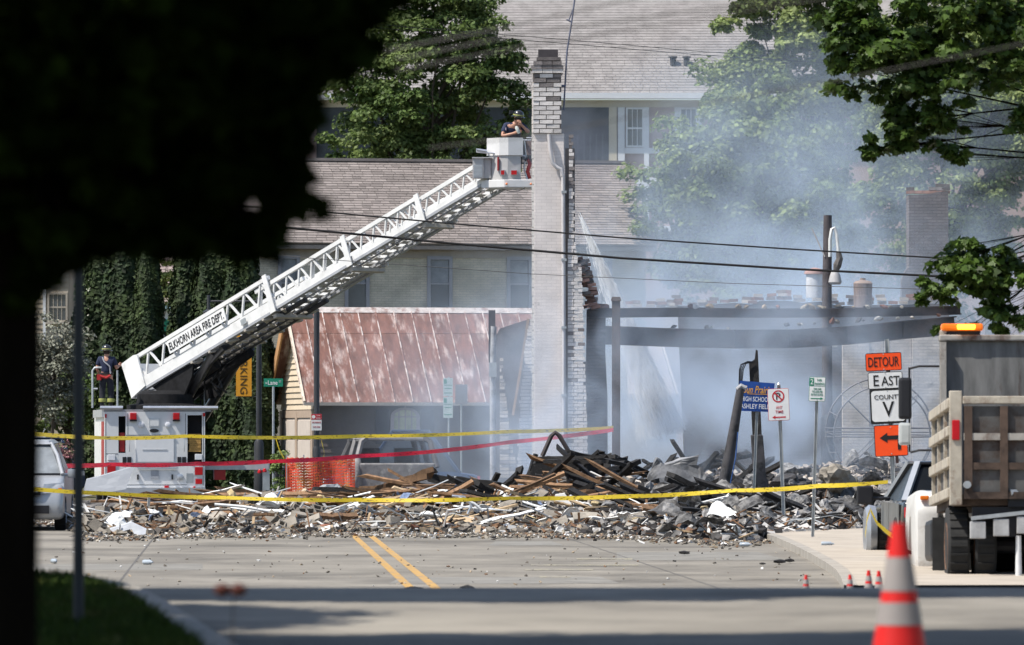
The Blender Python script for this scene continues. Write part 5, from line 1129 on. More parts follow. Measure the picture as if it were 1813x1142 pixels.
# parked cars past the evergreens
def simple_car(name, label, loc, rz, body, L_=4.4, h=1.45, group=None, wd=1.8):
    r = thing(name, label, 'car', loc, rz, group)
    mb = MB(); side_prism(mb, [(0,.3),(0,.62),(.1,.8),(1.1,.92),(L_-.7,.95),(L_-.05,.85),(L_,.32)], -wd/2, wd/2); mb.build('body', body, r, smooth=True, bevel=.09, bseg=2)
    mb = MB(); mb.add([(-wd/2+.06,1.0,.9),(wd/2-.06,1.0,.9),(wd/2-.28,1.75,h-.05),(-wd/2+.28,1.75,h-.05),(-wd/2+.06,L_-.5,.9),(wd/2-.06,L_-.5,.9),(wd/2-.28,L_-1.3,h-.05),(-wd/2+.28,L_-1.3,h-.05)], [(0,1,2,3),(4,7,6,5),(1,5,6,2),(0,3,7,4),(3,2,6,7)]); mb.build('windows', glass, r, smooth=True, bevel=.02)
    mb = MB(); mb.bb(-wd/2+.24, wd/2-.24, 1.7, L_-1.25, h-.048, h+.01); mb.build('roof', body, r, smooth=True, bevel=.03)
    for sg in (-1, 1):
        mb = MB(); mb.bar((sg*(wd/2-.07),1.0,.9), (sg*(wd/2-.28),1.72,h-.03), .06, .06); mb.bar((sg*(wd/2-.07),L_-.5,.9), (sg*(wd/2-.28),L_-1.28,h-.03), .07, .07); mb.build('pillar', body, r)
        wheel(r, sg*(wd/2-.12), .85, .33, .2, alu, sg); wheel(r, sg*(wd/2-.12), L_-.85, .33, .2, alu, sg)
        mb = MB(); mb.box((sg*(wd/2-.2),.0,.7), (.3,.05,.13)); mb.build('headlight', clear, r); mb = MB(); mb.box((sg*(wd/2-.2),L_-.02,.75), (.3,.06,.14)); mb.build('tail_light', redlens, r)
        mb = MB(); mb.box((sg*(wd/2+.12),1.25,.98), (.2,.1,.14)); mb.build('mirror', body, r, bevel=.02)
    return r
bluepaint = M('car_blue', (.015,.035,.085), .25, var=.05, spec=.5)
simple_car('parked_car', 'dark blue car parked by the bushes beyond the minivan', W(100, 800, 60)+Vector((0,0,-W(100,800,60).z)), math.radians(20), bluepaint, h=1.75)
simple_car('parked_car', 'red car parked behind the silver minivan', G(30, 905), math.radians(10), M('car_red', (.30,.015,.015), .3, var=.05), h=1.6)
blu = simple_car('blue_suv', 'dark blue car standing side on behind the burnt out vehicle', (W(572, 800, 71).x, FPX/71+1, 0), math.radians(-90), bluepaint, L_=3.9, h=1.98, wd=1.8)
# burnt out vehicle, open shell
s = 75.0; root = thing('burnt_suv', 'burnt out grey vehicle shell with no glass in the smoke', 'car', ((702-CXP)/s, FPX/s, 0), math.radians(8))
ash = M('ash_metal', (.20,.19,.185), .8, var=.35, scale=3, col2=(.42,.41,.38), mixlo=.56, mixhi=.68, bump=.2); ashd = M('ash_dark', (.085,.082,.085), .85, var=.35, scale=2.5, col2=(.2,.19,.19), mixlo=.55, mixhi=.7)
mb = MB(); mb.bb(-.98,.98,.06,4.4,.35,1.13); mb.build('body', ashd, root, bevel=.06)
mb = MB(); mb.bb(-.88,.92,-.03,.055,.42,1.20); mb.build('tailgate', ash, root, bevel=.04)
mb = MB(); mb.tube([(-1.02,.1,.25),(-1.05,.02,.6),(-1.0,.03,.95),(-.93,.12,1.2),(-.90,.2,1.35)], [.2,.22,.18,.12,.06], 10); mb.build('crumpled_panel', ash, root, smooth=True)
for pts in ([(-.97,.1,1.1),(-.80,.32,1.70),(-.66,.4,1.80)], [(.98,.1,1.1),(.84,.32,1.70),(.7,.4,1.80)], [(-.97,1.6,1.1),(-.78,1.6,1.78)], [(.97,1.6,1.1),(.78,1.6,1.78)], [(-.97,3.6,1.1),(-.75,2.9,1.75)], [(.97,3.6,1.1),(.75,2.9,1.75)]):
    mb = MB(); mb.tube(pts, .07, 6); mb.build('pillar', ash if pts[0][0] < 0 else ashd, root, smooth=True)
mb = MB(); mb.bb(-.82,.82,.34,.48,1.72,1.81); mb.bb(-.82,-.7,.48,3.0,1.72,1.80); mb.bb(.7,.82,.48,3.0,1.72,1.80); mb.bb(-.82,.82,2.86,3.0,1.72,1.80); mb.build('roof_frame', ash, root, bevel=.03)
mb = MB(); mb.bb(-.7,.7,.8,2.86,1.76,1.79); mb.build('roof_skin', ashd, root)
for x in (-.45, .4): mb = MB(); mb.bb(x-.25, x+.25, 1.7, 1.85, 1.0, 1.55); mb.build('seat_frame', ashd, root, bevel=.04)
mb = MB(); mb.box((.1,-.05,.62), (1.2,.02,.2)); mb.build('bumper', ash, root)
# dark car beside the dump truck, facing away
s = 118.0; YQ = FPX/s
root = thing('dark_car', 'dark grey car beside the dump truck with yellow tape on its flank', 'car', ((1597-CXP)/s, YQ, 0), math.radians(1.8))
dkp = M('car_dark', (.02,.021,.024), .2, var=.08, spec=.6); sil = M('car_silver', (.30,.32,.35), .3, metal=.4, var=.08)
mb = MB(); mb.add([(0.0,0,.35),(2.0,0,.35),(2.0,4.5,.35),(0,4.5,.35),(.02,0,.92),(1.98,0,.92),(1.98,4.5,.80),(.02,4.5,.80)], [(0,3,2,1),(4,5,6,7),(0,1,5,4),(1,2,6,5),(2,3,7,6),(3,0,4,7)]); mb.build('body', dkp, root, smooth=True, bevel=.08, bseg=3)
mb = MB(); mb.add([(.10,.55,.90),(1.9,.55,.90),(1.9,3.3,.90),(.10,3.3,.90),(.36,1.1,1.46),(1.64,1.1,1.46),(1.6,2.5,1.48),(.40,2.5,1.48)], [(4,5,6,7),(0,1,5,4),(1,2,6,5),(2,3,7,6),(3,0,4,7)]); mb.build('windows', M('tinted_glass', (.006,.007,.008), .25, var=.1, spec=.15), root, smooth=True, bevel=.04)
mb = MB(); mb.bb(.34,1.66,1.05,2.55,1.462,1.51); mb.build('roof', dkp, root, smooth=True, bevel=.03)
for a_, b_ in (((.09,.5,.91),(.35,1.08,1.49)), ((.09,3.3,.91),(.37,2.5,1.49)), ((1.91,.5,.91),(1.65,1.08,1.49))):
    mb = MB(); mb.bar(a_, b_, .09, .07); mb.build('pillar', sil, root, smooth=True)
mb = MB(); mb.lathe([(.30,-.02),(.40,-.02),(.42,.08),(.36,.14)], (-.07,3.7,.40), 20, mat=Matrix.Rotation(-PI/2,3,'Y')); mb.build('wheel_arch', sil, root, smooth=True)
mb = MB(); mb.box((-.30,2.75,.98), (.25,.12,.28)); mb.bar((-.2,2.75,.93), (.1,2.75,.93), .05, .05); mb.build('mirror', black, root, bevel=.04)
for y in (.8, 3.7): wheel(root, .08, y, .34, .22, alu, -1); wheel(root, 1.92, y, .34, .22, alu, 1)
for x in (.16, 1.84): mb = MB(); mb.box((x,-.03,.75), (.26,.06,.16)); mb.build('tail_light', redlens, root, bevel=.02)
mb = MB(); mb.bb(.15,1.85,-.06,.0,.4,.56); mb.build('bumper', M('bumper_grey', (.12,.12,.125), .4), root, bevel=.03)
mb = MB(); mb.bb(-.012,.0,.4,1.9,.45,.88); mb.bb(-.012,.0,1.95,3.1,.45,.88); mb.build('door_panel', M('door_dusty', (.12,.12,.115), .5, var=.3, scale=3), root)
# ------------------------------------------------------------------ dump truck (rear towards -y)
s = 137.0; YD = FPX/s
XD = 5.54; PT = math.radians(2.3)
def zf(py, y): return EYE+(HY-py)/(FPX/(YD+y))+y*math.tan(PT)
root = thing('dump_truck', 'weathered white dump truck with rusty tailgate, rear turned to the street', 'dump truck', (XD, YD, 0), 0, rot=(-PT, 0, math.radians(-.9)))
dx = lambda px: (px-1655)/s
dz = lambda py: EYE+(HY-py)/s
dwh = M('dump_white', (.30,.28,.25), .7, var=.3, scale=2.6, col2=(.10,.055,.035), mixlo=.50, mixhi=.66, bump=.1)
dpale = M('dump_cream', (.38,.34,.275), .7, var=.25, scale=3.5, col2=(.14,.075,.045), mixlo=.53, mixhi=.68)
dgr = M('dump_grey', (.075,.073,.07), .75, var=.35, scale=2, col2=(.045,.028,.02), mixlo=.48, mixhi=.62)
drt = M('dump_rust', (.075,.05,.037), .85, var=.4, scale=3, col2=(.03,.02,.015), mixlo=.48, mixhi=.62)
WT = 2.45
# box: floor, sides with ribs, headboard, tailgate
mb = MB(); mb.bb(.2, WT, .1, 4.2, 1.02, 1.16); mb.build('box_floor', drt, root)
for sx, sg in ((.20, -1), (WT-.0, 1)):
    mb = MB(); mb.bb(sx-.03, sx+.03, .1, 4.2, 1.17, 2.42); mb.build('box_side', dgr, root)
    for k, z in enumerate((1.18, 1.58, 1.98, 2.34)):
        mb = MB(); mb.bar((sx+sg*.06, .05, z), (sx+sg*.06, 4.15, z), .10, .13); mb.build('side_rail', dpale, root, bevel=.015)
    for y in (1.4, 2.8, 4.1): mb = MB(); mb.bb(sx+sg*.02-.05, sx+sg*.02+.05, y-.06, y+.06, 1.17, 2.4); mb.build('side_rib', dpale, root)
    mb = MB(); mb.bb(sx-.08, sx+.08, -.02, .12, 1.02, 2.50); mb.build('corner_post', dpale, root, bevel=.012)
    mb = MB(); mb.bb(sx-.05, sx+.05, -.045, -.021, 1.86, 2.12); mb.build('tail_light', redlens, root, bevel=.02)
mb = MB(); mb.bb(.25, WT+.1, 4.22, 4.34, 1.2, zf(594,4.3)); mb.build('headboard', M('headboard_grey', (.15,.147,.14), .75, var=.4, scale=2, col2=(.07,.045,.033), mixlo=.56, mixhi=.7, stretch=(2.5,1,.5)), root)
mb = MB(); mb.bb(.24, WT+.12, 4.15, 4.40, zf(604,4.3), zf(593,4.3)); mb.build('headboard_rail', dwh, root, bevel=.02)
mb = MB(); mb.bb(.25, .33, 4.10, 4.21, 1.2, zf(606,4.3)); mb.build('headboard_post', dwh, root)
mb = MB(); mb.bb(.30, WT-.1, .0, .05, 1.1, 2.30); mb.build('tailgate', dgr, root)
mb = MB(); mb.bar((.29,.0,2.38), (WT-.08,.0,2.38), .10, .10); tg = mb.build('tailgate_rail', dpale, root, bevel=.012)
for x in (.36, .82, 1.34, 1.86, 2.3): mb = MB(); mb.bb(x-.05, x+.05, -.05, -.003, 1.1, 2.30); mb.build('tailgate_rib', drt, root)
for z in (1.14, 1.52, 1.90): mb = MB(); mb.bb(.30, WT-.1, -.04, -.002, z-.04, z+.05); mb.build('tailgate_rib', dwh if z > 1.8 else drt, root)
mb = MB(); mb.lathe([(.05,0),(.05,.12)], (.34,-.02,1.28), 10, mat=Matrix.Rotation(PI/2,3,'X')); mb.build('latch', galv, root)
# chassis, rear bar, wheels
mb = MB(); mb.bb(.75, 1.0, .2, 8.2, .62, .95); mb.bb(1.65, 1.9, .2, 8.2, .62, .95); mb.build('chassis_rail', black, root)
mb = MB(); mb.bb(.42, 2.3, .1, .25, .9, 1.0); mb.bb(.42,.48,.1,.25,.7,.9); mb.build('rear_frame', black, root)
mb = MB(); mb.bar((.38,-.30,.84), (2.4,-.30,1.06), .16, .05); mb.build('step_rail', galv, root)
for k in range(7):
    x = .46+k*.30; z = .70+k*.032; mb = MB(); mb.bb(x-.1, x+.1, -.37, -.25, z-.12, z+.10); mb.build('step_block', M('step_grey', (.33,.33,.33), .6, var=.25, scale=6, col2=(.3,.12,.08), mixlo=.62, mixhi=.72), root, bevel=.01)
mb = MB(); mb.tube([(dx(1790),-.28,.05),(dx(1790),-.28,.62)], [.045,.035], 10); mb.lathe([(.1,0),(.08,.05)], (dx(1790),-.28,.0), 10); mb.build('prop_stand', M('prop_white', (.55,.55,.55), .5), root, smooth=True)
rimr = M('rim_rust', (.20,.085,.04), .8, var=.3, scale=6, col2=(.32,.2,.12))
wheel(root, .27, .95, .51, .28, rimr, -1); wheel(root, .62, .95, .51, .28, rimr, -1); wheel(root, 2.38, .95, .51, .28, rimr, 1); wheel(root, 2.03, .95, .51, .28, rimr, 1)
mb = MB(); mb.tube([(.3,.95,.51),(2.4,.95,.51)], .1, 10); mb.build('axle', black, root)
mb = MB(); mb.box((1.35,.9,.6), (.4,.5,.4)); mb.build('differential', black, root, bevel=.08)
mb = MB(); mb.tube([(dx(1777),.0,1.17),(dx(1790),.05,1.18)], .06, 8); mb.build('hitch_pin', galv, root)
mb = MB(); mb.bb(dx(1775), dx(1830), .02, .2, 1.0, 1.17); mb.build('hitch_block', black, root)
for x in (.27, 2.2): mb = MB(); mb.bb(x-.28, x+.28, 1.62, 1.64, .2, .9); mb.build('mud_flap', blackrub, root)
mb = MB(); mb.bb(.58, 1.9, 1.66, 4.3, .22, .93); mb.build('underside_shade', M('under_shade_black', (.008,.008,.008), .95, spec=0), root)  # black mass added to stand for the shade under the box
# cab and front
cabw = M('cab_white', (.58,.57,.55), .35, var=.12, scale=3, col2=(.33,.28,.22), mixlo=.58, mixhi=.75)
mb = MB(); mb.bb(.32, 2.45, 4.5, 5.9, .95, 2.55); mb.build('cab', cabw, root, bevel=.07, smooth=True)
mb = MB(); mb.bb(.35, 2.2, 4.47, 4.499, 1.75, 2.35); mb.build('cab_window', glass, root)
mb = MB(); side_prism(mb, [(4.62,.28),(4.62,1.08),(4.75,1.28),(5.1,1.36),(7.2,1.34),(7.5,1.1),(7.5,.6),(6.9,.55),(6.75,1.0),(6.2,1.05),(5.95,.55),(5.9,.28)], -.05, .25); mb.build('fender', cabw, root, smooth=True, bevel=.07)
mb = MB(); mb.box((.06,4.66,1.245), (.12,.08,.06)); mb.build('marker_light', amber, root, bevel=.015)
mb = MB(); mb.bb(-.03,.25,4.4,5.0,.16,.27); mb.build('cab_step', black, root)
mb = MB(); mb.bb(.0,.14,2.2,3.6,.35,.9); mb.build('fuel_tank', black, root, bevel=.08)
wheel(root, .2, 6.5, .51, .28, rimr, -1); wheel(root, 2.45, 6.5, .51, .28, rimr, 1)
for z in (zf(648,4.9), zf(797,4.9)): mb = MB(); mb.tube([(.3,4.9,z+.0),(.0,4.9,z),(-.12,4.9,z-.03)], .018, 6); mb.build('mirror_arm', black, root)
mb = MB(); mb.bb(-.28,-.10,4.85,4.98,zf(742,4.9),zf(668,4.9)); mb.build('mirror', black, root, bevel=.04)
mb = MB(); mb.bb(-.28,-.11,4.85,4.98,zf(788,4.9),zf(748,4.9)); mb.build('convex_mirror', M('mirror_pale', (.42,.44,.43), .25, var=.1), root, bevel=.04)
mb = MB(); mb.tube([(-.13,4.92,zf(650,4.9)),(-.13,4.92,zf(800,4.9))], .016, 6); mb.build('mirror_post', black, root)
# beacon bar on the headboard
mb = MB(); mb.bb(.35, .80, 4.2, 4.4, zf(592.9,4.3), zf(586,4.3)); mb.build('beacon_base', black, root)
mb = MB(); mb.bb(.25, .34, 4.2, 4.36, zf(603,4.3), zf(584,4.3)); mb.build('beacon_bracket', dpale, root, bevel=.02)
mb = MB(); mb.bb(.27, .84, 4.15, 4.42, zf(585.5,4.3), zf(573,4.3)); mb.build('beacon_lens', M('beacon_amber', (.75,.15,.01), .3, var=.05, emit=.35), root, bevel=.03)
mb = MB(); mb.bb(.48, .73, 4.10, 4.149, zf(584,4.3), zf(575,4.3)); mb.build('beacon_lamp', M('beacon_lit', (1.0,.42,.03), .3, var=.02, emit=3.2), root, bevel=.02)

# ------------------------------------------------------------------ orange safety fence
s = 75.5; q = lambda px: (px-CXP)/s; zz = lambda py: EYE+(HY-py)/s
root = thing('safety_fence', 'torn orange plastic safety fence beside the black post', 'fence', (q(565), FPX/s, 0))
of = M('fence_orange', (.60,.07,.035), .7, var=.25, scale=6, col2=(.42,.14,.03), mixlo=.5, mixhi=.6)
X0, X1 = q(506)-q(565), q(628)-q(565); zt_, zb_ = zz(812), zz(905)
n = 40
def fy(x, z): return .08*math.sin(x*5)+.05*math.sin(x*11+z*4)
for r in range(20):
    z = lerp(zb_, zt_, r/19); mb = MB()
    for k in range(n):
        xa, xb = lerp(X0,X1,k/n), lerp(X0,X1,(k+1)/n); j0, j1 = .012*math.sin(k*2.1+r), .012*math.sin((k+1)*2.1+r)
        mb.add([(xa,fy(xa,z),z-.022+j0),(xb,fy(xb,z),z-.022+j1),(xb,fy(xb,z),z+.022+j1),(xa,fy(xa,z),z+.022+j0)], [(0,1,2,3)])
    mb.build('net_strand', of, root)
mb = MB()
for k in range(44):
    x = lerp(X0, X1, k/43); mb.add([(x-.008,fy(x,0)-.003,zb_),(x+.008,fy(x,0)-.003,zb_),(x+.008,fy(x,zt_)-.003,zt_),(x-.008,fy(x,zt_)-.003,zt_)], [(0,1,2,3)])
o = mb.build('net_cross_strands', of, root); o['kind'] = 'stuff'
for x in (X0+.02, X0+.42, X1-.1): mb = MB(); mb.box((x,.06,.7), (.03,.03,1.4)); mb.build('stake', galv, root)
# short grey bollard rails by the street sign
for k, px in enumerate((470, 482, 494)):
    rr = thing('bollard', 'short dark grey bollard by the street name sign', 'bollard', (q(px), FPX/72, 0), 0, 'bollards by the street sign')
    mb = MB(); mb.tube([(0,0,0),(0,0,1.0)], .06, 10); mb.build('shaft', darkgrey, rr, smooth=True); mb = MB(); mb.lathe([(.07,1.0),(.07,1.05),(.02,1.1)], (0,0,0), 10); mb.build('cap', darkgrey, rr, smooth=True)
# ------------------------------------------------------------------ rubble
def front(x):                           # distance of the rubble's front edge along the street
    px = CXP+x*92; return float(np.interp(px, [-200, 110, 150, 300, 640, 900, 1100, 1300, 1400, 1540, 1800], [121, 121, 104.5, 106.5, 108.5, 107.8, 106, 99.5, 104, 108, 112]))
def hmound(x, y):
    d = y-front(x)
    if d < 0: return 0.0
    h = float(np.interp(d, [0, 1.2, 4, 8, 14, 22, 30], [.02, .12, .34, .55, .55, .35, .1]))
    h *= .8+.2*math.sin(x*1.3+y*.4)
    px = CXP+x*FPX/y
    if px < 640: h *= float(np.interp(px, [60, 200, 640], [.45, .75, .95]))
    h += .85*math.exp(-((x-1.25)/1.25)**2-((y-123)/3.5)**2)          # heap of charred timber
    h += .15*math.exp(-((x-4.0)/1.8)**2-((y-122)/4)**2)
    h += .85*math.exp(-((x-7.6)/2.7)**2-((y-131)/4.5)**2)
    h += .15*math.exp(-((x-4.4)/1.6)**2-((y-129)/4)**2)
    h += 0.5*math.exp(-((x-3.45)/.55)**2-((y-129.5)/2.2)**2)+.35*math.exp(-((x-4.6)/.8)**2-((y-129.5)/2.2)**2)
    if 0 < 115-y and x > 4.7: h *= .7
    return h
def on(px, y, dzv=0): x = (px-CXP)*y/FPX; return Vector((x, y, hmound(x, y)+dzv))
# bed of the rubble
b = MB(); NX, NY = 170, 60; xs = np.linspace(-13, 13, NX); ds = np.linspace(0, 34, NY)**1.0
for i in range(NX):
    for j in range(NY):
        y = front(xs[i])+ds[j]; b.v.append((xs[i]+random.uniform(-.08,.08), y, hmound(xs[i], y)*.92-.03+random.uniform(-.05,.07)*(1 if j else .1)))
for i in range(NX-1):
    for j in range(NY-1): b.f.append((i*NY+j, (i+1)*NY+j, (i+1)*NY+j+1, i*NY+j+1)); b.m.append(0)
o = b.build('rubble', M('rubble_bed', (.13,.12,.11), .95, var=.5, scale=3, bump=.8, bscale=14, col2=(.035,.032,.03), mixlo=.45, mixhi=.6)); tag(o, 'low bed of dusty broken rubble spread across the street', 'rubble', kind='stuff')
# fine broken pieces, uncountable
def scatter_bits(name, n, pick, smin, smax, mat, label):
    base = np.array([(-1,-1,-1),(1,-1,-1),(1,1,-1),(-1,1,-1),(-1,-1,1),(1,-1,1),(1,1,1),(-1,1,1)])*.5
    fq = np.array([(0,3,2,1),(4,5,6,7),(0,1,5,4),(1,2,6,5),(2,3,7,6),(3,0,4,7)])
    V = np.zeros((n,8,3)); 
    for i in range(n):
        p = pick(); sc = np.array([random.uniform(.6,1.6), random.uniform(.5,1.1), random.uniform(.25,.7)])*random.uniform(smin, smax)**1.0
        R = np.array(Euler((random.uniform(-.6,.6), random.uniform(-.6,.6), random.uniform(0,6.3))).to_matrix())
        q_ = base*(1+rng.uniform(-.25,.25,(8,3)))*sc
        V[i] = q_ @ R.T+np.array(p)
    Fq = (fq[None]+(np.arange(n)*8)[:,None,None]).reshape(-1,4)
    me = bpy.data.meshes.new(name); me.from_pydata(V.reshape(-1,3).tolist(), [], Fq.tolist()); me.materials.append(mat); me.update()
    return tag(mobj(name, me), label, 'rubble', kind='stuff')
def islandramp(name, stops, rough=.9):
    m = bpy.data.materials.new(name); m.use_nodes = True; nt = m.node_tree; g = nt.nodes.new('ShaderNodeNewGeometry'); r = nt.nodes.new('ShaderNodeValToRGB'); r.color_ramp.interpolation = 'CONSTANT'
    for i, (p, c) in enumerate(stops):
        el = r.color_ramp.elements[i] if i < 2 else r.color_ramp.elements.new(p); el.position = p; el.color = tuple(c)+(1,)
    nz = nt.nodes.new('ShaderNodeTexNoise'); nz.inputs['Scale'].default_value = 9; mrr = nt.nodes.new('ShaderNodeMapRange'); mrr.inputs[3].default_value = .6; mrr.inputs[4].default_value = 1.4
    tc = nt.nodes.new('ShaderNodeTexCoord'); nt.links.new(tc.outputs['Object'], nz.inputs['Vector']); nt.links.new(nz.outputs['Fac'], mrr.inputs[0])
    h = nt.nodes.new('ShaderNodeHueSaturation'); nt.links.new(mrr.outputs[0], h.inputs['Value']); nt.links.new(r.outputs[0], h.inputs['Color'])
    nt.links.new(g.outputs['Random Per Island'], r.inputs[0]); bs = nt.nodes['Principled BSDF']; nt.links.new(h.outputs[0], bs.inputs['Base Color']); bs.inputs['Roughness'].default_value = rough; bs.inputs['Specular IOR Level'].default_value = .15
    return m
mixw = islandramp('mixed_rubble', [(0,(.20,.178,.148)),(.25,(.12,.105,.09)),(.45,(.28,.25,.205)),(.55,(.035,.033,.032)),(.70,(.17,.10,.06)),(.80,(.30,.235,.165)),(.90,(.55,.54,.52))])
mixe = islandramp('burnt_rubble', [(0,(.03,.028,.028)),(.42,(.10,.095,.09)),(.62,(.25,.24,.23)),(.76,(.42,.40,.38)),(.88,(.14,.08,.05)),(.94,(.55,.53,.5))])
mixs = islandramp('smoky_rubble', [(0,(.07,.065,.065)),(.3,(.40,.34,.28)),(.55,(.12,.11,.11)),(.7,(.55,.50,.44)),(.85,(.25,.2,.17))])
def pickw():
    px = random.uniform(40, 1120); x0 = (px-CXP)/92; y = front(x0)+random.random()**1.6*11; return on(px, y, random.uniform(-.02,.06))
def picke():
    px = random.uniform(1010, 1640); x0 = (px-CXP)/92; y = front(x0)+random.random()**1.3*13; return on(px, y, random.uniform(-.02,.07))
def pickf():
    px = random.uniform(40, 1420); x0 = (px-CXP)/92; y = front(x0)-abs(random.gauss(0, 1.9)); x = (px-CXP)*y/FPX; return (x, y, .015)
def picks():
    px = random.uniform(1110, 1690); y = random.uniform(121, 136); return on(px, y, random.uniform(0,.15))
scatter_bits('rubble_fragments', 7500, pickw, .05, .19, mixw, 'countless small grey and tan masonry fragments across the street')
scatter_bits('burnt_fragments', 5200, picke, .05, .24, mixe, 'countless small blackened fragments of burnt building')
scatter_bits('edge_crumbs', 4200, pickf, .02, .07, mixw, 'fine crumbs strewn along the front edge of the rubble')
scatter_bits('ashen_fragments', 6000, picks, .05, .19, mixs, 'pale ashen fragments piled in the smoke under the beams')
def scatter_sticks(name, n, pick, l0, l1, mat, label):
    mb = MB()
    for i in range(n):
        p = Vector(pick()); d = Vector((random.gauss(0,1), random.gauss(0,.6), random.gauss(0,.28))).normalized()*random.uniform(l0, l1)/2; mb.bar(p-d, p+d, random.uniform(.012,.06), random.uniform(.008,.03))
    return tag(mb.build(name, mat), label, 'rubble', kind='stuff')
stick = islandramp('splinters', [(0,(.16,.09,.05)),(.25,(.03,.028,.027)),(.5,(.32,.23,.14)),(.62,(.5,.49,.47)),(.74,(.09,.055,.035)),(.88,(.24,.23,.22))])
def pickall():
    px = random.uniform(130, 1600); x0 = (px-CXP)/92; y = front(x0)+random.random()**1.2*14; return on(px, y, random.uniform(0,.14))
scatter_sticks('splinters', 2600, pickall, .15, .8, stick, 'countless thin splinters and strips strewn through the rubble')
def stray():
    px = random.uniform(80, 1480); py = random.uniform(955, 1038); p = G(px, py); return (p.x, p.y, .01)
scatter_bits('stray_crumbs', 220, stray, .012, .04, mixw, 'tiny crumbs scattered over the open roadway')

# countable pieces -------------------------------------------------------
def block_mesh():
    mb = MB(); w_, d_, h_ = .40, .20, .20; t = .035
    mb.bb(-w_/2, w_/2, -d_/2, -d_/2+t, -h_/2, h_/2); mb.bb(-w_/2, w_/2, d_/2-t, d_/2, -h_/2, h_/2)
    for x in (-w_/2+t/2, 0, w_/2-t/2): mb.bb(x-t/2+.0005, x+t/2-.0005, -d_/2+t, d_/2-t, -h_/2+.001, h_/2-.001)
    return mb.mesh('concrete_block', blockgrey)
def chunk_mesh(seed, mat, name, flat=.55):
    random.seed(seed); bm = bmesh.new(); bmesh.ops.create_icosphere(bm, subdivisions=1, radius=.5)
    for v in bm.verts:
        k = random.uniform(.65, 1.15); v.co = Vector((round(v.co.x*k*3)/3+random.uniform(-.05,.05), v.co.y*k*.8, max(-.25, min(.28, v.co.z*k*flat))))
    me = bpy.data.meshes.new(name); bm.to_mesh(me); bm.free(); me.materials.append(mat); return me
def plank_mesh(seed, mat, name, L_=1.0, w_=.14, t=.045):
    random.seed(seed); mb = MB(); n = 5; vs = []
    for i in range(n+1):
        x = -L_/2+L_*i/n; e_ = 0 if 0 < i < n else 1
        dy = random.uniform(-.008,.008); dz_ = random.uniform(-.012,.012)
        for (a_, c_) in ((-1,-1),(1,-1),(1,1),(-1,1)): vs.append((x+e_*random.uniform(-.07,.07), dy+a_*w_/2*random.uniform(.85,1.05), dz_+c_*t/2))
    fs = [(0,1,2,3), (n*4+3,n*4+2,n*4+1,n*4)]
    for i in range(n):
        for k in range(4): fs.append((i*4+k, i*4+(k+1)%4, i*4+4+(k+1)%4, i*4+4+k))
    mb.add(vs, fs); return mb.mesh(name, mat)
def sheet_mesh(seed, mat, name):
    random.seed(seed); mb = MB(); nx, ny = 7, 4; ph = random.uniform(0,6)
    for zoff in (0, -.012):
        for i in range(nx+1):
            for j in range(ny+1):
                x, y = i/nx-.5, (j/ny-.5)*.6
                mb.v.append((x*(1+.1*math.sin(j)), y+random.uniform(-.02,.02), .12*math.sin(4.5*x+ph)+.09*math.sin(7*y+ph*2)+.05*math.sin(11*x*y+ph)+random.uniform(-.04,.04)*(1 if zoff == 0 else 1)+zoff))
    N_ = (nx+1)*(ny+1); id_ = lambda i, j, l: l*N_+i*(ny+1)+j
    for i in range(nx):
        for j in range(ny):
            mb.f += [(id_(i,j,0),id_(i+1,j,0),id_(i+1,j+1,0),id_(i,j+1,0)), (id_(i,j,1),id_(i,j+1,1),id_(i+1,j+1,1),id_(i+1,j,1))]
    for i in range(nx): mb.f += [(id_(i,0,0),id_(i,0,1),id_(i+1,0,1),id_(i+1,0,0)), (id_(i,ny,0),id_(i+1,ny,0),id_(i+1,ny,1),id_(i,ny,1))]
    for j in range(ny): mb.f += [(id_(0,j,0),id_(0,j+1,0),id_(0,j+1,1),id_(0,j,1)), (id_(nx,j,0),id_(nx,j,1),id_(nx,j+1,1),id_(nx,j+1,0))]
    mb.m = [0]*len(mb.f); return mb.mesh(name, mat)
BLK = [block_mesh()]
soot_c = M('sooty_concrete', (.075,.07,.066), .95, var=.4, scale=4, bump=.6, bscale=22, orand=.5, spec=.1); tan_c = M('tan_rubble', (.27,.215,.155), .95, var=.3, scale=4, bump=.6, bscale=22, orand=.4, spec=.1)
red_c = M('brick_rubble', (.20,.095,.065), .95, var=.35, scale=4, bump=.6, bscale=22, orand=.4, spec=.1); pal_c = M('plaster_rubble', (.46,.44,.41), .95, var=.25, scale=4, bump=.5, bscale=22, orand=.25, spec=.1)
CHK = [chunk_mesh(i, m_, 'concrete_chunk') for i, m_ in enumerate((chunkgrey, chunkgrey, chunkgrey, soot_c, soot_c, tan_c, pal_c, red_c, chunkgrey, soot_c))]
STN = [chunk_mesh(30+i, tanstone, 'tan_stone', .8) for i in range(4)]
PLB = [plank_mesh(i, brown, 'timber_plank') for i in range(4)]; PLC = [plank_mesh(10+i, char, 'charred_timber', w_=.12, t=.07) for i in range(4)]
PLP = [plank_mesh(20+i, pale, 'pale_board') for i in range(3)]; TRM = [plank_mesh(25+i, whitetrim, 'white_strip', w_=.06, t=.02) for i in range(3)]
SHT = [sheet_mesh(40+i, sheet, 'bent_sheet') for i in range(5)]; SHW = [sheet_mesh(50+i, whitetrim, 'white_sheet') for i in range(3)]
random.seed(11)
def place(meshes, name, cat, label, group, p, rot, sc=(1,1,1)):
    o = mobj(name, random.choice(meshes)); o.location = p; o.rotation_euler = rot; o.scale = sc
    return tag(o, label, cat, group)
U = random.uniform
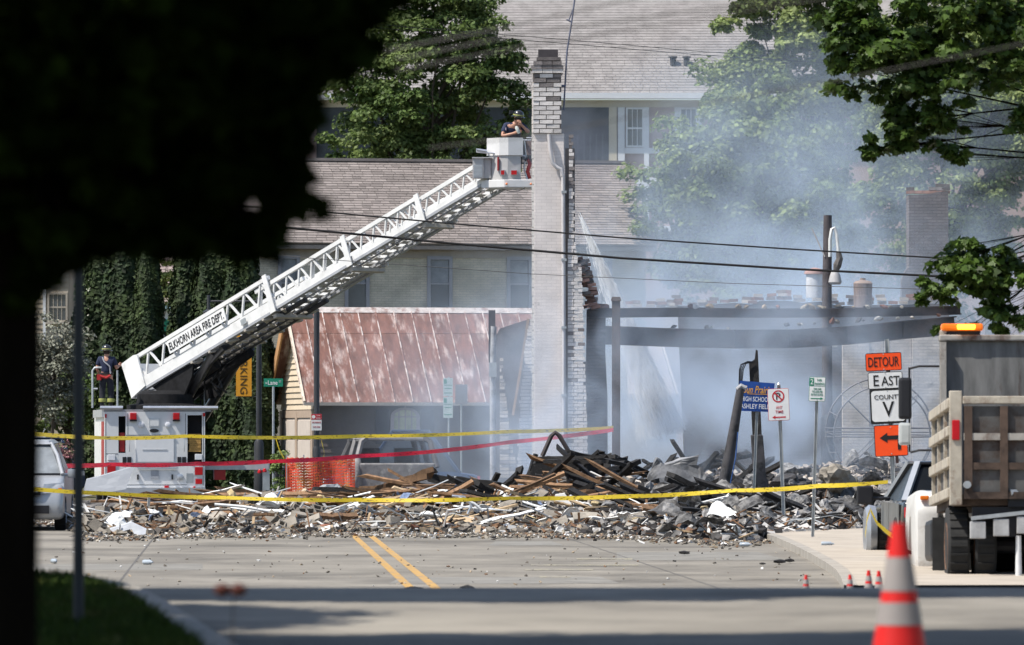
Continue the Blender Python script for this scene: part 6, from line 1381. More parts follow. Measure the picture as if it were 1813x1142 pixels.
for k in range(115):                    # concrete blocks, thick on the western half
    px = U(60, 1110) if k < 95 else U(900, 1330); y = front((px-CXP)/92)+U(.3, 9)
    place(BLK, 'concrete_block', 'concrete block', 'hollow grey concrete block lying in the rubble', 'loose concrete blocks', on(px, y, U(.02,.16)), (U(-1.6,1.6), U(-.5,.5), U(0,6.3)), (U(.6,1.05),1,1))
for k in range(190):
    px = U(60, 1350); y = front((px-CXP)/92)+U(0, 8)
    sc_ = U(.09,.32); place(CHK, 'concrete_chunk', 'concrete chunk', 'broken chunk of masonry lying in the rubble', 'broken masonry chunks', on(px, y, U(0,.1)), (U(-.5,.5), U(-.5,.5), U(0,6.3)), (sc_*U(.8,1.5), sc_, sc_))
for k in range(90):
    px = random.gauss(520, 75); y = U(121, 127)
    sc_ = U(.13,.34); place(STN, 'tan_stone', 'stone', 'tan broken building stone heaped by the orange fence', 'tan stones by the orange fence', on(px, y, U(0,.28)), (U(-1,1), U(-1,1), U(0,6.3)), (sc_*U(.9,1.5), sc_, sc_))
for k in range(130):                     # raw timbers, mostly lying across the view
    px = U(260, 1180) if k < 100 else U(640, 1150); y = front((px-CXP)/92)+(U(6, 14) if k > 30 else U(1.5,7))
    L_ = U(.4, 2.8) if k > 30 else U(.2,.9); place(PLB, 'timber_plank', 'plank', 'brown splintered plank lying across the rubble', 'brown planks in the rubble', on(px, y, U(.0,.28)), (U(-.4,.4), U(-.16,.16) if k < 105 else U(-.6,.6), U(-.35,.35)), (L_, U(.5,1.4), U(.6,1.5)))
for k in range(105):
    px = U(780, 1250) if k < 70 else U(1000, 1560); y = front((px-CXP)/92)+U(4, 17)
    L_ = U(.5, 2.2); place(PLC, 'charred_timber', 'timber', 'short charred black timber in the burnt rubble', 'charred timbers in the rubble', on(px, y, U(.0,.3)), (U(-.5,.5), U(-.45,.45), U(-.9,.9)), (L_, U(.8,1.5), U(.8,1.5)))
for k in range(26):
    px = U(560, 1200); y = front((px-CXP)/92)+U(2, 11)
    place(PLP, 'pale_board', 'board', 'pale freshly broken board in the rubble', 'pale boards in the rubble', on(px, y, U(.05,.3)), (U(-.4,.4), U(-.4,.4), U(-.8,.8)), (U(.3,1.1), U(.7,1.5), U(.5,1)))
for k in range(46):
    px = U(120, 1250); y = front((px-CXP)/92)+U(.5, 9)
    place(TRM, 'white_strip', 'trim strip', 'thin white trim strip lying in the rubble', 'white trim strips', on(px, y, U(.05,.3)), (U(-.4,.4), U(-.35,.35), U(-.9,.9)), (U(.4,1.6), U(.8,1.6), 1))
for k in range(90):
    px = U(1080, 1600); y = front((px-CXP)/92)+U(.3, 14)
    sc_ = U(.25,.8); place(SHT, 'bent_sheet', 'sheet metal', 'bent scorched grey metal sheet in the burnt rubble', 'scorched metal sheets', on(px, y, U(.05,.3)), (U(-.7,.7), U(-.5,.5), U(-.9,.9)), (sc_, sc_, sc_*U(.7,1.3)))
for k in range(34):
    px = U(120, 1300); y = front((px-CXP)/92)+U(.5, 10)
    sc_ = U(.2,.55); place(SHW, 'white_sheet', 'sheet', 'crumpled white sheet scrap in the rubble', 'white scraps in the rubble', on(px, y, U(.08,.25)), (U(-.8,.8), U(-.6,.6), U(-.9,.9)), (sc_, sc_, sc_))
for k in range(40):
    px = U(1190, 1670); x = U(1190,1640); i = random.random() < .5
    s_ = 75.0; py = 545 if i else np.interp(px, [1060,1300,1690], [576,583,558])
    p = W(px, py, s_); sc_ = U(.08,.26); place(CHK, 'concrete_chunk', 'masonry lump', 'charred masonry lump resting on top of a steel beam', 'masonry lumps on the steel beams', p+Vector((0,0,sc_*.12)), (U(-.3,.3), U(-.3,.3), U(0,6)), (sc_*U(1,1.8), sc_, sc_*U(.8,1.3)))
INS = [chunk_mesh(90+i, M('insulation', (.46,.36,.20), .95, var=.3, scale=9, bump=.8, bscale=30, orand=.3), 'insulation_wad', .9) for i in range(2)]; CLO = [sheet_mesh(95+i, M('cloth_scrap', (.10,.13,.20), .9, var=.4, scale=5, orand=.6), 'cloth_scrap') for i in range(2)]
for k in range(26):
    px = U(150, 1300); y = front((px-CXP)/92)+U(.8, 11); sc_ = U(.1,.3); place(INS, 'insulation_wad', 'insulation', 'wad of yellowish insulation lying in the rubble', 'insulation wads', on(px, y, U(.08,.25)), (U(-1,1), U(-1,1), U(0,6)), (sc_*1.6, sc_, sc_))
for k in range(16):
    px = U(150, 1300); y = front((px-CXP)/92)+U(.8, 11); sc_ = U(.15,.35); place(CLO, 'cloth_scrap', 'cloth', 'dull blue cloth scrap caught in the rubble', 'cloth scraps', on(px, y, U(.08,.25)), (U(-.8,.8), U(-.8,.8), U(0,6)), (sc_, sc_, sc_))
for k in range(26):
    px = U(200, 1450); y = front((px-CXP)/92)+U(.3, 9); p = on(px, y, U(.1,.25)); mb = MB(); pts_ = [p]
    for j in range(6): pts_.append(pts_[-1]+Vector((U(-.05,.35), U(-.15,.15), U(-.12,.12))))
    mb.tube(pts_, U(.006,.014), 5); tag(mb.build('loose_wire', random.choice((black, whitetrim, galv)), smooth=True), 'thin loose wire curling out of the rubble', 'wire', 'loose wires in the rubble')
# charred timber heap in front of the chimney
hp = [((940,872),(1012,805)),((958,868),(1000,815)),((985,868),(1060,800)),((1000,800),(1068,858)),((985,790),(1055,850)),((945,812),(1070,808)),((948,818),(1076,817)),((1068,860),(1105,812)),((1075,862),(1118,822)),((1062,845),(1066,800)),((1073,848),(1077,806)),((905,870),(921,828)),((880,872),(917,838)),((870,862),(882,838)),((925,878),(950,800)),((1030,845),(1120,850)),((1040,862),(1160,856)),((960,856),(1090,848)),((935,850),(1010,858))]
for k, ((xa, ya), (xb, yb)) in enumerate(hp):
    s_ = U(80, 83.5); a_, b_ = W(xa, ya, s_), W(xb, yb, s_+U(-1,1)); mid = (a_+b_)/2; d = b_-a_
    o = place(PLC, 'charred_timber', 'timber', 'charred roof timber propped on the black heap before the chimney', 'timbers of the black heap', mid, d.to_track_quat('X', 'Z').to_euler(), (d.length, U(.9,1.4), U(.8,1.2)))
mb = MB(); mb.tube([W(960,808,80.5), W(976,772,80.5), W(983,766,80.5), W(990,771,80.5), W(1006,798,80.5)], .05, 8); o = mb.build('bent_pipe', M('pipe_char', (.05,.04,.038), .6, var=.3), smooth=True); tag(o, 'bent black pipe arching over the charred heap', 'pipe')
mb = MB()
for k in range(5): mb.v += [tuple(W(x, y, 82-k*.3)) for x, y in ((930+k*8,872),(945+k*6,815-k*2),(1060-k*4,812),(1085-k*5,872))]
mb.f = [(0,1,2,3)]+[(4*k+i, 4*k+(i+1)%4, 4*k+4+(i+1)%4, 4*k+4+i) for k in range(4) for i in range(4)]+[(19,18,17,16)]; mb.m = [0]*len(mb.f)
tag(mb.build('charred_heap', char), 'core of the black heap of burnt roof timbers before the chimney', 'burnt heap')
# single big pieces
def slab(name, label, cat, poly, s_, depth, mat, lean=0, rg=None):
    pts = [W(x, y, s_) for x, y in poly]; zmin = min(p.z for p in pts)
    pts = [p+Vector((0,(p.z-zmin)*lean,0)) for p in pts]; mb = MB(); mb.prism(pts, (0,depth,.02)); o = mb.build(name, mat); bm = bmesh.new(); bm.from_mesh(o.data); bmesh.ops.triangulate(bm, faces=bm.faces[:])
    from mathutils import noise
    rg = rg if rg is not None else (.2 if depth < .1 else 1.0)
    bmesh.ops.subdivide_edges(bm, edges=bm.edges[:], cuts=3, use_grid_fill=True)
    for v in bm.verts: nv = noise.noise_vector(v.co*3.0)*.05+noise.noise_vector(v.co*9)*.02; v.co += Vector((nv.x, nv.y*1.6, nv.z))*rg
    bm.to_mesh(o.data); bm.free(); return tag(o, label, cat)
slab('concrete_slab', 'long thin pale concrete slab lying tilted at the edge of the rubble', 'slab', [(1016,908),(1060,914),(1120,932),(1125,938),(1080,944),(1018,936)], 93, .12, chunkgrey, 2.2)
slab('concrete_slab', 'pale grey wall panel standing tilted among concrete blocks', 'slab', [(972,914),(984,877),(1000,874),(1012,893),(1000,910),(985,914)], 90, .08, M('panel_grey', (.45,.44,.42), .9, var=.1), .6)
slab('concrete_slab', 'sloping grey concrete slab half buried by the minivan side of the street', 'slab', [(316,930),(330,915),(385,903),(400,912),(402,925),(345,936)], 91, .3, chunkgrey, 1.2)
slab('leaning_board', 'large blue-grey sheet, darkened for shade, leaning in the rubble behind the fire truck', 'panel', [(145,880),(152,850),(236,826),(222,866)], 78, .03, M('panel_shaded', (.27,.285,.31), .5, var=.08), .5)  # panel colour darkened to stand for its shaded face
slab('brown_crate', 'brown box board standing in the timber debris', 'board', [(715,882),(722,866),(757,870),(758,884)], 84, .25, M('box_brown', (.28,.20,.15), .9, var=.12), .2)
slab('grey_duct', 'grey angled metal duct lying by the burnt vehicle', 'duct', [(545,878),(572,861),(596,858),(610,872),(570,880)], 80, .3, M('duct_grey', (.30,.31,.32), .5, metal=.3, var=.15), .3)
slab('plywood_sheet', 'pale plywood sheet lying flat near the front of the rubble', 'plywood', [(735,926),(800,916),(845,917),(858,926),(760,929)], 91, .03, pale, 5)
slab('metal_housing', 'torn grey metal housing upright behind the charred timbers', 'metal housing', [(1145,850),(1163,812),(1175,823),(1240,806),(1233,822),(1250,845),(1240,865),(1160,868)], 81, .5, M('housing', (.22,.22,.225), .6, metal=.2, var=.3, scale=2, col2=(.10,.10,.10)), .1)
slab('black_box', 'black burnt cabinet lying on its side in the rubble', 'cabinet', [(1160,864),(1232,862),(1234,882),(1162,886)], 85, .6, M('cab_black', (.018,.018,.019), .6, var=.4, col2=(.06,.055,.05), mixlo=.55, mixhi=.65), 0)
def lump(label, px, py, s_, wpx, hpx, mat, seed, dep=.5):
    random.seed(seed); bm = bmesh.new(); bmesh.ops.create_icosphere(bm, subdivisions=3, radius=1.0); c = W(px, py, s_); o3 = Vector((seed*3.1, seed*1.7, 0))
    from mathutils import noise
    for v in bm.verts:
        k = 1+.55*noise.noise(v.co*1.3+o3)+.30*noise.noise(v.co*3.1+o3)+.14*noise.noise(v.co*8+o3); v.co = Vector((v.co.x*k*wpx/2/s_, v.co.y*k*dep, v.co.z*k*hpx/2/s_))+c
    me = bpy.data.meshes.new('burnt_lump'); bm.to_mesh(me); bm.free(); me.materials.append(mat); return tag(mobj('burnt_lump', me), label, 'wreckage')
lm = M('lump', (.05,.048,.05), .9, var=.4, scale=6, bump=.6)
lump('black charred lump at the front corner of the rubble', 1297, 954, 96, 44, 34, char, 5, .25); lump('black crumpled charred piece by the no parking sign', 1288, 938, 94, 60, 26, char, 6, .3)
lump('dark crumpled bundle beside the steel column foot', 1400, 858, 80, 70, 36, lm, 7, .5); lump('grey crumpled bundle under the big iron wheel', 1480, 845, 84, 60, 44, chunkgrey, 8, .4)
random.seed(23)
for k in range(38):
    px = U(1105, 1360); y = U(124, 131); L_ = U(.3, 1.5); place(PLC, 'charred_timber', 'timber', 'charred timber stub in the smoking wreckage under the beams', 'timbers in the smoking wreckage', on(px, y, U(.1,.6)), (U(-.5,.5), U(-1.0,1.0), U(-.9,.9)), (L_, U(.8,1.6), U(.8,1.6)))
for k in range(34):
    px = U(1120, 1640); y = U(122, 131); sc_ = U(.25,.65); place(SHT, 'bent_sheet', 'sheet metal', 'bent ash grey metal sheet in the smoking wreckage under the beams', 'sheets in the smoking wreckage', on(px, y, U(.1,.35)), (U(-.9,.9), U(-.7,.7), U(-.9,.9)), (sc_, sc_, sc_*U(.7,1.3)))
slab('door_sheet', 'pale white board leaning with printed corner on the road edge', 'board', [(142,952),(232,925),(258,938),(256,948),(240,950),(232,936),(160,958)], 95, .04, M('sheet_white', (.40,.415,.44), .6, var=.1), .6)
# corrugated duct
root = thing('corrugated_duct', 'short silver corrugated duct pipe in the burnt rubble', 'duct', W(1156, 915, 92)); mb = MB()
mb.lathe([(.135+(.012 if k % 2 else 0), -.18+k*.018) for k in range(21)], (0,0,0), 20, mat=Matrix.Rotation(1.35,3,'Y') @ Matrix.Rotation(.3,3,'X')); mb.build('pipe', alu, root, smooth=True)
# curved grey pipes
for k, pts in enumerate((((842,936),(900,925),(960,922),(1010,928)), ((800,878),(822,880),(835,895),(828,910)), ((380,893),(430,897),(480,906)), ((812,880),(840,892),(855,905)), ((960,945),(1060,950),(1180,940),(1260,948)))):
    mb = MB(); mb.tube([W(x, y, 91) for x, y in pts], (.03,.025,.03,.03,.012)[k], 7)
    o = mb.build('loose_pipe', (M('pipe_grey', (.42,.42,.43), .6, var=.1), alu, whitetrim, whitetrim, black)[k], smooth=True)
    tag(o, ('long thin grey conduit lying along the front of the rubble', 'curled aluminium pipe among blocks and planks', 'white conduit lying over the planks behind concrete blocks', 'short white pipe bent over the planks', 'black cable lying along the front edge of the rubble')[k], 'pipe' if k < 4 else 'cable')
mb = MB(); mb.tube([W(240, 890, 85), W(400, 884, 85), W(640, 884, 85), W(700, 882, 85)], .045, 8); tag(mb.build('loose_pipe', darkgrey, smooth=True), 'long dark pipe lying along the planks under the yellow tape', 'pipe')
for (xa, xb, ya, yb, s_, c_) in ((480,820,890,892,86,brown),(330,480,893,905,87,brown),(560,800,870,876,82,char),(640,760,868,845,82,brown),(690,770,860,832,81.5,brown),(1020,1200,895,880,85,brown),(780,1000,865,880,83,brown),(760,890,846,862,82,char)):
    a_, b_ = W(xa, ya, s_), W(xb, yb, s_+.6); d = b_-a_; o = mobj('roof_beam', random.choice(PLB if c_ is brown else PLC)); o.location = (a_+b_)/2; o.rotation_euler = d.to_track_quat('X','Z').to_euler(); o.scale = (d.length, 1.5, 2.6)
    tag(o, 'long brown roof beam lying across the planks' if c_ is brown else 'long blackened roof beam lying across the planks', 'beam', 'long roof beams')
# bits on the open road
for k, (px, py, sx) in enumerate(((728,1050,.2),(828,1048,.2),(1212,984,.2),(1380,1000,.2),(1398,998,.16),(1350,1004,.1))):
    p = G(px, py); place(CHK, 'concrete_chunk', 'chunk', 'dark flat charred piece lying alone on the open road', 'stray pieces on the open road', p+Vector((0,0,.05)), (0,0,U(-.3,.3)), (sx*1.3, sx, sx*.7)).data = chunk_mesh(70+k, char, 'burnt_piece')
for k, (px, py) in enumerate(((1465,967),(1320,968),(262,1000),(96,998))):
    p = G(px, py, .1 if px > 1400 else 0); mb = MB(); mb.lathe([(.03,-.1),(.035,-.09),(.035,.05),(.012,.09),(.012,.11)], p+Vector((0,0,.04)), 10, mat=Matrix.Rotation(PI/2,3,'Y') @ Matrix.Rotation(.4*k,3,'X'))
    tag(mb.build('plastic_bottle', M('bottle', (.33,.37,.41), .15, var=.1), smooth=True), ('crushed clear plastic bottle on the corner pavement', 'clear plastic bottle by the burnt corner of rubble', 'clear plastic bottle on the road near the verge', 'pale plastic bottle on the road by the tree trunk')[k], 'bottle')
# ------------------------------------------------------------------ trees
def leafmat(name, col, col2, transl=.25, rough=.6, var=.35, scale=.8, spec=.25):
    return M(name, col, rough, var=var, scale=scale, col2=col2, mixlo=.42, mixhi=.6, island=.45, transl=transl, spec=spec)
bark = M('bark', (.07,.055,.042), .9, var=.35, scale=4, bump=.8, bscale=12, stretch=(2,2,.5))
barkdark = M('bark_dark', (.010,.008,.006), .98, spec=0, var=.35, scale=4, bump=.8, bscale=12, stretch=(2,2,.5))
lf_mid = leafmat('leaf_mid', (.08,.125,.033), (.18,.235,.08), .38)
lf_light = leafmat('leaf_light', (.12,.165,.05), (.25,.30,.11), .40)
lf_near = leafmat('leaf_near', (.035,.065,.010), (.07,.115,.02), .30, .5, scale=2)
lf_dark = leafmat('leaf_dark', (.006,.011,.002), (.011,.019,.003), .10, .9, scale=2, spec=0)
lf_ever = leafmat('leaf_evergreen', (.014,.026,.009), (.034,.052,.015), .06, .75, scale=1.5)
lf_silver = leafmat('leaf_silver', (.14,.145,.11), (.24,.24,.19), .15)
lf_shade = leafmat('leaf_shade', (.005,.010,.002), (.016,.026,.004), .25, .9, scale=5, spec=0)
def limbs(mb, base, top, crown_c, crown_r, n, r0):
    mb.tube([base, Vector(base).lerp(Vector(top), .5)+Vector((random.uniform(-.1,.1),0,0)), top], [r0, r0*.8, r0*.6], 10)
    for k in range(n):
        d = Vector((random.gauss(0,1), random.gauss(0,1), random.uniform(-.1,1.2))).normalized(); e_ = Vector(crown_c)+Vector((d.x*crown_r[0], d.y*crown_r[1], d.z*crown_r[2]))*random.uniform(.5,.85)
        st = Vector(base).lerp(Vector(top), random.uniform(.6,1)); m_ = st.lerp(e_, .5)+Vector((random.uniform(-.3,.3), random.uniform(-.3,.3), random.uniform(0,.4)))
        mb.tube([st, m_, e_], [r0*.4, r0*.22, r0*.06], 6)
def tree(label, base, cc, cr, nclump, per, leafsz, mat, clr, th=None, brk=bark, tpl=KITE, low=-1, inner=.35, name='broadleaf_tree', seed=1, flat=.75):
    global rng; rng = np.random.default_rng(seed); random.seed(seed)
    r = thing(name, label, 'tree', base)
    mb = MB(); top = Vector((cc[0], cc[1], cc[2]-cr[2]*.2)); limbs(mb, Vector(base), top, cc, cr, 14, th or cr[0]*.075); mb.build('trunk', brk, r, True, smooth=True)
    C = ellipsoid_clumps(nclump, cc, cr, inner, low); R = rng.uniform(.6, 1.25, len(C))*clr
    P, Nn = crown_points(C, per, R, flat); me = leafmesh('crown', P, Nn, leafsz*rng.uniform(.7, 1.35, len(P)), mat, tpl)
    mobj('crown', me, r, True); return r
def at(px, py, s_): return W(px, py, s_)
def T(label, pxc, pyc, s_, wpx, hpx, nc, per, leaf, mat, clr, dep=None, seed=1, **k):
    c = W(pxc, pyc, s_); rx, rz_ = wpx/2/s_, hpx/2/s_; return tree(label, (c.x, c.y, 0), c, (rx, dep or rx*.8, rz_), nc, per, leaf, mat, clr, seed=seed, **k)
T('broad green maple rising behind the brown shingle roof', 752, 165, 50, 370, 420, 330, 190, .17, lf_mid, .60, dep=2.6, seed=3)
T('tall green maple in smoke to the side of the apartment house', 1400, 150, 51, 300, 560, 330, 170, .20, lf_light, .66, dep=2.6, seed=4)
T('wide low green tree in smoke under the taller maple', 1330, 380, 55, 420, 420, 340, 160, .19, lf_light, .60, dep=2.2, seed=5)
T('hazy green tree standing behind the grey brick stub', 1680, 300, 53, 360, 480, 300, 160, .18, lf_light, .62, dep=2.4, seed=6)
T('dark leafy tree filling the gap behind the ruined wall', 1520, 560, 50, 460, 420, 200, 140, .22, lf_mid, .75, dep=2.0, seed=7)
T('tall hazy tree far behind the dump truck', 1760, 60, 47, 460, 520, 220, 140, .22, lf_light, .8, dep=2.5, seed=8)
# evergreen columns
def arbor(label, px, ytop, s_, wpx, seed, n=9000):
    global rng; rng = np.random.default_rng(seed); random.seed(seed)
    b0 = Vector(((px-CXP)/s_, FPX/s_, 0)); h = EYE+(HY-ytop)/s_; rw = wpx/2/s_
    r = thing('arborvitae', label, 'tree', b0, 0, 'evergreens behind the fire truck')
    mb = MB(); mb.tube([b0, b0+Vector((0,0,h*.9))], [.12,.02], 8); mb.build('trunk', bark, r, True, smooth=True)
    t = rng.random(n)**.8; ang = rng.random(n)*2*PI; rad = rw*np.where(t < .12, .75+2*t, np.sqrt(np.maximum(1-((t-.12)/.9)**1.7, .02)))*(.80+.25*rng.random(n))*(1+.13*np.sin(ang*5+t*9+seed)+.1*np.sin(t*37+ang*2))
    P = np.stack([b0.x+rad*np.cos(ang), b0.y+rad*np.sin(ang), .1+t*h], 1); Nn = np.stack([np.cos(ang), np.sin(ang), .35+0*ang], 1)+rng.normal(size=(n,3))*.35
    mobj('crown', leafmesh('crown', P, Nn, rng.uniform(.1,.22,n), lf_ever, KITE, .1), r, True)
for i, (px, yt, s_, wp, lb) in enumerate(((176,395,57,92,'dark columnar evergreen just behind the firefighter on the deck'),(222,405,58.5,84,'dark columnar evergreen edging the white outbuilding'),(262,450,59.5,58,'slim dark evergreen touching the white outbuilding wall'),(333,420,58,70,'dark columnar evergreen beyond the ladder base'),(380,400,59,84,'tall dark evergreen behind the lettered ladder section'),(428,415,60,78,'dark columnar evergreen behind the yellow banner'),(455,560,62,60,'short dark evergreen by the lamp post base'))):
    arbor(lb, px, yt-30, s_, wp*1.22, 20+i, 15000)
T('silvery leafed shrub beside the cream house', 98, 660, 60, 110, 190, 90, 120, .1, lf_silver, .4, dep=1, seed=31, name='silver_shrub')
T('pale green sapling before the pink shingle roof', 285, 500, 54, 50, 110, 26, 90, .12, lf_light, .28, dep=.5, seed=32)
T('dark green shrub behind the parked blue car', 120, 720, 58, 200, 120, 70, 120, .12, lf_mid, .4, dep=1, seed=33, name='shrub')
T('pink flowering shrub next to the minivan', 110, 815, 72, 60, 60, 30, 90, .06, M('leaf_pink', (.30,.12,.14), .7, var=.4, scale=8, col2=(.06,.09,.03), mixlo=.45, mixhi=.55, island=.4), .18, dep=.4, seed=34, name='flowering_shrub')
T('small leafy bush by the street name sign', 497, 838, 72.5, 36, 80, 24, 80, .07, lf_mid, .16, dep=.3, seed=35, name='bush')
# maple at the side of the street: limbs reach over from a trunk outside the view
def near_tree(label, base, trunk_h, clusters, leaf, mat, brk, seed, tpl=MAPLE, r0=.28, extra=None):
    global rng; rng = np.random.default_rng(seed); random.seed(seed)
    r = thing('street_tree', label, 'tree', base); base = Vector(base); top = base+Vector((0,0,trunk_h)); mb = MB()
    mb.tube([base, base.lerp(top,.5)+Vector((.05,0,0)), top], [r0*1.15, r0, r0*.8], 14); mb.build('trunk', brk, r, True, smooth=True)
    allP, allN, allS = [], [], []
    for (c, rad, n, per, clr) in clusters:
        c = Vector(c); st = base.lerp(top, random.uniform(.7,1)); mid = st.lerp(c, .55)+Vector((0,0,.35)); mb = MB()
        if n <= 2: mid = c.lerp(st, .12); mb.tube([mid, c], [.006, .003], 5)
        else: mb.tube([st, mid, c], [r0*.3, r0*.17, r0*.05], 8)
        C = ellipsoid_clumps(n, c, rad, .1)
        for q_ in C[:12]: mb.tube([mid.lerp(c,.6), Vector(q_)], [r0*.06, r0*.02], 5)
        mb.build('limb', brk, r, True, smooth=True)
        P, Nn = crown_points(C, per, rng.uniform(.6,1.3,len(C))*clr); allP.append(P); allN.append(Nn)
    P = np.concatenate(allP); Nn = np.concatenate(allN); mobj('crown', leafmesh('crown', P, Nn, leaf*rng.uniform(.7,1.3,len(P)), mat, tpl, .35), r, True); return r
def cl(px, py, s_, wpx, hpx, dep, n, per, clr): return (W(px, py, s_), (wpx/2/s_, dep, hpx/2/s_), n, per, clr)
sN = 125.0
def cl2(px, py, s_, wpx, hpx, dep, n, per, clr): return cl(px, py, s_, wpx, hpx, dep*1.3, n, per, clr*1.32)
near_tree('leafy maple limbs hanging over the street above the dump truck', (11.6, 82, 0), 6.5, [
    cl2(1545,45,sN,230,170,.5,44,52,.17), cl2(1500,120,sN,120,120,.4,18,40,.14), cl2(1640,110,sN,230,200,.6,60,52,.17), cl2(1590,215,sN,100,120,.3,20,36,.12), cl2(1660,225,sN,110,110,.3,18,30,.11), cl2(1740,20,sN,240,150,.6,44,42,.18), cl2(1790,90,sN,120,160,.5,26,42,.16), cl2(1805,215,sN,40,60,.2,6,30,.1), cl2(1545,262,sN,60,50,.2,8,30,.08),
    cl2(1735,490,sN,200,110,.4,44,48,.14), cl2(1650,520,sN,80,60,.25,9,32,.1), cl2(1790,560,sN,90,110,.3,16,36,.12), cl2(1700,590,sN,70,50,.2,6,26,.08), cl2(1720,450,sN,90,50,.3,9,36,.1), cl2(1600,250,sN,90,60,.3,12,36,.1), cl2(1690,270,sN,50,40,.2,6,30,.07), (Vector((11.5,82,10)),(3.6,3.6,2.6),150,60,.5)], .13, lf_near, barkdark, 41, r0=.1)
# shade tree by the viewer
sL = 640.0
lowc = [cl(250,60,sL,620,220,.9,90,34,.10), cl(480,35,sL,310,150,.7,50,30,.08), cl(460,170,sL,180,220,.6,40,30,.07), cl(290,220,sL,520,250,.9,90,34,.10), cl(420,345,sL,240,130,.5,40,28,.06), cl(250,385,sL,260,70,.5,30,26,.05), cl(40,200,sL,260,520,.9,90,30,.10), cl(120,440,sL,140,60,.4,12,24,.05), cl(40,500,sL,120,160,.3,12,20,.05), cl(640,50,sL,90,120,.4,14,26,.045), cl(690,10,sL,70,40,.4,7,24,.04), cl(565,290,sL,30,150,.3,8,20,.035), cl(575,190,sL,80,150,.3,10,7,.05), cl(560,380,sL,90,90,.3,8,7,.05), cl(680,50,sL,80,80,.3,8,6,.045), cl(480,440,sL,160,40,.3,9,7,.045), cl(330,450,sL,200,30,.3,8,7,.045), cl(640,150,sL,60,60,.3,5,6,.04)]
random.seed(77)
for (px_, py_) in ((745,15),(715,45),(700,85),(670,115),(625,130),(600,165),(590,215),(580,270),(575,320),(565,375),(540,410),(510,435),(475,442),(430,440),(385,446),(335,450),(290,444),(245,440),(205,448),(165,462),(130,480)):
    for _ in range(3): lowc.append(cl(px_+random.uniform(-22,16), py_+random.uniform(-22,14), sL, 26, 26, .25, 2, random.choice((3,4,5)), random.uniform(.02,.05)))
lowc = [(Vector((c_.x-(.075 if c_.x > -.85 else .02), c_.y, c_.z+.02)), *rest) for (c_, *rest) in lowc]
cen = W(250, -250, sL)
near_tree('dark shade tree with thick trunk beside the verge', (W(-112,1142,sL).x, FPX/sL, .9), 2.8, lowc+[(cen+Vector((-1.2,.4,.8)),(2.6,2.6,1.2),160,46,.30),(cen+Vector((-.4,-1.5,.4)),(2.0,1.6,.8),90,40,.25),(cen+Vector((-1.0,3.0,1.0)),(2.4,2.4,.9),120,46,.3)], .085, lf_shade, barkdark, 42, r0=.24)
# unseen street trees: some throw the shade bands, others added to block sky light
for i, (c, r_, b0) in enumerate((((-5.6,37.9,9.0),(3.4,2.0,.9),(-9.0,39,0)), ((-1.6,38.5,9.2),(2.8,1.4,.8),(-9.5,37.5,0)), ((-6.4,27.3,8.6),(4.0,2.9,1.4),(-8.5,28,.9)), ((-1.0,27.6,9.0),(4.5,2.7,1.2),(10.5,28,0)), ((-3,3,8),(7,7,2.4),(-6,1,.9)), ((1,13,8.5),(7,6.0,2.0),(9.5,14,.8)), ((-7.8,32.6,8.8),(1.9,2.6,.9),(-8.5,33,.9)), ((-13,24,6),(4.5,5,4),(-13,24,.9)), ((-14.5,44,6),(4.5,5,4.5),(-14.5,44,0)), ((11.5,24,6),(4.5,6,4.5),(11.5,24,.8)), ((13,42,6),(4.8,6,4.5),(13,42,.6)))):
    rr_ = tree(('street tree shading the grass verge beyond the kerb', 'street tree whose crown shades the crest of the street', 'street tree over the lawn with shade below', 'street tree arching over the near street', 'unseen tree added over the viewpoint to block sky light', 'unseen tree added over the near street to block sky light', 'slim street tree at the middle of the verge', 'unseen bushy tree added at the back of the lawn to block sky light', 'unseen bushy tree added where the lawn ends to block sky light', 'unseen bushy tree added across from the lawn to block sky light', 'unseen bushy tree added across from the street crest to block sky light')[i], b0, c, r_, 300, 130, .22, lf_dark, .6, th=.22, brk=barkdark, seed=60+i, name='street_tree', flat=.6)
# dried flower on a stem at the verge
root = thing('dried_flower', 'small reddish brown dried flower head on a thin stem', 'flower', (W(408,1045,480).x, FPX/480, .85))
zf = EYE+(HY-1045)/480-.85
mb = MB(); mb.tube([(0,0,0),(.01,0,zf)], .0025, 5); mb.build('stem', bark, root)
for sx in (-.03, .03): mb = MB(); mb.lathe([(.004,-.025),(.03,-.01),(.032,.01),(.005,.025)], (sx,0,zf), 8); mb.build('petal_head', M('dry_red', (.07,.018,.012), .8, var=.3), root)
# ------------------------------------------------------------------ barrier tapes
def tape(name, label, pts, mat, wd=.075, twist=2.0, n=120, back=None, seed=1):
    random.seed(seed); P_ = [Vector(p) for p in pts]; L_ = [0]
    for i in range(1, len(P_)): L_.append(L_[-1]+(P_[i]-P_[i-1]).length)
    mb = MB(); tot = L_[-1]; vs = []
    for k in range(n+1):
        d = tot*k/n; i = max(j for j in range(len(L_)) if L_[j] <= d+1e-9); i = min(i, len(P_)-2); f = (d-L_[i])/(L_[i+1]-L_[i]); p = P_[i].lerp(P_[i+1], f)
        seg = L_[i+1]-L_[i]; p = p-Vector((0,0,.012*seg*4*f*(1-f)*.6)); t = .35*math.sin(k*.17*twist+seed)+.3*math.sin(k*.061*twist+2*seed)
        u_ = Vector((0, math.sin(t), math.cos(t)))*wd/2; vs += [p+u_, p-u_]
    fs = [(2*k, 2*k+1, 2*k+3, 2*k+2) for k in range(n)]
    mb.add(vs, fs); o = mb.build(name, mat, smooth='all'); return tag(o, label, 'barrier tape')
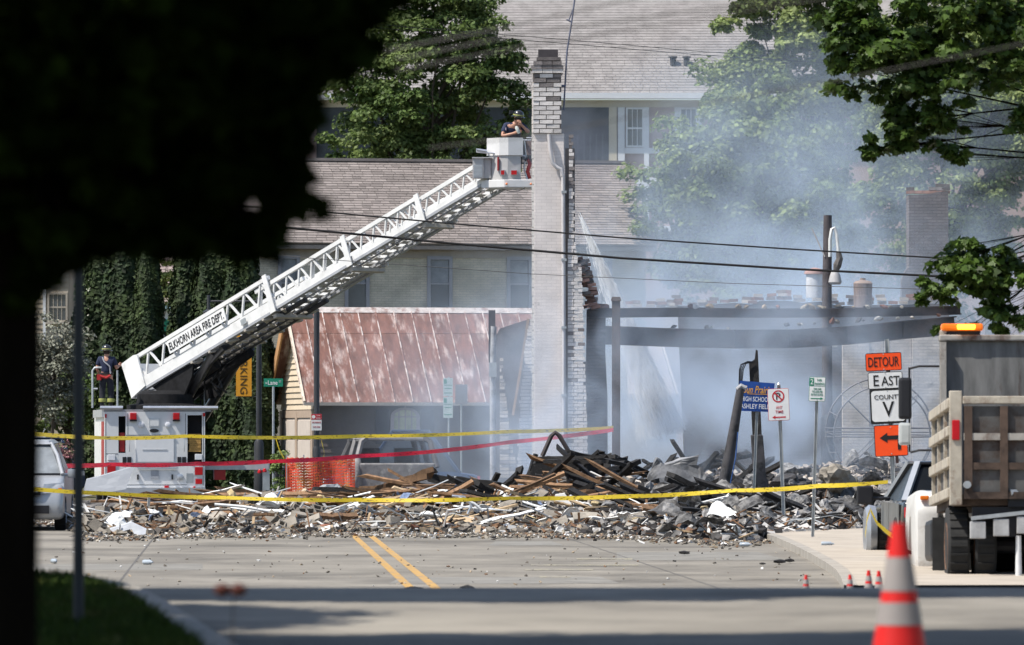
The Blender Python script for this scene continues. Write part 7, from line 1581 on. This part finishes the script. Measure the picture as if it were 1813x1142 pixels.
def tapemat(name, col, ink):
    m = bpy.data.materials.new(name); m.use_nodes = True; nt = m.node_tree; b = nt.nodes['Principled BSDF']; tc = nt.nodes.new('ShaderNodeTexCoord'); w1 = nt.nodes.new('ShaderNodeTexNoise'); w1.inputs['Scale'].default_value = 14
    mp = nt.nodes.new('ShaderNodeMapping'); mp.inputs['Scale'].default_value = (1,.1,3); nt.links.new(tc.outputs['Object'], mp.inputs[0]); nt.links.new(mp.outputs[0], w1.inputs['Vector'])
    r = nt.nodes.new('ShaderNodeValToRGB'); r.color_ramp.elements[0].position = .60; r.color_ramp.elements[1].position = .64; r.color_ramp.elements[0].color = tuple(col)+(1,); r.color_ramp.elements[1].color = tuple(ink)+(1,)
    nt.links.new(w1.outputs['Fac'], r.inputs[0]); nt.links.new(r.outputs[0], b.inputs['Base Color']); b.inputs['Roughness'].default_value = .4
    tr = nt.nodes.new('ShaderNodeBsdfTranslucent'); nt.links.new(r.outputs[0], tr.inputs[0]); mx = nt.nodes.new('ShaderNodeMixShader'); mx.inputs[0].default_value = .35; nt.links.new(b.outputs[0], mx.inputs[1]); nt.links.new(tr.outputs[0], mx.inputs[2]); nt.links.new(mx.outputs[0], nt.nodes['Material Output'].inputs['Surface']); return m
ty = tapemat('tape_yellow', (.75,.55,.04), (.25,.17,.02)); trd = tapemat('tape_red', (.65,.02,.05), (.25,.01,.02)); tyw = tapemat('tape_pale', (.72,.62,.16), (.45,.35,.05))
tape('yellow_tape', 'yellow barrier tape stretched high from the fire truck to the steel column', [W(-40,765,88), W(60,768,86), W(330,772,80), W(640,772,78), W(900,764,77), W(1086,757,76.4)], ty, .085, seed=2)
tape('red_tape', 'red barrier tape sagging from the minivan to the steel column', [W(60,822,85), W(200,822,82), W(350,821,80), W(480,817,79), W(640,807,78), W(760,800,77.5), W(900,783,77), W(1086,761,76.5)], trd, .095, 3, seed=3)
tape('yellow_tape', 'yellow barrier tape stretched low in front of the rubble to the detour post', [W(-60,862,96), W(60,866,96), W(200,874,96), W(400,881,96), W(640,885,96), W(900,882,97), W(1100,879,98), W(1300,868,100), W(1450,860,103), W(1572,853,105)], ty, .075, 1.4, 160, seed=5)
tape('yellow_tape', 'loose yellow tape tied over the flank of the dark car', [W(1541,902,121), W(1552,925,120.5), W(1566,938,120), W(1590,957,119.5), W(1620,972,119)], ty, .075, 1, 30, seed=7)
tape('yellow_tape', 'short yellow tape end hanging by the dark car mirror', [W(1532,948,121), W(1535,920,121), W(1540,904,121)], ty, .07, .5, 14, seed=8)
tape('yellow_tape', 'short twisted yellow tape hanging near the orange fence', [W(488,775,74), W(494,795,74), W(503,812,74)], ty, .08, 2, 20, seed=9)
tape('yellow_tape', 'knotted yellow tape strip hanging from the black post', [W(569,780,72.5), W(574,800,72.5), W(572,822,72.5), W(576,838,72.5)], ty, .06, 3, 20, seed=10)
# ------------------------------------------------------------------ overhead wires
wire = M('wire_black', (.015,.014,.014), .6); wireg = M('wire_grey', (.09,.085,.08), .6)
def cable(label, pts, r_, mat=wire, group=None):
    P_ = [W(*p) for p in pts]; mb = MB(); Q = []
    for i in range(len(P_)-1):
        for k in range(8): Q.append(P_[i].lerp(P_[i+1], k/8))
    Q.append(P_[-1]); mb.tube(Q, r_, 6); return tag(mb.build('overhead_wire', mat, smooth=True), label, 'wire', group)
cable('thick black overhead wire, upper of the pair crossing the chimney', [(-60,330,88),(300,356,86.5),(560,374,85.5),(800,396,85),(1100,421,84.5),(1400,441,84),(1665,457,83.5),(1900,470,83)], .018)
cable('thick black overhead wire, lower of the pair crossing the chimney', [(-60,362,88),(300,388,86.5),(520,404,85.5),(800,431,85),(1100,457,84.5),(1400,476,84),(1660,489,83.5),(1900,500,83)], .027)
cable('thin grey overhead wire below the black pair', [(120,418,80),(340,437,79),(560,458,79),(940,485,78),(1300,502,78),(1640,512,78),(1900,518,78)], .008, wireg)
cable('thin dark overhead wire high over the apartment roof, upper strand', [(500,25,66),(720,48,65),(1000,70,64),(1250,92,63),(1440,104,62),(1900,132,61)], .009)
cable('thin dark overhead wire high over the apartment roof, lower strand', [(500,33,66),(720,54,65),(1000,77,64),(1250,98,63),(1440,110,62),(1900,140,61)], .009)
cable('soft grey wire slanting up past the chimney mast', [(560,120,430),(720,82,430),(900,48,430),(1090,4,430),(1300,-50,430)], .0042, wireg)
cable('soft grey wire rising over the apartment roof', [(700,105,430),(940,58,430),(1255,16,430),(1500,-20,430)], .0042, wireg)
cable('faint grey wire rising toward the tall maple', [(700,125,430),(940,80,430),(1255,30,430),(1500,-10,430)], .0035, wireg)
cable('soft grey wire sagging before the apartment windows', [(760,262,430),(960,238,430),(1130,204,430),(1290,176,430),(1450,148,430),(1900,60,430)], .003, wireg)
# ------------------------------------------------------------------ smoke and spray
def volmat(name, col, dens, nscale, lo, hi, center, radii, power=1.0, aniso=.3, stretch=(1,1,1)):
    m = bpy.data.materials.new(name); m.use_nodes = True; nt = m.node_tree; N = nt.nodes; L = nt.links
    N.remove(N['Principled BSDF']); v = N.new('ShaderNodeVolumePrincipled'); L.new(v.outputs[0], N['Material Output'].inputs['Volume'])
    v.inputs['Color'].default_value = tuple(col)+(1,); v.inputs['Anisotropy'].default_value = aniso
    tc = N.new('ShaderNodeTexCoord'); mp = N.new('ShaderNodeMapping'); mp.vector_type = 'POINT'
    mp.inputs['Location'].default_value = [-c/r for c, r in zip(center, radii)]; mp.inputs['Scale'].default_value = [1/r for r in radii]
    L.new(tc.outputs['Object'], mp.inputs[0]); gr = N.new('ShaderNodeTexGradient'); gr.gradient_type = 'SPHERICAL'; L.new(mp.outputs[0], gr.inputs[0])
    pw = N.new('ShaderNodeMath'); pw.operation = 'POWER'; pw.inputs[1].default_value = power; L.new(gr.outputs['Fac'], pw.inputs[0])
    m2 = N.new('ShaderNodeMapping'); m2.inputs['Scale'].default_value = stretch; L.new(tc.outputs['Object'], m2.inputs[0])
    nz = N.new('ShaderNodeTexNoise'); nz.inputs['Scale'].default_value = nscale; nz.inputs['Detail'].default_value = 5; nz.inputs['Distortion'].default_value = 1.2; L.new(m2.outputs[0], nz.inputs['Vector'])
    mr = N.new('ShaderNodeMapRange'); mr.inputs[1].default_value = lo; mr.inputs[2].default_value = hi; L.new(nz.outputs['Fac'], mr.inputs[0])
    a_ = N.new('ShaderNodeMath'); a_.operation = 'MULTIPLY'; L.new(pw.outputs[0], a_.inputs[0]); L.new(mr.outputs[0], a_.inputs[1])
    b_ = N.new('ShaderNodeMath'); b_.operation = 'MULTIPLY'; b_.inputs[1].default_value = dens; L.new(a_.outputs[0], b_.inputs[0]); L.new(b_.outputs[0], v.inputs['Density'])
    return m
def smoke(name, label, c, r_, col, dens, nscale, lo=.3, hi=.7, power=1.0, aniso=.3, stretch=(1,1,1)):
    bm = bmesh.new(); bmesh.ops.create_icosphere(bm, subdivisions=3, radius=1.0)
    for v in bm.verts: v.co = Vector((v.co.x*r_[0]+c[0], v.co.y*r_[1]+c[1], v.co.z*r_[2]+c[2]))
    me = bpy.data.meshes.new(name); bm.to_mesh(me); bm.free(); me.materials.append(volmat(name, col, dens, nscale, lo, hi, c, r_, power, aniso, stretch))
    return tag(mobj(name, me), label, 'smoke', kind='stuff')
SMC = (.72,.84,1.0)
smoke('smoke', 'blue grey smoke drifting up behind the steel beams', (7.4, 154, 4.4), (9.5, 20, 9.0), SMC, .135, .3, .42, .64, .9, .2, (1,.4,1))
smoke('smoke', 'low thick smoke under the steel beams', (4.2, 132, 1.8), (7.5, 9, 5.0), SMC, .31, .45, .42, .64, 1.0, .2, (1,.4,1))
smoke('smoke', 'thin smoke veiling the chimney and the burnt vehicle', (-.6, 136, 2.6), (4.6, 7, 4.2), SMC, .075, .4, .36, .68, 1.0, .2, (1,.4,1))
smoke('smoke', 'small dark puff of smoke curling off the chimney side', (1.35, 133.5, 8.6), (1.2, 1.5, 1.3), (.25,.27,.32), 1.2, 1.6, .35, .65, 1.0, .1)
# water spray: widening jet from behind the chimney down into the ruin
p0, p1_ = W(1030, 390, 74.0), W(1182, 765, 74.6)
ax = p1_-p0; N_ = 14; mb = MB(); ring_ = []
rx = Vector((1,0,.25)).normalized()
pts = []; rs = []
for k in range(N_+1):
    t = k/N_; p = p0.lerp(p1_, t)+Vector((-.10*math.sin(PI*t),0,.25*math.sin(PI*t))); pts.append(p); rs.append(.05+.42*t**1.0)
mb.tube(pts, rs, 20); mb_mist = MB(); mb_mist.tube([p+Vector((-.12*k/N_,.0,0)) for k, p in enumerate(pts)], [r_*1.4+.02 for r_ in rs], 20)
m = bpy.data.materials.new('water_spray'); m.use_nodes = True; nt = m.node_tree; N = nt.nodes; N.remove(N['Principled BSDF']); v = N.new('ShaderNodeVolumePrincipled'); nt.links.new(v.outputs[0], N['Material Output'].inputs['Volume'])
v.inputs['Color'].default_value = (.97,.98,1,1); v.inputs['Anisotropy'].default_value = .2
tc = N.new('ShaderNodeTexCoord'); mp = N.new('ShaderNodeMapping'); mp.inputs['Rotation'].default_value = (0, math.atan2(ax.x, -ax.z), 0); mp.inputs['Scale'].default_value = (2.0,1.4,.12); nt.links.new(tc.outputs['Object'], mp.inputs[0])
nz = N.new('ShaderNodeTexNoise'); nz.inputs['Scale'].default_value = 4.2; nz.inputs['Detail'].default_value = 6; nt.links.new(mp.outputs[0], nz.inputs['Vector'])
mr = N.new('ShaderNodeMapRange'); mr.inputs[1].default_value = .42; mr.inputs[2].default_value = .7; mr.inputs[3].default_value = .5; mr.inputs[4].default_value = 5.0; nt.links.new(nz.outputs['Fac'], mr.inputs[0])
nt.links.new(mr.outputs[0], v.inputs['Density'])
m2_ = m.copy(); m2_.name = 'water_mist'
for nd in m2_.node_tree.nodes:
    if nd.type == 'MAP_RANGE': nd.inputs[3].default_value = 0; nd.inputs[4].default_value = 1.2
tag(mb_mist.build('water_mist', m2_, smooth='all'), 'faint white mist around the falling spray', 'water spray', kind='stuff')
o = mb.build('water_spray', m, smooth='all'); tag(o, 'white fan of water spray falling into the burnt building', 'water spray', kind='stuff')

# streaks and droplets of the jet
random.seed(91); mb = MB(); side = Vector((1,0,.42)).normalized()
for k in range(4200):
    t = random.random()**.75; i = min(int(t*N_), N_-1); p = pts[i].lerp(pts[i+1], t*N_-i); d = (pts[i+1]-pts[i]).normalized(); R_ = rs[i]
    a_ = (.75-abs(random.gauss(0, .62)))*R_*1.25; b_ = random.gauss(0, .5)*R_
    c_ = p+side*a_+Vector((0,b_,0)); dd = (d+side*(a_/max(R_,.05))*.10+Vector((random.gauss(0,.02),0,random.gauss(0,.02)))).normalized()*random.uniform(.04,.22)*(1 if random.random() < .6 else .25)
    w_ = random.uniform(.004,.010); mb.bar(c_-dd, c_+dd, w_, w_)
tag(mb.build('water_streaks', M('water_white', (.93,.94,.95), .3, var=.03, transl=.5)), 'bright white streaks and drops of the hose jet falling into the ruin', 'water spray', kind='stuff')
